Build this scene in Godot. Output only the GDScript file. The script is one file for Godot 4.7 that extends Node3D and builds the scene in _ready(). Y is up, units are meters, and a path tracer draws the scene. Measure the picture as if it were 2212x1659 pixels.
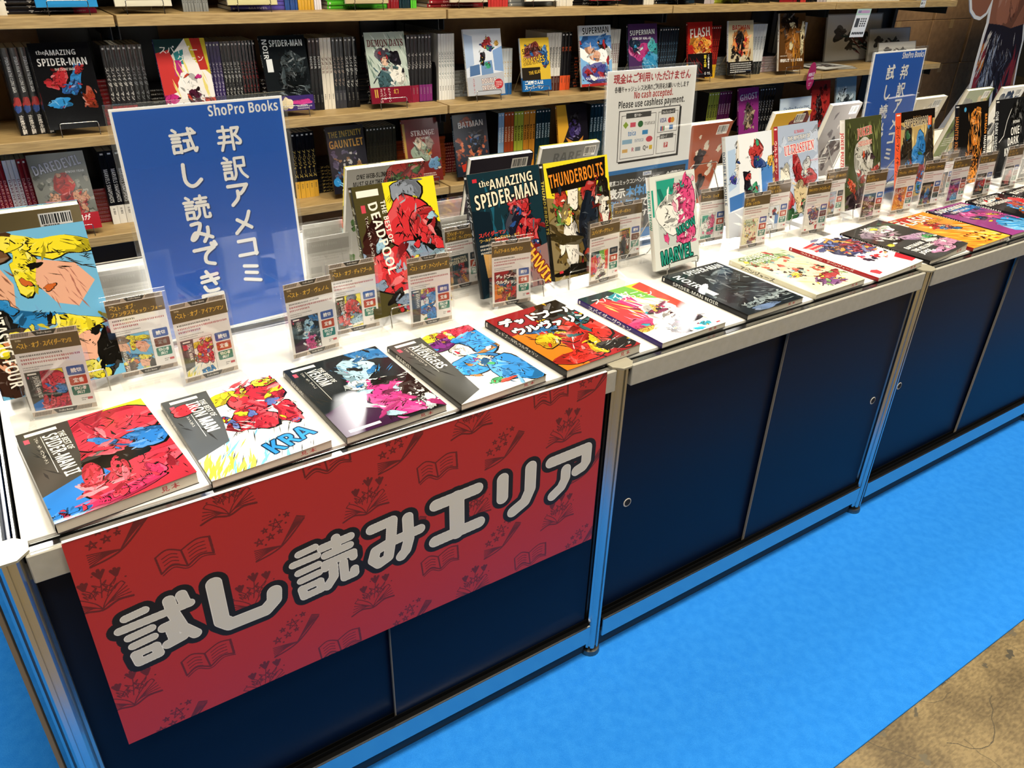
extends Node3D
# A comics booth: a long white display counter in front, wooden bookshelves behind, blue carpet.

const H := 0.767                 # height of the counter top
const SHELF_Z := -1.96           # front edge of the bookshelf boards
const ROWS := [1.226, 0.871, 0.538, 0.155]   # top faces of the shelf boards
const BREAKS := [-0.665, 0.532, 1.720, 2.918, 4.122, 5.305]

var rng := RandomNumberGenerator.new()
var used := {}
var mats := {}

func _ready() -> void:
	rng.seed = 77
	set_camera()
	set_light()
	paint_all()
	build_hall()
	build_counters()
	build_bookcases()
	build_banner()
	build_table_goods()
	build_shelf_goods()
	build_right_end()

# ------------------------------------------------------------------ camera, light
func set_camera() -> void:
	var c := Camera3D.new()
	c.name = "camera"
	c.fov = rad_to_deg(2.0 * atan(829.5 / 1671.24))
	c.position = Vector3(0.0973, 1.4415, 0.9568)
	c.rotation = Vector3(-0.513393, -0.595577, 0.028524)
	c.near = 0.05
	c.far = 60.0
	add_child(c)
	c.current = true

func set_light() -> void:
	var e := Environment.new()
	e.background_mode = Environment.BG_COLOR
	e.background_color = Color(0.0, 0.0, 0.0)
	e.tonemap_mode = Environment.TONE_MAPPER_LINEAR
	e.tonemap_exposure = 0.485
	e.sdfgi_enabled = true
	e.ssao_enabled = true
	e.ssil_enabled = true
	var w := WorldEnvironment.new()
	w.name = "world_environment"
	w.environment = e
	add_child(w)
	var warm := Color(1.0, 0.955, 0.87)
	var cool := Color(1.0, 0.985, 0.96)
	# ceiling panels of the hall
	for p in [[Vector3(0.5, 5.6, 0.9), 46.0, "above the banner end"], [Vector3(3.6, 5.6, 0.9), 46.0, "above the far end of the counter"], [Vector3(-1.4, 5.6, 2.6), 23.0, "over the aisle left of the camera"], [Vector3(2.4, 5.6, 3.0), 18.0, "over the aisle right of the camera"], [Vector3(2.2, 5.6, -2.2), 20.0, "above the bookcases"]]:
		ceiling_panel(p[0], 1.2, p[1], warm, p[2])
	# row of spotlights on a truss beyond the bookcases
	for p in [[Vector3(-0.13, 3.25, -4.3), "first from the banner end"], [Vector3(2.44, 3.25, -4.6), "second from the banner end"], [Vector3(5.08, 3.25, -4.55), "third from the banner end"], [Vector3(6.6, 3.25, -4.6), "fourth from the banner end"]]:
		truss_spot(p[0], Vector3(p[0].x * 0.42 + 0.2, H, -0.25), 84.0, cool, p[1])

func ceiling_panel(p: Vector3, s: float, energy: float, col: Color, where: String) -> void:
	var t := thing("ceiling_light", "square white light panel under the hall ceiling " + where, "lamp", "hall ceiling lights", p)
	var q := st()
	cbox(q, Vector3(0, 0.05, 0), Vector3(s + 0.06, 0.08, s + 0.06), 0.008)
	part(t, "housing", q, flat("lamp_housing", "#d8d8d4", 0.5))
	q = st()
	cbox(q, Vector3(0, 0.005, 0), Vector3(s, 0.012, s), 0.002)
	part(t, "diffuser", q, glow("lamp_glow", col, 2.0))
	var a := AreaLight3D.new()
	a.name = "panel_light"
	a.area_size = Vector2(s, s)
	a.light_energy = energy
	a.light_color = col
	a.area_range = 30.0
	a.area_attenuation = 2.0
	a.shadow_enabled = true
	a.position = p + Vector3(0, -0.01, 0)
	a.rotation = Vector3(-PI / 2, 0, 0)
	add_child(a)

func truss_spot(p: Vector3, aim: Vector3, energy: float, col: Color, where: String) -> void:
	var t := thing("spotlight", "black stage spotlight high beyond the bookcases, " + where, "lamp", "truss spotlights", p)
	t.look_at_from_position(p, aim, Vector3.UP)
	var q := st()
	lathe(q, [[0.0, 0.30], [0.075, 0.29], [0.09, 0.2], [0.1, 0.0], [0.095, 0.0]], 20, Transform3D(Basis(Vector3.RIGHT, PI / 2), Vector3.ZERO))
	part(t, "housing", q, flat("lamp_black", "#151515", 0.5))
	q = st()
	lathe(q, [[0.0, 0.006], [0.09, 0.006], [0.09, 0.012]], 20, Transform3D(Basis(Vector3.RIGHT, PI / 2), Vector3.ZERO))
	part(t, "lens_glow", q, glow("spot_glow", col, 8.0))
	var s := SpotLight3D.new()
	s.name = "spot_light"
	s.light_energy = energy
	s.light_color = col
	s.light_size = 0.09
	s.spot_angle = 34.0
	s.spot_angle_attenuation = 0.8
	s.spot_range = 30.0
	s.spot_attenuation = 2.0
	s.shadow_enabled = true
	add_child(s)
	s.look_at_from_position(p + (aim - p).normalized() * 0.03, aim, Vector3.UP)

# ------------------------------------------------------------------ nodes and materials
func numbered(n: String) -> String:
	if not used.has(n):
		used[n] = 0
		return n
	used[n] += 1
	return "%s_%03d" % [n, used[n]]

func thing(called: String, label: String, category: String, group := "", at := Vector3.ZERO) -> Node3D:
	var o := Node3D.new()
	o.name = numbered(called)
	add_child(o)
	o.position = at
	tag(o, label, category, group)
	return o

func tag(o: Node3D, label: String, category := "", group := "", kind := "") -> void:
	o.set_meta("label", label)
	if category:
		o.set_meta("category", category)
	if group:
		o.set_meta("group", group)
	if kind:
		o.set_meta("kind", kind)

func part(parent: Node3D, called: String, q, m: Material, at := Transform3D.IDENTITY) -> MeshInstance3D:
	var o := MeshInstance3D.new()
	o.name = called
	o.mesh = q.commit() if q is SurfaceTool else q
	o.material_override = m
	o.transform = at
	parent.add_child(o, true)
	return o

func structure(called: String, q: SurfaceTool, m: Material, label: String) -> MeshInstance3D:
	var o := part(self, numbered(called), q, m)
	tag(o, label, "", "", "structure")
	return o

func flat(key: String, hex: String, rough := 0.6, metal := 0.0, spec := 0.5) -> StandardMaterial3D:
	if not mats.has(key):
		var m := StandardMaterial3D.new()
		m.resource_name = key
		m.albedo_color = Color(hex)
		m.roughness = rough
		m.metallic = metal
		m.metallic_specular = spec
		mats[key] = m
	return mats[key]

func glow(key: String, col: Color, power: float) -> StandardMaterial3D:
	var m := flat(key, "#ffffff", 0.5)
	m.emission_enabled = true
	m.emission = col
	m.emission_energy_multiplier = power
	return m

func clear_plastic() -> StandardMaterial3D:
	var m := flat("clear_acrylic", "#f4fbf8", 0.03)
	m.transparency = BaseMaterial3D.TRANSPARENCY_ALPHA
	m.albedo_color.a = 0.006
	return m

func noisy(key: String, low: String, high: String, rough: float, scale: Vector3, freq := 0.02, octaves := 4, bump := 0.0, seed_ := 3) -> StandardMaterial3D:
	if mats.has(key):
		return mats[key]
	var n := FastNoiseLite.new()
	n.seed = seed_
	n.frequency = freq
	n.fractal_octaves = octaves
	var im := n.get_seamless_image(512, 512)
	im.convert(Image.FORMAT_RGB8)
	var a := Color(low)
	var b := Color(high)
	var src := im.get_data()
	var out := PackedByteArray()
	out.resize(src.size())
	for i in range(0, src.size(), 3):
		var f := src[i] / 255.0
		out[i] = int(lerpf(a.r, b.r, f) * 255.0)
		out[i + 1] = int(lerpf(a.g, b.g, f) * 255.0)
		out[i + 2] = int(lerpf(a.b, b.b, f) * 255.0)
	var m := flat(key, "#ffffff", rough)
	m.albedo_texture = ImageTexture.create_from_image(Image.create_from_data(512, 512, false, Image.FORMAT_RGB8, out))
	m.uv1_triplanar = true
	m.uv1_world_triplanar = true
	m.uv1_scale = scale
	if bump > 0.0:
		m.heightmap_enabled = true
		m.heightmap_texture = ImageTexture.create_from_image(im)
		m.heightmap_scale = bump
	return m

# ------------------------------------------------------------------ shapes
func st() -> SurfaceTool:
	var s := SurfaceTool.new()
	s.begin(Mesh.PRIMITIVE_TRIANGLES)
	return s

# a convex face; its winding follows the direction it looks to
func face(s: SurfaceTool, p: Array, look: Vector3, uv: Array = [], normals: Array = []) -> void:
	var n: Vector3 = ((p[2] as Vector3) - p[0]).cross((p[1] as Vector3) - p[0])
	var order := range(p.size())
	if n.dot(look) < 0.0:
		order.reverse()
		n = -n
	n = n.normalized()
	for k in range(1, order.size() - 1):
		for i in [order[0], order[k], order[k + 1]]:
			s.set_normal(normals[i] if normals.size() > 0 else n)
			if uv.size() > 0:
				s.set_uv(uv[i])
			else:
				s.set_uv(Vector2.ZERO)
			s.add_vertex(p[i])

func cbox(s: SurfaceTool, c: Vector3, size: Vector3, b := 0.001, x := Transform3D.IDENTITY) -> void:
	var h := size * 0.5
	b = minf(b, minf(h.x, minf(h.y, h.z)) * 0.49)
	for a in 3:
		var u := (a + 1) % 3
		var v := (a + 2) % 3
		for sg in [-1.0, 1.0]:
			var p := []
			for k in [[-1, -1], [1, -1], [1, 1], [-1, 1]]:
				var q := Vector3.ZERO
				q[a] = sg * h[a]
				q[u] = k[0] * (h[u] - b)
				q[v] = k[1] * (h[v] - b)
				p.append(x * (c + q))
			var d := Vector3.ZERO
			d[a] = sg
			face(s, p, x.basis * d)
			for sv in [-1.0, 1.0]:
				# the chamfer between the faces a and u
				var e := []
				for k in [[1, 0, -1], [1, 0, 1], [0, 1, 1], [0, 1, -1]]:
					var q := Vector3.ZERO
					q[a] = sg * (h[a] - (0.0 if k[0] else b))
					q[u] = sv * (h[u] - (b if k[0] else 0.0))
					q[v] = k[2] * (h[v] - b)
					e.append(x * (c + q))
				d = Vector3.ZERO
				d[a] = sg
				d[u] = sv
				face(s, e, x.basis * d)
	for i in [-1.0, 1.0]:
		for j in [-1.0, 1.0]:
			for k in [-1.0, 1.0]:
				var d := Vector3(i, j, k)
				var p := []
				for a in 3:
					var q := Vector3(i * (h.x - b), j * (h.y - b), k * (h.z - b))
					q[a] = d[a] * h[a]
					p.append(x * (c + q))
				face(s, p, x.basis * d)

func tube(s: SurfaceTool, pts: Array, r: float, sides := 7) -> void:
	var rings := []
	var up := Vector3(0.31, 0.83, 0.46).normalized()
	for i in pts.size():
		var d: Vector3 = ((pts[mini(i + 1, pts.size() - 1)] as Vector3) - pts[maxi(i - 1, 0)]).normalized()
		var a := d.cross(up).normalized()
		var b := d.cross(a).normalized()
		var ring := []
		for k in sides:
			var t := TAU * k / sides
			ring.append([pts[i] + (a * cos(t) + b * sin(t)) * r, a * cos(t) + b * sin(t)])
		rings.append(ring)
	for i in pts.size() - 1:
		for k in sides:
			var q := [rings[i][k], rings[i][(k + 1) % sides], rings[i + 1][(k + 1) % sides], rings[i + 1][k]]
			face(s, [q[0][0], q[1][0], q[2][0], q[3][0]], q[0][1] + q[1][1], [], [q[0][1], q[1][1], q[2][1], q[3][1]])
	for e in [0, pts.size() - 1]:
		var cap := []
		for k in sides:
			cap.append(rings[e][k][0])
		face(s, cap, (pts[e] as Vector3) - pts[1 if e == 0 else e - 1])

# round the corners of a polyline
func bent(pts: Array, r: float) -> Array:
	var out := [pts[0]]
	for i in range(1, pts.size() - 1):
		var a: Vector3 = ((pts[i - 1] as Vector3) - pts[i])
		var b: Vector3 = ((pts[i + 1] as Vector3) - pts[i])
		var k := minf(r, minf(a.length(), b.length()) * 0.45)
		var p0: Vector3 = pts[i] + a.normalized() * k
		var p2: Vector3 = pts[i] + b.normalized() * k
		for t in [0.0, 0.33, 0.67, 1.0]:
			out.append(p0.lerp(pts[i], t).lerp((pts[i] as Vector3).lerp(p2, t), t))
	out.append(pts[-1])
	return out

func lathe(s: SurfaceTool, prof: Array, n: int, x := Transform3D.IDENTITY) -> void:
	for i in prof.size() - 1:
		for k in n:
			var p := []
			var dirs := []
			for c in [[i, k], [i, k + 1], [i + 1, k + 1], [i + 1, k]]:
				var t: float = TAU * c[1] / n
				p.append(x * Vector3(prof[c[0]][0] * cos(t), prof[c[0]][1], prof[c[0]][0] * sin(t)))
			var mid: float = TAU * (k + 0.5) / n
			var dr: float = prof[i + 1][0] - prof[i][0]
			var dy: float = prof[i + 1][1] - prof[i][1]
			var look := Vector3(cos(mid) * dy, -dr, sin(mid) * dy)
			if look.dot(Vector3(cos(mid), 0, sin(mid))) < -0.0001 or (absf(dy) < 0.00001 and i == 0 and look.y < 0):
				look = -look
			if p[0].is_equal_approx(p[1]):
				p.remove_at(1)
			elif p[2].is_equal_approx(p[3]):
				p.remove_at(3)
			face(s, p, x.basis * look)

# a flat outline in x and y pushed from z0 to z1
func prism(s: SurfaceTool, outline: PackedVector2Array, z0: float, z1: float, x := Transform3D.IDENTITY, uvs: Array = [], back_uv := Vector2.ZERO) -> void:
	var ids := Geometry2D.triangulate_polygon(outline)
	for sg in [1, 0]:
		var z := z1 if sg else z0
		for i in range(0, ids.size(), 3):
			var p := []
			var u := []
			for k in 3:
				var v := outline[ids[i + k]]
				p.append(x * Vector3(v.x, v.y, z))
				u.append(uvs[ids[i + k]] if uvs.size() and sg else back_uv)
			face(s, p, x.basis * Vector3(0, 0, 1 if sg else -1), u)
	var area := 0.0
	for i in outline.size():
		area += outline[i].cross(outline[(i + 1) % outline.size()])
	for i in outline.size():
		var a := outline[i]
		var b := outline[(i + 1) % outline.size()]
		var n := Vector3(b.y - a.y, a.x - b.x, 0) * signf(area)
		face(s, [x * Vector3(a.x, a.y, z0), x * Vector3(b.x, b.y, z0), x * Vector3(b.x, b.y, z1), x * Vector3(a.x, a.y, z1)], x.basis * n, [back_uv, back_uv, back_uv, back_uv])
# ------------------------------------------------------------------ printing: pictures drawn with polygons and strokes
class Canvas:
	var im: Image
	var w: int
	var h: int
	var k: float            # pixels per unit; a picture is 100 units wide
	var high: float
	var rnd := RandomNumberGenerator.new()
	var face_of: Callable
	var strokes_of: Callable

	func start(width: int, height: int, back: Color, sd: int) -> void:
		w = width
		h = height
		k = w / 100.0
		high = h / k
		im = Image.create(w, h, false, Image.FORMAT_RGB8)
		im.fill(back)
		rnd.seed = sd

	func rect(x: float, y: float, ww: float, hh: float, c: Color) -> void:
		im.fill_rect(Rect2i(roundi(x * k), roundi(y * k), maxi(1, roundi(ww * k)), maxi(1, roundi(hh * k))), c)

	func poly(pts: PackedVector2Array, c: Color) -> void:
		var n := pts.size()
		var lo := 1e9
		var hi := -1e9
		for p in pts:
			lo = minf(lo, p.y)
			hi = maxf(hi, p.y)
		for row in range(maxi(0, floori(lo * k)), mini(h, ceili(hi * k) + 1)):
			var y := (row + 0.5) / k
			var xs := PackedFloat32Array()
			var a := pts[n - 1]
			for b in pts:
				if (a.y > y) != (b.y > y):
					xs.append(a.x + (y - a.y) / (b.y - a.y) * (b.x - a.x))
				a = b
			if xs.size() > 2:
				xs.sort()
			elif xs.size() == 2 and xs[0] > xs[1]:
				xs.reverse()
			for i in range(0, xs.size() - 1, 2):
				var x0 := roundi(xs[i] * k)
				var x1 := roundi(xs[i + 1] * k)
				if x1 > x0:
					im.fill_rect(Rect2i(x0, row, x1 - x0, 1), c)

	func disc(x: float, y: float, rx: float, ry: float, c: Color, rot := 0.0) -> void:
		var n := 8 if rx * k < 4.0 else 22
		var p := PackedVector2Array()
		for i in n:
			p.append(Vector2(x, y) + Vector2(cos(TAU * i / n) * rx, sin(TAU * i / n) * ry).rotated(rot))
		poly(p, c)

	func line(pts: Array, wd: float, c: Color, ends := true) -> void:
		for i in pts.size() - 1:
			var a: Vector2 = pts[i]
			var b: Vector2 = pts[i + 1]
			if a.is_equal_approx(b):
				continue
			var n := (b - a).orthogonal().normalized() * wd * 0.5
			poly(PackedVector2Array([a + n, b + n, b - n, a - n]), c)
		if wd * k > 2.0:
			for i in pts.size():
				if ends or (i > 0 and i < pts.size() - 1):
					disc(pts[i].x, pts[i].y, wd * 0.5, wd * 0.5, c)

	func blob(c: Color, x: float, y: float, rx: float, ry: float, rot: float, jag: float, ink := 0.0) -> void:
		var n := 26
		var p := PackedVector2Array()
		var ph := [rnd.randf() * TAU, rnd.randf() * TAU, rnd.randf() * TAU]
		for i in n:
			var t := TAU * i / n
			var r := 1.0 + jag * (0.45 * sin(2.0 * t + ph[0]) + 0.3 * sin(3.0 * t + ph[1]) + 0.25 * sin(5.0 * t + ph[2]) + rnd.randf_range(-0.2, 0.2))
			p.append(Vector2(x, y) + Vector2(cos(t) * rx * r, sin(t) * ry * r).rotated(deg_to_rad(rot)))
		if ink > 0.0:
			var big := PackedVector2Array()
			for q in p:
				big.append(Vector2(x, y) + (q - Vector2(x, y)) * (1.0 + ink / maxf(rx, ry)) + Vector2(ink * 0.3, ink * 0.3))
			poly(big, Color("#15120f"))
		poly(p, c)
		var size := sqrt(rx * ry)
		if size < 4.0:
			return
		# tone and pen work inside the shape, as comics are drawn
		var mid := Vector2(x, y)
		var lead := rnd.randi() % n
		for tone in 2:
			var q := PackedVector2Array()
			var s0 := (lead + tone * n / 2) % n
			var span := rnd.randi_range(7, 11)
			for i in span:
				q.append(mid + (p[(s0 + i) % n] - mid) * 0.97)
			for i in span:
				q.append(mid + (p[(s0 + span - 1 - i) % n] - mid) * (0.97 - rnd.randf_range(0.25, 0.5) * sin(PI * (i + 0.5) / span)))
			poly(q, c.darkened(0.28) if tone == 0 else c.lightened(0.16))
		var marks := clampi(int(size * (1.3 if ink > 0.0 else 0.8)), 5, 30)
		for i in marks:
			var e := p[rnd.randi() % n]
			var a := mid + (e - mid) * rnd.randf_range(0.35, 1.0)
			var dir := ((mid - a).normalized().rotated(rnd.randf_range(-0.9, 0.9))) * size * rnd.randf_range(0.15, 0.45)
			var nn := dir.orthogonal().normalized() * size * rnd.randf_range(0.01, 0.035)
			var col := Color("#15120f") if ink > 0.0 and i % 4 else (c.darkened(0.4) if i % 2 else c.lightened(0.22))
			poly(PackedVector2Array([a, a + dir * 0.5 + nn + dir.orthogonal() * 0.1, a + dir, a + dir * 0.5 - nn + dir.orthogonal() * 0.1]), col)

	func latin(text: String, at: Vector2, size: float, c: Color, fit := 0.0, font := 0, rot := 0.0, ring := 0.0, ring_c := Color.BLACK) -> void:
		var wide := 0.0
		for ch in text:
			wide += face_of.call(ch, font).wide
		var sx := size if fit <= 0.0 or wide <= 0.0 else fit / wide
		var x := Transform2D(deg_to_rad(rot), at)
		for pas in ([1, 0] if ring > 0.0 else [0]):
			var offs := [Vector2.ZERO]
			if pas:
				offs = []
				for i in 8:
					offs.append(Vector2(ring, 0).rotated(TAU * i / 8))
			for o in offs:
				var pen := 0.0
				for ch in text:
					var g: Dictionary = face_of.call(ch, font)
					var tri: PackedVector2Array = g.tris
					for i in range(0, tri.size(), 3):
						var p := PackedVector2Array()
						for j in 3:
							p.append(x * Vector2(pen + tri[i + j].x * sx, -tri[i + j].y * size) + o)
						poly(p, ring_c if pas else c)
					pen += g.wide * sx

	func kana(text: String, at: Vector2, size: float, c: Color, weight := 0.1, vertical := false, rot := 0.0, ring := 0.0, ring_c := Color.BLACK, squeeze := 1.0, step := 1.0) -> void:
		var x := Transform2D(deg_to_rad(rot), at)
		for pas in ([1, 0] if ring > 0.0 else [0]):
			var pen := 0.0
			for ch in text:
				var code := ch.unicode_at(0)
				if code < 0x250:
					var g: Dictionary = face_of.call(ch, 0)
					if not pas and ch != " ":
						if vertical:
							latin(ch, x * Vector2(size * (0.5 - g.wide * 0.5), pen + size * 0.85), size, c, 0.0, 0, rot)
						else:
							latin(ch, x * Vector2(pen, size * 0.86), size, c, g.wide * size * squeeze, 0, rot)
					pen += size if vertical else (g.wide * size if ch != " " else size * 0.35) * squeeze
					continue
				for s in strokes_of.call(ch, vertical):
					var q := []
					for v in s:
						q.append(x * (Vector2(v.x * size * squeeze, pen + v.y * size) if vertical else Vector2(pen + v.x * size * squeeze, v.y * size)))
					line(q, weight * size + (ring * 2.0 if pas else 0.0), ring_c if pas else c)
				pen += (size if vertical else size * squeeze) * step

	# marks too small to read: rows of short strokes
	func fine_print(x: float, y: float, ww: float, rows: int, gap: float, c: Color) -> void:
		for r in rows:
			var p := x
			var stop := x + ww * (1.0 if r < rows - 1 else rnd.randf_range(0.4, 0.8))
			while p < stop:
				var d := rnd.randf_range(0.35, 0.9) * gap * 0.55
				for q in 2:
					rect(p, y + r * gap + q * gap * 0.3, d, gap * 0.16, c)
				rect(p + d * rnd.randf_range(0.1, 0.8), y + r * gap, gap * 0.12, gap * 0.55, c)
				p += d + gap * 0.18

	func bars(x: float, y: float, ww: float, hh: float) -> void:
		rect(x, y, ww, hh, Color("#f2efe8"))
		var p := x + ww * 0.06
		while p < x + ww * 0.94:
			var d := rnd.randf_range(0.012, 0.045) * ww
			rect(p, y + hh * 0.1, d, hh * 0.66, Color("#1b1b1b"))
			p += d + rnd.randf_range(0.015, 0.05) * ww
		fine_print(x + ww * 0.1, y + hh * 0.82, ww * 0.8, 1, hh * 0.2, Color("#444444"))

	# more shapes and pen work over the large shapes drawn so far
	func busy(done: Array, amount: int) -> void:
		if done.is_empty():
			return
		for i in amount:
			var a: Array = done[rnd.randi() % done.size()]
			var own := Color(a[1])
			var other := Color(done[rnd.randi() % done.size()][1])
			var pos := Vector2(rnd.randf_range(-1.0, 1.0) * a[4], rnd.randf_range(-1.0, 1.0) * a[5]).rotated(deg_to_rad(a[6] if a.size() > 6 else 0.0)) + Vector2(a[2], a[3])
			var r: float = sqrt(a[4] * a[5]) * rnd.randf_range(0.14, 0.4)
			match i % 5:
				0: blob(other, pos.x, pos.y, r, r * rnd.randf_range(0.3, 0.7), rnd.randf() * 180.0, 0.45, 0.7)
				1: blob(own.darkened(rnd.randf_range(0.1, 0.5)), pos.x, pos.y, r * 1.2, r * 0.35, rnd.randf() * 180.0, 0.5)
				2: blob(own.lightened(rnd.randf_range(0.1, 0.4)), pos.x, pos.y, r, r * 0.3, rnd.randf() * 180.0, 0.5)
				_:
					var ang := rnd.randf() * TAU
					for h_ in rnd.randi_range(4, 9):
						var p := pos + Vector2.from_angle(ang + PI / 2) * h_ * rnd.randf_range(0.7, 1.2)
						var d := Vector2.from_angle(ang + rnd.randf_range(-0.15, 0.15)) * r * rnd.randf_range(0.5, 1.1)
						var nn := d.orthogonal().normalized() * rnd.randf_range(0.15, 0.45)
						poly(PackedVector2Array([p, p + d * 0.5 + nn, p + d, p + d * 0.5 - nn]), Color("#15120f"))

	func run(ops: Array) -> void:
		var done := []
		var lettered := not ops.any(func(o): return o[0] == "busy" or o[0] == "b")
		for o in ops:
			if o[0] == "b" and o[4] * o[5] > 30.0:
				done.append(o)
			if o[0] == "busy" or (not lettered and (o[0] == "t" or o[0] == "j")):
				if not lettered:
					busy(done, clampi(int(w / 3.4), 24, 130))
				lettered = true
				if o[0] == "busy":
					continue
			var c := Color(o[1]) if o[0] != "t" and o[0] != "j" else Color.WHITE
			match o[0]:
				"r": rect(o[2], o[3], o[4], o[5], c)
				"b": blob(c, o[2], o[3], o[4], o[5], o[6] if o.size() > 6 else 0.0, o[7] if o.size() > 7 else 0.25, o[8] if o.size() > 8 else 0.0)
				"p", "l":
					var src: Array = o[2] if o[0] == "p" else o[3]
					var pts := []
					for i in range(0, src.size(), 2):
						pts.append(Vector2(src[i], src[i + 1]))
					if o[0] == "p":
						poly(PackedVector2Array(pts), c)
					else:
						line(pts, o[2], c)
				"d": disc(o[2], o[3], o[4], o[5], c)
				"s":  # n streaks inside x y w h, length, width, angle
					for i in o[2]:
						var a := Vector2(o[3] + rnd.randf() * o[5], o[4] + rnd.randf() * o[6])
						var dir: Vector2 = Vector2.from_angle(deg_to_rad(o[9] + rnd.randf_range(-14, 14))) * o[7] * rnd.randf_range(0.4, 1.1)
						var nn: Vector2 = dir.orthogonal().normalized() * o[8] * rnd.randf_range(0.3, 1.0)
						poly(PackedVector2Array([a, a + dir * 0.5 + nn, a + dir, a + dir * 0.5 - nn]), c)
				"k":  # n specks
					for i in o[2]:
						var r: float = o[7] * rnd.randf_range(0.3, 1.2)
						blob(c, o[3] + rnd.randf() * o[5], o[4] + rnd.randf() * o[6], r, r * rnd.randf_range(0.5, 1.4), rnd.randf() * 180.0, 0.5)
				"t": latin(o[1], Vector2(o[2], o[3]), o[4], Color(o[5]), o[6] if o.size() > 6 else 0.0, o[7] if o.size() > 7 else 0, o[8] if o.size() > 8 else 0.0, o[9] if o.size() > 9 else 0.0, Color(o[10]) if o.size() > 10 else Color("#111111"))
				"j": kana(o[1], Vector2(o[2], o[3]), o[4], Color(o[5]), o[6] if o.size() > 6 else 0.1, o[7] if o.size() > 7 else false, o[8] if o.size() > 8 else 0.0, o[9] if o.size() > 9 else 0.0, Color(o[10]) if o.size() > 10 else Color("#111111"))
				"f": fine_print(o[2], o[3], o[4], o[5], o[6], c)
				"bar": bars(o[2], o[3], o[4], o[5])

var glyphs := {}
var fonts := []

func latin_face(ch: String, font: int) -> Dictionary:
	var key := ch + str(font)
	if glyphs.has(key):
		return glyphs[key]
	if fonts.is_empty():
		for f in [["Droid Sans", 700], ["Droid Serif", 700], ["Droid Sans", 400]]:
			var sf := SystemFont.new()
			sf.font_names = PackedStringArray([f[0]])
			sf.font_weight = f[1]
			fonts.append(sf)
	var tris := PackedVector2Array()
	var wide: float = fonts[font].get_string_size(ch, HORIZONTAL_ALIGNMENT_LEFT, -1, 64).x / 64.0
	if ch != " ":
		var t := TextMesh.new()
		t.font = fonts[font]
		t.text = ch
		t.font_size = 64
		t.pixel_size = 1.0 / 64.0
		t.depth = 0.2
		t.curve_step = 3.0
		t.horizontal_alignment = HORIZONTAL_ALIGNMENT_LEFT
		t.vertical_alignment = VERTICAL_ALIGNMENT_TOP
		var ar := t.get_mesh_arrays()
		var v: PackedVector3Array = ar[Mesh.ARRAY_VERTEX]
		var ix: PackedInt32Array = ar[Mesh.ARRAY_INDEX] if ar[Mesh.ARRAY_INDEX] != null else PackedInt32Array(range(v.size()))
		var up: float = fonts[font].get_ascent(64) / 64.0
		for i in range(0, ix.size() - 2, 3):
			if v[ix[i]].z > 0.05 and v[ix[i + 1]].z > 0.05 and v[ix[i + 2]].z > 0.05:
				for j in 3:
					tris.append(Vector2(v[ix[i + j]].x, v[ix[i + j]].y + up))
	glyphs[key] = {"tris": tris, "wide": wide}
	return glyphs[key]
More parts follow.
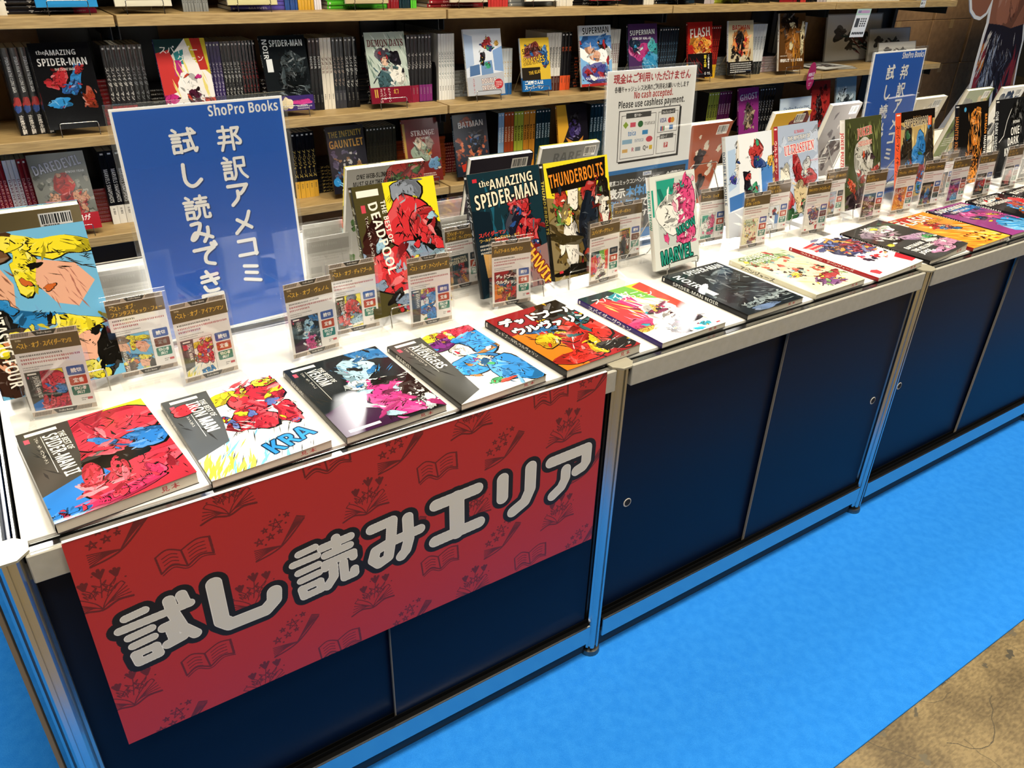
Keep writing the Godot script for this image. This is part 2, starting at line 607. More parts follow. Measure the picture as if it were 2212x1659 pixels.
# ------------------------------------------------------------------ brush strokes of the Japanese characters, each point two digits across and two down in a square of 100; a leading ~ bends the stroke
const STROKES := {
	"ア": "1420 8620 7042 5852;~4842 4668 2292", "イ": "~8010 5038 1860;5235 5293", "ウ": "5008 5025;1832 1855;1830 8530;~8530 7865 4093",
	"エ": "1822 8222;5022 5082;1082 9082", "オ": "1032 9032;6010 6088 4885;~6035 4062 1080", "カ": "1032 8532 8060 7588 6085;~4510 4050 1590",
	"キ": "1530 8225;1058 9050;4510 5892", "ク": "~4010 3038 1255;3828 8228;~8228 7068 3093", "ケ": "~3510 2838 1058;3230 9030;~6530 6265 3593",
	"コ": "1825 8225 8285;1582 8582", "サ": "1032 9032;3212 3260;~7010 7055 4092", "シ": "1822 3832;1045 3055;~1888 6070 8525", "ス": "2022 7822;~7822 6055 1290;5560 8890",
	"セ": "1042 8832 7555;3515 3582 4588 8585", "ソ": "1822 3045;~8018 7062 3092", "タ": "~4010 3035 1055;3825 8225;~8225 7065 2593;3048 6865", "チ": "~7812 5020 2024;1048 9048;~5222 5060 2892",
	"ツ": "1830 2850;4524 5444;~8828 7065 3592", "テ": "2520 7520;1045 9045;~5245 5065 3092", "ト": "3810 3892;3842 8062", "ナ": "1038 9038;~5010 5055 2592", "ニ": "2028 8028;1080 9080",
	"ノ": "~8015 6055 1590", "ハ": "~3525 2858 1085;~6222 7550 9085", "ヒ": "2015 2080 3088 8588;~8030 6045 2250", "フ": "1522 8522;~8522 7265 2592", "ヘ": "1062 3835 9072",
	"ホ": "1035 9035;5012 5092;~3055 2570 1282;~7055 7868 9082", "マ": "1225 8825;~8825 7045 5065;4055 6082", "ミ": "2518 7528;2845 7255;2072 8288", "ム": "~5015 3555 1880;1880 8075;7058 9090",
	"メ": "~7812 6050 1890;2838 8075", "モ": "2022 8022;1050 9050;4522 4582 5588 8588", "ヤ": "1042 8830 7055;3515 5592", "ユ": "2030 7230 6882;1082 9082", "ヨ": "2020 8020 8088;2553 8053;1886 8086",
	"ラ": "2520 7520;1545 8345;~8345 7068 3092", "リ": "2815 2860;~7212 7255 4093", "ル": "~3018 3050 1085;6015 6080;~6080 8068 9450", "レ": "2815 2885;~2885 6072 8845", "ロ": "2022 2085;2022 8022 8085;2082 8082",
	"ワ": "1820 1848;1820 8520;~8520 7868 4093", "ン": "1825 4040;~1588 6072 8830", "ー": "1050 9050", "・": "4850 5250", "、": "2075 3090", "！": "5010 5068;5086 5088",
	"し": "~3210 3065 4588 6588 8870", "み": "~2022 5222 3565 2080 1475 3055 6065 9080;~7840 7565 5892", "て": "1225 8822;~8822 5545 5075 8088", "き": "2030 8025;1850 8244;4010 7065;~2570 3588 6090 7588",
	"い": "~1825 1860 3082 4068;~7528 8545 8865", "た": "1035 6035;~3510 2850 1090;5550 8848;~5070 5585 7088 9085", "け": "~1815 1450 1888 2875;4035 9032;~7012 7055 5592",
	"ま": "2025 8025;2048 8048;~5010 5070 3588 2078 3570 6078 8590", "せ": "1042 9036;7012 7058 6062;~3520 3275 4888 8085", "ん": "~5010 3050 1292;~2575 4055 5565 6088 7888 9062",
	"は": "~1815 1450 1888 2875;4035 9035;~6812 6870 5588 4275 6070 9088", "こ": "~2522 5525 7820;~2570 2088 5590 8885", "の": "~5225 4065 2082 1255 3525 6520 8845 8070 6088",
	"を": "1525 8022;~4510 3545 1870 4550 5550 5875;~8545 5065 4085 8590", "お": "1032 6030;~3510 3575 2088 1275 4055 8055 8578 6090;7518 9035", "す": "1028 9026;~5810 5855 4570 3858 5045 5865 3893",
	"か": "~1038 6835 6580 5088;~3810 3050 1090;7525 9055", "つ": "~1035 6028 8850 7075 3588", "な": "1030 5228;~3512 2840 1265;7028 9042;~6545 6575 5088 4075 6070 9088", "さ": "1532 8525;~4810 6035 7060;~2568 3588 7588",
	"え": "4510 6018;~2035 7032 1588;~4062 5565 5588 9088", "近": "1212 2222;0840 2240 2272;~0592 2278 5088 9590;~8510 6516 5018;~5018 5050 3872;5040 9040;7240 7280", "所": "0815 4815;1030 4030 4050;1030 1055;1050 4050;~1055 1075 0592;~9008 7516 5518;~5518 5460 4592;5542 9642;7542 7594",
	"試": "1810 2818;0828 4228;1240 3840;1252 3852;1265 3865;1265 1290;3865 3890;1288 3888;4828 9525;5250 7850;6550 6580;4885 7878;~7208 7850 8888 9578;8210 9020",
	"読": "1810 2818;0828 4228;1240 3840;1252 3852;1265 3865;1265 1290;3865 3890;1288 3888;5018 9218;7008 7032;5432 8832;4845 4856;4845 9545 9556;~6055 5878 4592;~7855 7885 8290 9690 9678",
	"説": "1810 2818;0828 4228;1240 3840;1252 3852;1265 3865;1265 1290;3865 3890;1288 3888;5810 6422;8510 7822;5530 5552;5530 8830 8852;5552 8852;~6255 6075 4592;~7855 7885 8290 9690 9676",
	"訳": "1810 2818;0828 4228;1240 3840;1252 3852;1265 3865;1265 1290;3865 3890;1288 3888;5515 9015 9045;5545 9045;~5515 5550 5475 4592;~7045 7870 9690",
	"邦": "1222 5222;1545 5045;0865 5565;~3208 3250 1892;6215 6292;6215 8815;~8815 8030 7238;~7240 9060 8872 7570",
	"定": "5006 5018;1220 1235;1220 8820 8835;2842 7242;5042 5088;5065 7865;~3055 2875 1092;~2275 5088 9592",
	"番": "~7508 5014 2018;3022 3832;6822 6232;0834 9234;5015 5055;~4838 3052 0858;~5238 7052 9258;2260 2295;2260 7860 7895;2277 7877;5060 5095;2293 7893",
	"初": "2808 3415;1225 4025 1055;2840 2892;4042 3452;3048 4258;5022 9222 8885 7880;~6822 6560 4592", "心": "~1545 1465 0878;~3032 3075 4588 7288 7570;~4515 5528 5840;~7832 8850 9268",
	"者": "2022 7822;4808 4845;0845 9245;~8515 5050 1068;3058 3092;3058 7258 7292;3075 7275;3090 7290", "向": "~5005 4512 4020;1525 1592;1525 8525 8588 7585;3545 3572;3545 6545 6572;3570 6570",
	"切": "0840 4832;~2812 2865 3472 4862;5022 9222 8885 7880;~6822 6560 4592", "見": "2810 2862;2810 7210 7262;2828 7228;2844 7244;2860 7260;~4062 3580 1092;~6062 6085 6890 9090 9278",
	"本": "0830 9230;5008 5094;~4832 3560 0878;~5232 6560 9278;3072 7072", "現": "0815 3815;0845 3645;0580 4076;2215 2278;5012 5058;5012 8812 8858;5028 8828;5042 8842;5056 8856;~6058 5880 4292;~7658 7684 8290 9690 9678",
	"金": "~5005 3528 0842;~5005 6528 9242;2848 7248;1565 8565;5048 5090;2872 3582;7272 6582;0892 9292", "利": "~4508 3014 1018;0535 5035;2815 2892;~2838 2060 0572;3048 4862;6518 6565;8808 8890 7885",
	"用": "~1812 1860 0892;1812 8512 8590 7588;1836 8536;1858 8558;5012 5092", "各": "~4005 3022 1235;3515 7215;~7215 5035 0858;~3025 5538 9255;2860 2894;2860 7260 7294;2890 7290",
	"種": "~4008 2814 1018;0535 4535;2815 2892;~2838 2060 0572;3048 4562;~8808 7014 5216;4828 9628;5538 5568;5538 9038 9068;5553 9053;5566 9066;7212 7290;5080 9480;4592 9892",
	"決": "1012 2020;0538 1846;0590 2268;4028 8028 8050;3550 9550;~6008 6050 3092;~6252 7075 9592", "済": "1012 2020;0538 1846;0590 2268;6505 6515;3818 9518;~8522 6538 3848;~4522 6538 9548;4552 4270 3592;4555 8555;4570 8570;8552 8592",
	"願": "0812 5012;~1212 1255 0592;2025 2055;2025 4525 4555;2040 4540;2055 4555;3255 3290;2065 1880;4265 5080;5512 9512;7512 7024;5825 5875;5825 9025 9075;5842 9042;5858 9058;5874 9074;6576 5592;8276 9592",
	"電": "2008 8008;5008 5045;1020 1034;1020 9020 9034;2228 3832;6228 7832;2050 2082;2050 8050 8082;2066 8066;2082 8082;5050 5088 5892 9292 9282", "子": "2012 8012 5035;5035 5088 3885;0848 9248",
	"東": "1018 9018;5005 5094;2030 2062;2030 8030 8062;2046 8046;2062 8062;~4864 3580 0892;~5264 6580 9292", "京": "5005 5018;0818 9218;2832 2855;2832 7232 7255;2855 7255;5055 5092 3888;~2865 2075 1088;~7265 8075 9088",
	"会": "~5005 3528 0842;~5005 6528 9242;3042 7042;1560 8560;~4560 3580 2088 8085;6572 8592", "場": "0835 3535;2215 2272;0578 3870;4810 4842;4810 8810 8842;4826 8826;4842 8842;3852 9852;~5255 4575 3582;5065 9265 8892 7588;~6565 5580 4592;~8065 7080 5894",
	"限": "1012 1092;1012 3512;~3512 3030 2240;~2240 4055 3268 2568;5012 5088 6282;5012 8812 8848;5030 8830;5048 8848;~6550 7575 9590;8862 7070", "表": "1518 8518;2032 8032;0846 9246;5006 5046;~4846 3062 0578;3562 3590 5582;~5248 6575 9592;8055 6870",
	"示": "2518 7518;1040 9040;5040 5090 3888;~2855 2070 0882;~7255 8070 9282", "税": "~4008 2814 1018;0535 4535;2815 2892;~2838 2060 0572;3048 4562;5808 6420;8808 8020;5530 5552;5530 8830 8852;5552 8852;~6255 6075 4592;~7855 7885 8290 9690 9676",
	"込": "5512 6512;~6512 6240 4068;~6530 7850 9565;1515 2528;0842 2242 2275;~0592 2278 5088 9590", "価": "~3005 2028 0545;1838 1892;3818 9818;4235 4288;4235 9235 9288;4288 9288;5818 5888;7818 7888",
	"格": "0530 4230;2208 2292;~2235 1555 0568;2645 3855;~6005 5522 4235;5515 8515;~8515 7035 4558;~5225 7542 9852;5262 5294;5262 8862 8894;5290 8890",
	"販": "1012 1072;1012 3812 3872;1032 3832;1052 3852;1072 3872;1776 0892;3276 4088;~9208 7012 5215;~5215 5260 4592;5535 8835;~8835 7565 4894;~6045 7568 9592",
	"売": "1018 9018;5006 5034;2234 7834;1048 1060;1048 9048 9060;~3858 3575 1092;~6258 6285 6890 9090 9278", "伝": "~3005 2028 0545;1838 1892;4522 9222;3848 9848;~6048 5070 4585 9080;8065 9592",
	"光": "5008 5048;1818 2838;8218 7238;0850 9250;~3850 3575 1092;~6250 6285 6890 9090 9276", "臨": "1010 1092;1012 4212;1032 4032 4065;1065 4065;1092 4592;2512 2532;2565 2592;~5508 5220 4832;5520 9520;5840 5862;5840 8840 8862;5862 8862;4868 4894;4868 6868 6894;4892 6892;7668 7694;7668 9868 9894;7692 9892",
	"体": "~3005 2028 0545;1838 1892;3828 9828;6808 6894;~6430 5555 3570;~7230 8055 9870;5572 8272", "男": "2010 2045;2010 8010 8045;2027 8027;2045 8045;5010 5045;1558 8558 7890 6587;~4848 4070 1092", "写": "1012 1028;1012 9012 9028;3022 3050;3035 7035;3050 8050 7590 6086;1068 6868",
	"真": "1015 9015;5005 5022;2522 2572;2522 7522 7572;2538 7538;2555 7555;2572 7572;0876 9276;3480 1594;6680 8594", "集": "~3005 2022 0835;2225 2260;5008 4620;2225 8225;2238 7838;2250 7850;2260 8560;5025 5060;0872 9272;5060 5095;~4874 3085 0892;~5274 7085 9292",
	"幻": "~3008 2030 1042 3848;~4025 2555 0880 4275;3565 5092;5520 9220 8885 7480", "弘": "1015 4015 4038 1038 1060 4060 3890 2585;~7010 6050 5582 8878;8060 9592", "棚": "0530 3830;2008 2092;~2035 1250 0565;4212 4280;4212 6212 6292;4236 6236;4258 6258;7012 6592;7012 9212 9290;7036 9236;7058 9258",
	"橋": "0530 3830;2008 2092;~2035 1250 0565;~9008 7014 4818;4230 9630;~7020 5535 4245;~7030 8540 9648;5848 8248 8262 5862 5848;4870 4894;4870 9270 9290;6078 7878 7890 6090 6078", "至": "1015 9015;~4515 2835 2042 7538;6028 8545;2060 8060;5045 5088;1088 9088",
	"〼": "1212 8812 8888 1288 1212;1288 8812",
}
const VOICED := {"ガ": "カ", "ギ": "キ", "グ": "ク", "ゲ": "ケ", "ゴ": "コ", "ザ": "サ", "ジ": "シ", "ズ": "ス", "ゼ": "セ", "ゾ": "ソ", "ダ": "タ", "ヂ": "チ", "デ": "テ", "ド": "ト", "バ": "ハ", "ビ": "ヒ", "ブ": "フ", "ベ": "ヘ", "ボ": "ホ", "ヴ": "ウ", "で": "て", "だ": "た", "ご": "こ", "が": "か"}
const RINGED := {"パ": "ハ", "ピ": "ヒ", "プ": "フ", "ペ": "ヘ", "ポ": "ホ"}
const SMALL := {"ァ": "ア", "ィ": "イ", "ェ": "エ", "ォ": "オ", "ッ": "ツ", "ャ": "ヤ", "ュ": "ユ", "ョ": "ヨ", "っ": "つ"}
var stroke_cache := {}

func strokes_of(ch: String, vertical: bool) -> Array:
	var key := ch + ("v" if vertical else "")
	if stroke_cache.has(key):
		return stroke_cache[key]
	var base: String = VOICED.get(ch, RINGED.get(ch, SMALL.get(ch, ch)))
	var text: String = STROKES.get(base, "1518 8518;1545 8545;1572 8572;5015 5090;2515 2585;7815 7885")
	var out := []
	for s in text.split(";"):
		var bend := s.begins_with("~")
		var p := []
		for d in s.trim_prefix("~").split(" ", false):
			p.append(Vector2(int(d.substr(0, 2)), int(d.substr(2, 2))) / 100.0)
		if bend and p.size() > 2:
			var q := []
			for i in p.size() - 1:
				for t in 4:
					var a: Vector2 = p[maxi(i - 1, 0)]
					var d: Vector2 = p[mini(i + 2, p.size() - 1)]
					q.append((p[i] as Vector2).cubic_interpolate(p[i + 1], a, d, t / 4.0))
			q.append(p[-1])
			p = q
		if vertical and ch == "ー":
			p = [Vector2(0.5, 0.1), Vector2(0.5, 0.9)]
		if SMALL.has(ch):
			for i in p.size():
				p[i] = p[i] * 0.68 + (Vector2(0.28, 0.1) if vertical else Vector2(0.12, 0.3))
		out.append(p)
	if VOICED.has(ch):
		out.append([Vector2(0.80, 0.06), Vector2(0.85, 0.18)])
		out.append([Vector2(0.92, 0.02), Vector2(0.97, 0.14)])
	if RINGED.has(ch):
		var ring := []
		for i in 9:
			ring.append(Vector2(0.88, 0.12) + Vector2(0.07, 0).rotated(TAU * i / 8))
		out.append(ring)
	stroke_cache[key] = out
	return out
# ------------------------------------------------------------------ sheets of prints
var sheets: Array[Image] = []
var pen := Vector2i(0, 0)
var row_high := 0
var cells := {}
var pictures := {}

func keep_cell(key: String, im: Image) -> void:
	var s := im.get_size()
	if sheets.is_empty() or pen.x + s.x + 4 > 2048:
		pen = Vector2i(0, pen.y + row_high + 4)
		row_high = 0
	if sheets.is_empty() or pen.y + s.y + 4 > 2048:
		var n := Image.create(2048, 2048, false, Image.FORMAT_RGB8)
		sheets.append(n)
		pen = Vector2i.ZERO
		row_high = 0
	var sheet := sheets[-1]
	# a margin of the picture's own edge, so that neighbours do not bleed in
	sheet.blit_rect(im, Rect2i(Vector2i.ZERO, s), pen + Vector2i(1, 1))
	sheet.blit_rect(im, Rect2i(Vector2i.ZERO, s), pen + Vector2i(3, 3))
	sheet.blit_rect(im, Rect2i(Vector2i.ZERO, s), pen + Vector2i(2, 2))
	cells[key] = [sheets.size() - 1, Rect2((pen.x + 2.5) / 2048.0, (pen.y + 2.5) / 2048.0, (s.x - 1.0) / 2048.0, (s.y - 1.0) / 2048.0)]
	pen.x += s.x + 5
	row_high = maxi(row_high, s.y + 5)

func sheet_mat(key: String, finish: String) -> StandardMaterial3D:
	var n: int = cells[key][0]
	var name_ := "print_%d_%s" % [n, finish]
	if not mats.has(name_):
		var rough: float = {"gloss": 0.15, "card": 0.55, "sign": 0.4, "edge": 0.8}[finish]
		var m := flat(name_, "#ffffff", rough, 0.0, 0.36 if finish == "gloss" else 0.45)
		var tk := "sheet_%d" % n
		if not mats.has(tk):
			mats[tk] = ImageTexture.create_from_image(sheets[n])
		m.albedo_texture = mats[tk]
		m.texture_repeat = false
	return mats[name_]

func uv_of(key: String, u: float, v: float) -> Vector2:
	var r: Rect2 = cells[key][1]
	return r.position + Vector2(u * r.size.x, v * r.size.y)

func canvas(width: int, height: int, back: String, sd: int) -> Canvas:
	var c := Canvas.new()
	c.face_of = latin_face
	c.strokes_of = strokes_of
	c.start(width, height, Color(back), sd)
	return c

func paint(key: String, width: int, ratio: float, back: String, ops: Array, keep := false) -> void:
	var c := canvas(width, roundi(width * ratio), back, hash(key) % 100000)
	c.run(ops)
	keep_cell(key, c.im)
	if keep:
		pictures[key] = c.im

func paint_spine(key: String, back: String, ops: Array, high := 300, wide := 26) -> void:
	# drawn lying, then turned: x runs down the spine
	var c := canvas(high, wide, back, hash(key) % 100000)
	c.run(ops)
	c.im.rotate_90(CLOCKWISE)
	keep_cell(key, c.im)
# ------------------------------------------------------------------ what is printed on the books, cards and signs
func best_of(title: String, kana_: String, strip: String, foot := 141.0) -> Array:
	# the grey title strip that runs down the cover
	return [
		["busy"], ["p", strip, [0, 0, 40, 0, 36, 60, 30, foot - 14.0, 0, foot]], ["s", "#2c2c2a", 10, 2, 20, 22, 50, 24, 1.2, 70],
		["r", "#f6f3e8", 6, 4, 24, 5], ["r", "#d9566a", 4, 13, 4, 7], ["r", "#f6f3e8", 16.2, 14, 0.5, 62],
		["t", "THE BEST OF", 29, 14, 6.6, "#f6f3e8", 34, 0, 88], ["t", title, 17.5, 14, 15, "#f6f3e8", minf(72.0, title.length() * 7.2), 0, 88], ["j", kana_, 11, 14, 3.2, "#e8e4da", 0.12, true],
	]

func paint_all() -> void:
	var W := 480
	var R := 1.412
	# ---- the row of books lying flat on the counter
	paint("flat_1", W, R, "#b4303f", [
		["p", "#e8d23a", [70, 0, 100, 0, 100, 20, 60, 8]], ["b", "#d8374a", 68, 34, 36, 32, -20, 0.12, 2], ["s", "#2a1616", 9, 45, 8, 46, 46, 30, 0.7, 60], ["s", "#2a1616", 8, 40, 12, 50, 40, 30, 0.6, 150],
		["b", "#15130f", 58, 78, 28, 16, 10, 0.2], ["b", "#2d76c4", 84, 66, 17, 17, 30, 0.25, 2], ["b", "#d8374a", 62, 62, 12, 8, 20, 0.2, 1.5], ["p", "#2d76c4", [0, 90, 40, 78, 52, 108, 40, 130, 0, 141]],
		["b", "#d8374a", 66, 108, 44, 14, -14, 0.15, 2], ["b", "#d8374a", 36, 96, 7, 20, 8, 0.1, 1.5], ["b", "#d8374a", 56, 96, 6, 16, 0, 0.1, 1.5], ["b", "#c9305a", 40, 132, 50, 7, -8, 0.3, 1.5], ["s", "#2a1212", 26, 30, 92, 66, 46, 8, 0.5, 80],
		["b", "#2d76c4", 8, 136, 16, 8, 0, 0.3]] + best_of("SPIDER-MAN II", "ベスト・オブ・スパイダーマン", "#45423c", 104.0) , true)
	paint("flat_2", W, R, "#efece4", [
		["s", "#d46a9a", 22, 46, 0, 50, 18, 22, 1.4, 62], ["b", "#e6cf2e", 50, 24, 26, 9, -8, 0.3, 2], ["b", "#cf2f3c", 76, 34, 22, 26, 20, 0.25, 2], ["b", "#cf2f3c", 60, 72, 20, 18, 30, 0.3, 2], ["b", "#cf2f3c", 88, 78, 10, 18, 0, 0.3, 1.5],
		["b", "#e6cf2e", 88, 14, 10, 7, 0, 0.3, 1.5], ["s", "#e9d94a", 26, 8, 92, 40, 44, 34, 2.0, 115], ["s", "#6db6de", 18, 26, 84, 54, 50, 34, 1.6, 120], ["s", "#20262c", 30, 20, 60, 74, 76, 20, 0.5, 118], ["s", "#ffffff", 12, 40, 40, 50, 50, 16, 1.6, 40], ["b", "#5d6fb4", 40, 66, 4, 13, -14, 0.1, 1]] +
		best_of("IRON MAN", "ベスト・オブ・アイアンマン", "#4c5052", 108.0) + [["b", "#cf2f3c", 14, 24, 12, 9, 0, 0.25, 1.2], ["t", "IRON MAN", 17.5, 14, 15, "#f6f3e8", 57, 0, 88], ["s", "#d7cb3a", 14, 0, 98, 26, 36, 30, 1.6, 112], ["t", "KRA", 52, 134, 26, "#2e8ad2", 44, 0, -14, 1.4, "#10263c"]], true)
	paint("flat_3", W, R, "#1c2226", [
		["b", "#2a6fae", 88, 12, 26, 14, 30, 0.3], ["s", "#2f86c8", 22, 60, 4, 40, 46, 24, 0.8, 130], ["b", "#a9d2e6", 60, 38, 15, 30, 12, 0.35, 1.5], ["b", "#e6f1f2", 52, 66, 18, 9, 20, 0.35, 1], ["s", "#3a7cae", 12, 34, 14, 20, 50, 12, 0.8, 60],
		["b", "#d23c8a", 72, 104, 30, 34, -20, 0.2, 2], ["p", "#3a1c3a", [0, 88, 40, 80, 52, 141, 0, 141]], ["s", "#f1eee6", 24, 72, 62, 28, 26, 12, 1.1, 20], ["b", "#14100e", 92, 98, 14, 26, 10, 0.3], ["k", "#f1eee6", 70, 76, 84, 24, 54, 1.3], ["k", "#7d1c50", 40, 48, 92, 34, 36, 1.0],
		["r", "#f6f3e8", 6, 132, 30, 4]] + best_of("VENOM", "ベスト・オブ・ヴェノム", "#23292c", 98.0), true)
	paint("flat_4", W, R, "#efece2", [
		["b", "#e6d02c", 50, 10, 20, 8, 0, 0.3, 2], ["b", "#d2344a", 78, 12, 22, 12, 0, 0.2, 2], ["b", "#7c2a80", 52, 28, 20, 12, -10, 0.3, 2], ["b", "#2d86d0", 86, 44, 22, 26, 20, 0.15, 2], ["b", "#9a6a34", 88, 62, 22, 4, -12, 0.2, 1], ["b", "#f0ece2", 60, 50, 12, 12, 0, 0.3, 2],
		["b", "#2d86d0", 56, 82, 26, 20, -8, 0.15, 2], ["b", "#efc7a2", 68, 82, 12, 10, 0, 0.2, 1.5], ["b", "#2d86d0", 84, 110, 24, 28, 10, 0.3, 2], ["s", "#12406e", 22, 62, 96, 36, 36, 12, 0.8, 60], ["b", "#3f9a5c", 54, 122, 10, 4, -10, 0.4, 1], ["b", "#d24a3c", 64, 126, 10, 3, -8, 0.4, 1], ["r", "#f6f3e8", 6, 132, 22, 4]] +
		best_of("AVENGERS", "ベスト・オブ・アベンジャーズ", "#4b4b48"), true)
	paint("flat_5", W, R, "#8c1c20", [
		["p", "#d8741e", [0, 50, 40, 44, 30, 141, 0, 141]], ["b", "#17120f", 86, 20, 30, 30, 0, 0.4], ["b", "#c22a24", 70, 80, 30, 30, 20, 0.35, 2], ["b", "#e3ae22", 34, 74, 22, 16, -20, 0.4, 2], ["b", "#2a5f96", 38, 56, 16, 9, 20, 0.4, 1.5], ["b", "#c22a24", 40, 122, 34, 16, -10, 0.4, 2], ["b", "#e3ae22", 62, 114, 10, 18, 20, 0.4, 1.5], ["b", "#2f5a5e", 90, 52, 14, 16, 0, 0.3, 1.5],
		["s", "#15100e", 46, 10, 50, 84, 86, 14, 1.2, 60], ["s", "#e8e4da", 8, 30, 60, 40, 50, 26, 0.7, 120], ["b", "#1a1512", 84, 126, 24, 12, 0, 0.4], ["s", "#bfc6c8", 10, 70, 108, 28, 26, 16, 1.0, 160],
		["j", "デッドプール", 7, 10, 16.5, "#f4efe4", 0.22, false, 6, 1.4], ["t", "vs", 44, 40, 12, "#e3ae22", 0, 0, 6, 0.8], ["j", "ウルヴァリン", 7, 34, 16.5, "#f4efe4", 0.22, false, 6, 1.4]], true)
	paint("flat_6", W, R, "#f0ede4", [
		["p", "#1f3a3c", [0, 0, 60, 0, 30, 26, 0, 30]], ["p", "#d23a3e", [0, 22, 26, 14, 44, 60, 30, 96, 0, 104]], ["p", "#d6c43a", [60, 0, 100, 0, 100, 40, 70, 34]], ["p", "#6fb04a", [46, 0, 74, 0, 84, 50, 60, 34]], ["p", "#d84a3c", [80, 6, 100, 0, 100, 66, 84, 60]], ["p", "#2c8c9c", [30, 16, 50, 10, 48, 40, 34, 36]], ["p", "#c23a7a", [34, 30, 58, 26, 52, 56, 38, 58]],
		["s", "#e8d66a", 16, 10, 20, 86, 70, 44, 2.2, 74], ["s", "#f0e6da", 14, 20, 20, 70, 80, 44, 2.0, 80], ["s", "#b7a0d0", 8, 10, 60, 30, 40, 26, 1.6, 80], ["b", "#c2306a", 14, 94, 18, 14, 0, 0.3], ["b", "#e6b04a", 10, 106, 12, 6, 0, 0.3], ["p", "#d84a3c", [74, 66, 100, 60, 100, 90, 84, 88]], ["b", "#f4f1ea", 60, 84, 24, 26, 0, 0.3], ["b", "#2a1e22", 66, 112, 26, 9, -14, 0.35], ["b", "#7c2a50", 60, 70, 20, 4, -20, 0.4], ["b", "#2a1e22", 42, 128, 12, 9, 20, 0.3], ["b", "#2c9cb0", 78, 130, 9, 4, 0, 0.3], ["b", "#2c9cb0", 62, 136, 7, 4, 20, 0.3],
		["j", "スパイダー", 8, 10, 14, "#f6f3ea", 0.11, false, 4], ["j", "グウェン", 40, 22, 13, "#f6f3ea", 0.11, false, 4], ["r", "#c92b34", 90, 134, 6, 2.4]], true)
	paint("flat_7", W, R, "#20262a", [
		["b", "#59666c", 66, 44, 30, 18, -10, 0.25], ["b", "#2a3136", 62, 48, 24, 14, -10, 0.25], ["s", "#6f7d82", 34, 30, 66, 66, 60, 24, 0.9, 30], ["s", "#11161a", 40, 10, 50, 86, 84, 26, 2.0, 50], ["b", "#7f8d90", 58, 118, 40, 6, -6, 0.4], ["s", "#9aa7aa", 20, 50, 100, 46, 34, 20, 0.8, 10], ["b", "#12171a", 22, 92, 18, 24, 0, 0.3],
		["t", "SPIDER-MAN", 30, 17, 17, "#dfe6e6", 66, 0, 0], ["t", "NOIR", 8, 8, 17, "#dfe6e6", 44, 0, 90], ["r", "#e7eaea", 8, 58, 10, 22], ["s", "#8a8f92", 6, 9, 62, 8, 14, 6, 0.6, 90], ["b", "#5c7090", 40, 134, 26, 5, 0, 0.4]], true)
	paint("flat_8", W, R, "#e3dcb8", [
		["s", "#cfc596", 40, 4, 4, 92, 130, 30, 2.4, 40], ["b", "#7fa065", 44, 20, 36, 14, 0, 0.4], ["s", "#4c7c3c", 20, 20, 6, 70, 24, 14, 1.4, 30], ["k", "#b85c4a", 20, 12, 30, 76, 70, 5], ["k", "#e8b9a4", 22, 14, 36, 74, 76, 4.6], ["k", "#3a3028", 20, 14, 36, 76, 88, 3.4], ["k", "#7c9aa4", 12, 14, 30, 74, 60, 4], ["b", "#a63c3a", 70, 108, 26, 10, -10, 0.4], ["b", "#7a4a78", 56, 122, 22, 9, 10, 0.4], ["b", "#d8c24a", 34, 84, 9, 7, 0, 0.3], ["busy"], ["t", "DOUBLE", 14, 16, 15, "#f4efe0", 46, 0, -4, 0.8, "#4c6a3c"], ["t", "TROUBLE", 18, 30, 15, "#f4efe0", 50, 0, -4, 0.8, "#4c6a3c"]], true)
	paint("flat_9", W, R, "#efebe2", [
		["b", "#4a4f7c", 62, 40, 34, 30, 30, 0.4], ["b", "#8c2c3c", 78, 52, 20, 22, 10, 0.4], ["k", "#2a2438", 26, 40, 14, 58, 84, 5], ["k", "#6f7fb8", 20, 44, 14, 54, 70, 4], ["k", "#b0343c", 18, 46, 20, 52, 84, 4], ["k", "#d9a06a", 14, 40, 30, 52, 70, 4], ["b", "#d99a4a", 44, 40, 8, 6, 0, 0.2], ["p", "#b9303a", [84, 108, 100, 100, 100, 130, 88, 132]], ["p", "#f4f0e8", [70, 110, 84, 108, 88, 132, 76, 134]],
		["p", "#c23a40", [10, 14, 42, 8, 40, 20, 48, 18, 40, 34, 12, 36, 16, 26]], ["t", "ULTRAMAN", 14, 22, 6, "#f4e8d8", 26, 0, -6], ["t", "AVENGERS", 14, 31, 6, "#f4e8d8", 26, 0, -6], ["p", "#c23a40", [8, 122, 16, 118, 24, 122, 22, 132, 12, 134]]], true)
	paint("flat_10", W, R, "#3b3a38", [
		["b", "#8a7a8a", 36, 34, 24, 18, -20, 0.4, 1], ["s", "#c8b4c0", 24, 14, 18, 44, 40, 22, 1.6, 30], ["b", "#e2e2dc", 62, 26, 22, 14, 10, 0.4, 1], ["s", "#4f7c56", 18, 46, 4, 50, 22, 20, 1.6, 50], ["b", "#211f1e", 40, 62, 16, 12, 0, 0.2], ["b", "#c7c8c4", 46, 60, 10, 7, 0, 0.25, 1], ["b", "#cfc94a", 14, 74, 7, 5, 0, 0.2], ["b", "#a888a4", 72, 76, 30, 10, 24, 0.4, 1], ["b", "#d8d6ce", 78, 96, 12, 8, 10, 0.3, 1], ["b", "#4f9a5a", 88, 86, 12, 7, 20, 0.4, 1], ["b", "#b57f9c", 84, 116, 22, 14, 0, 0.3, 1], ["b", "#b57f9c", 60, 128, 24, 8, 0, 0.3, 1],
		["t", "BATMAN", 18, 98, 11, "#e8e2d4", 44, 0, 0], ["t", "THE KILLING", 18, 110, 11, "#e8e2d4", 50, 0, 0], ["t", "JOKE", 18, 121, 11, "#e8e2d4", 26, 0, 0]], true)
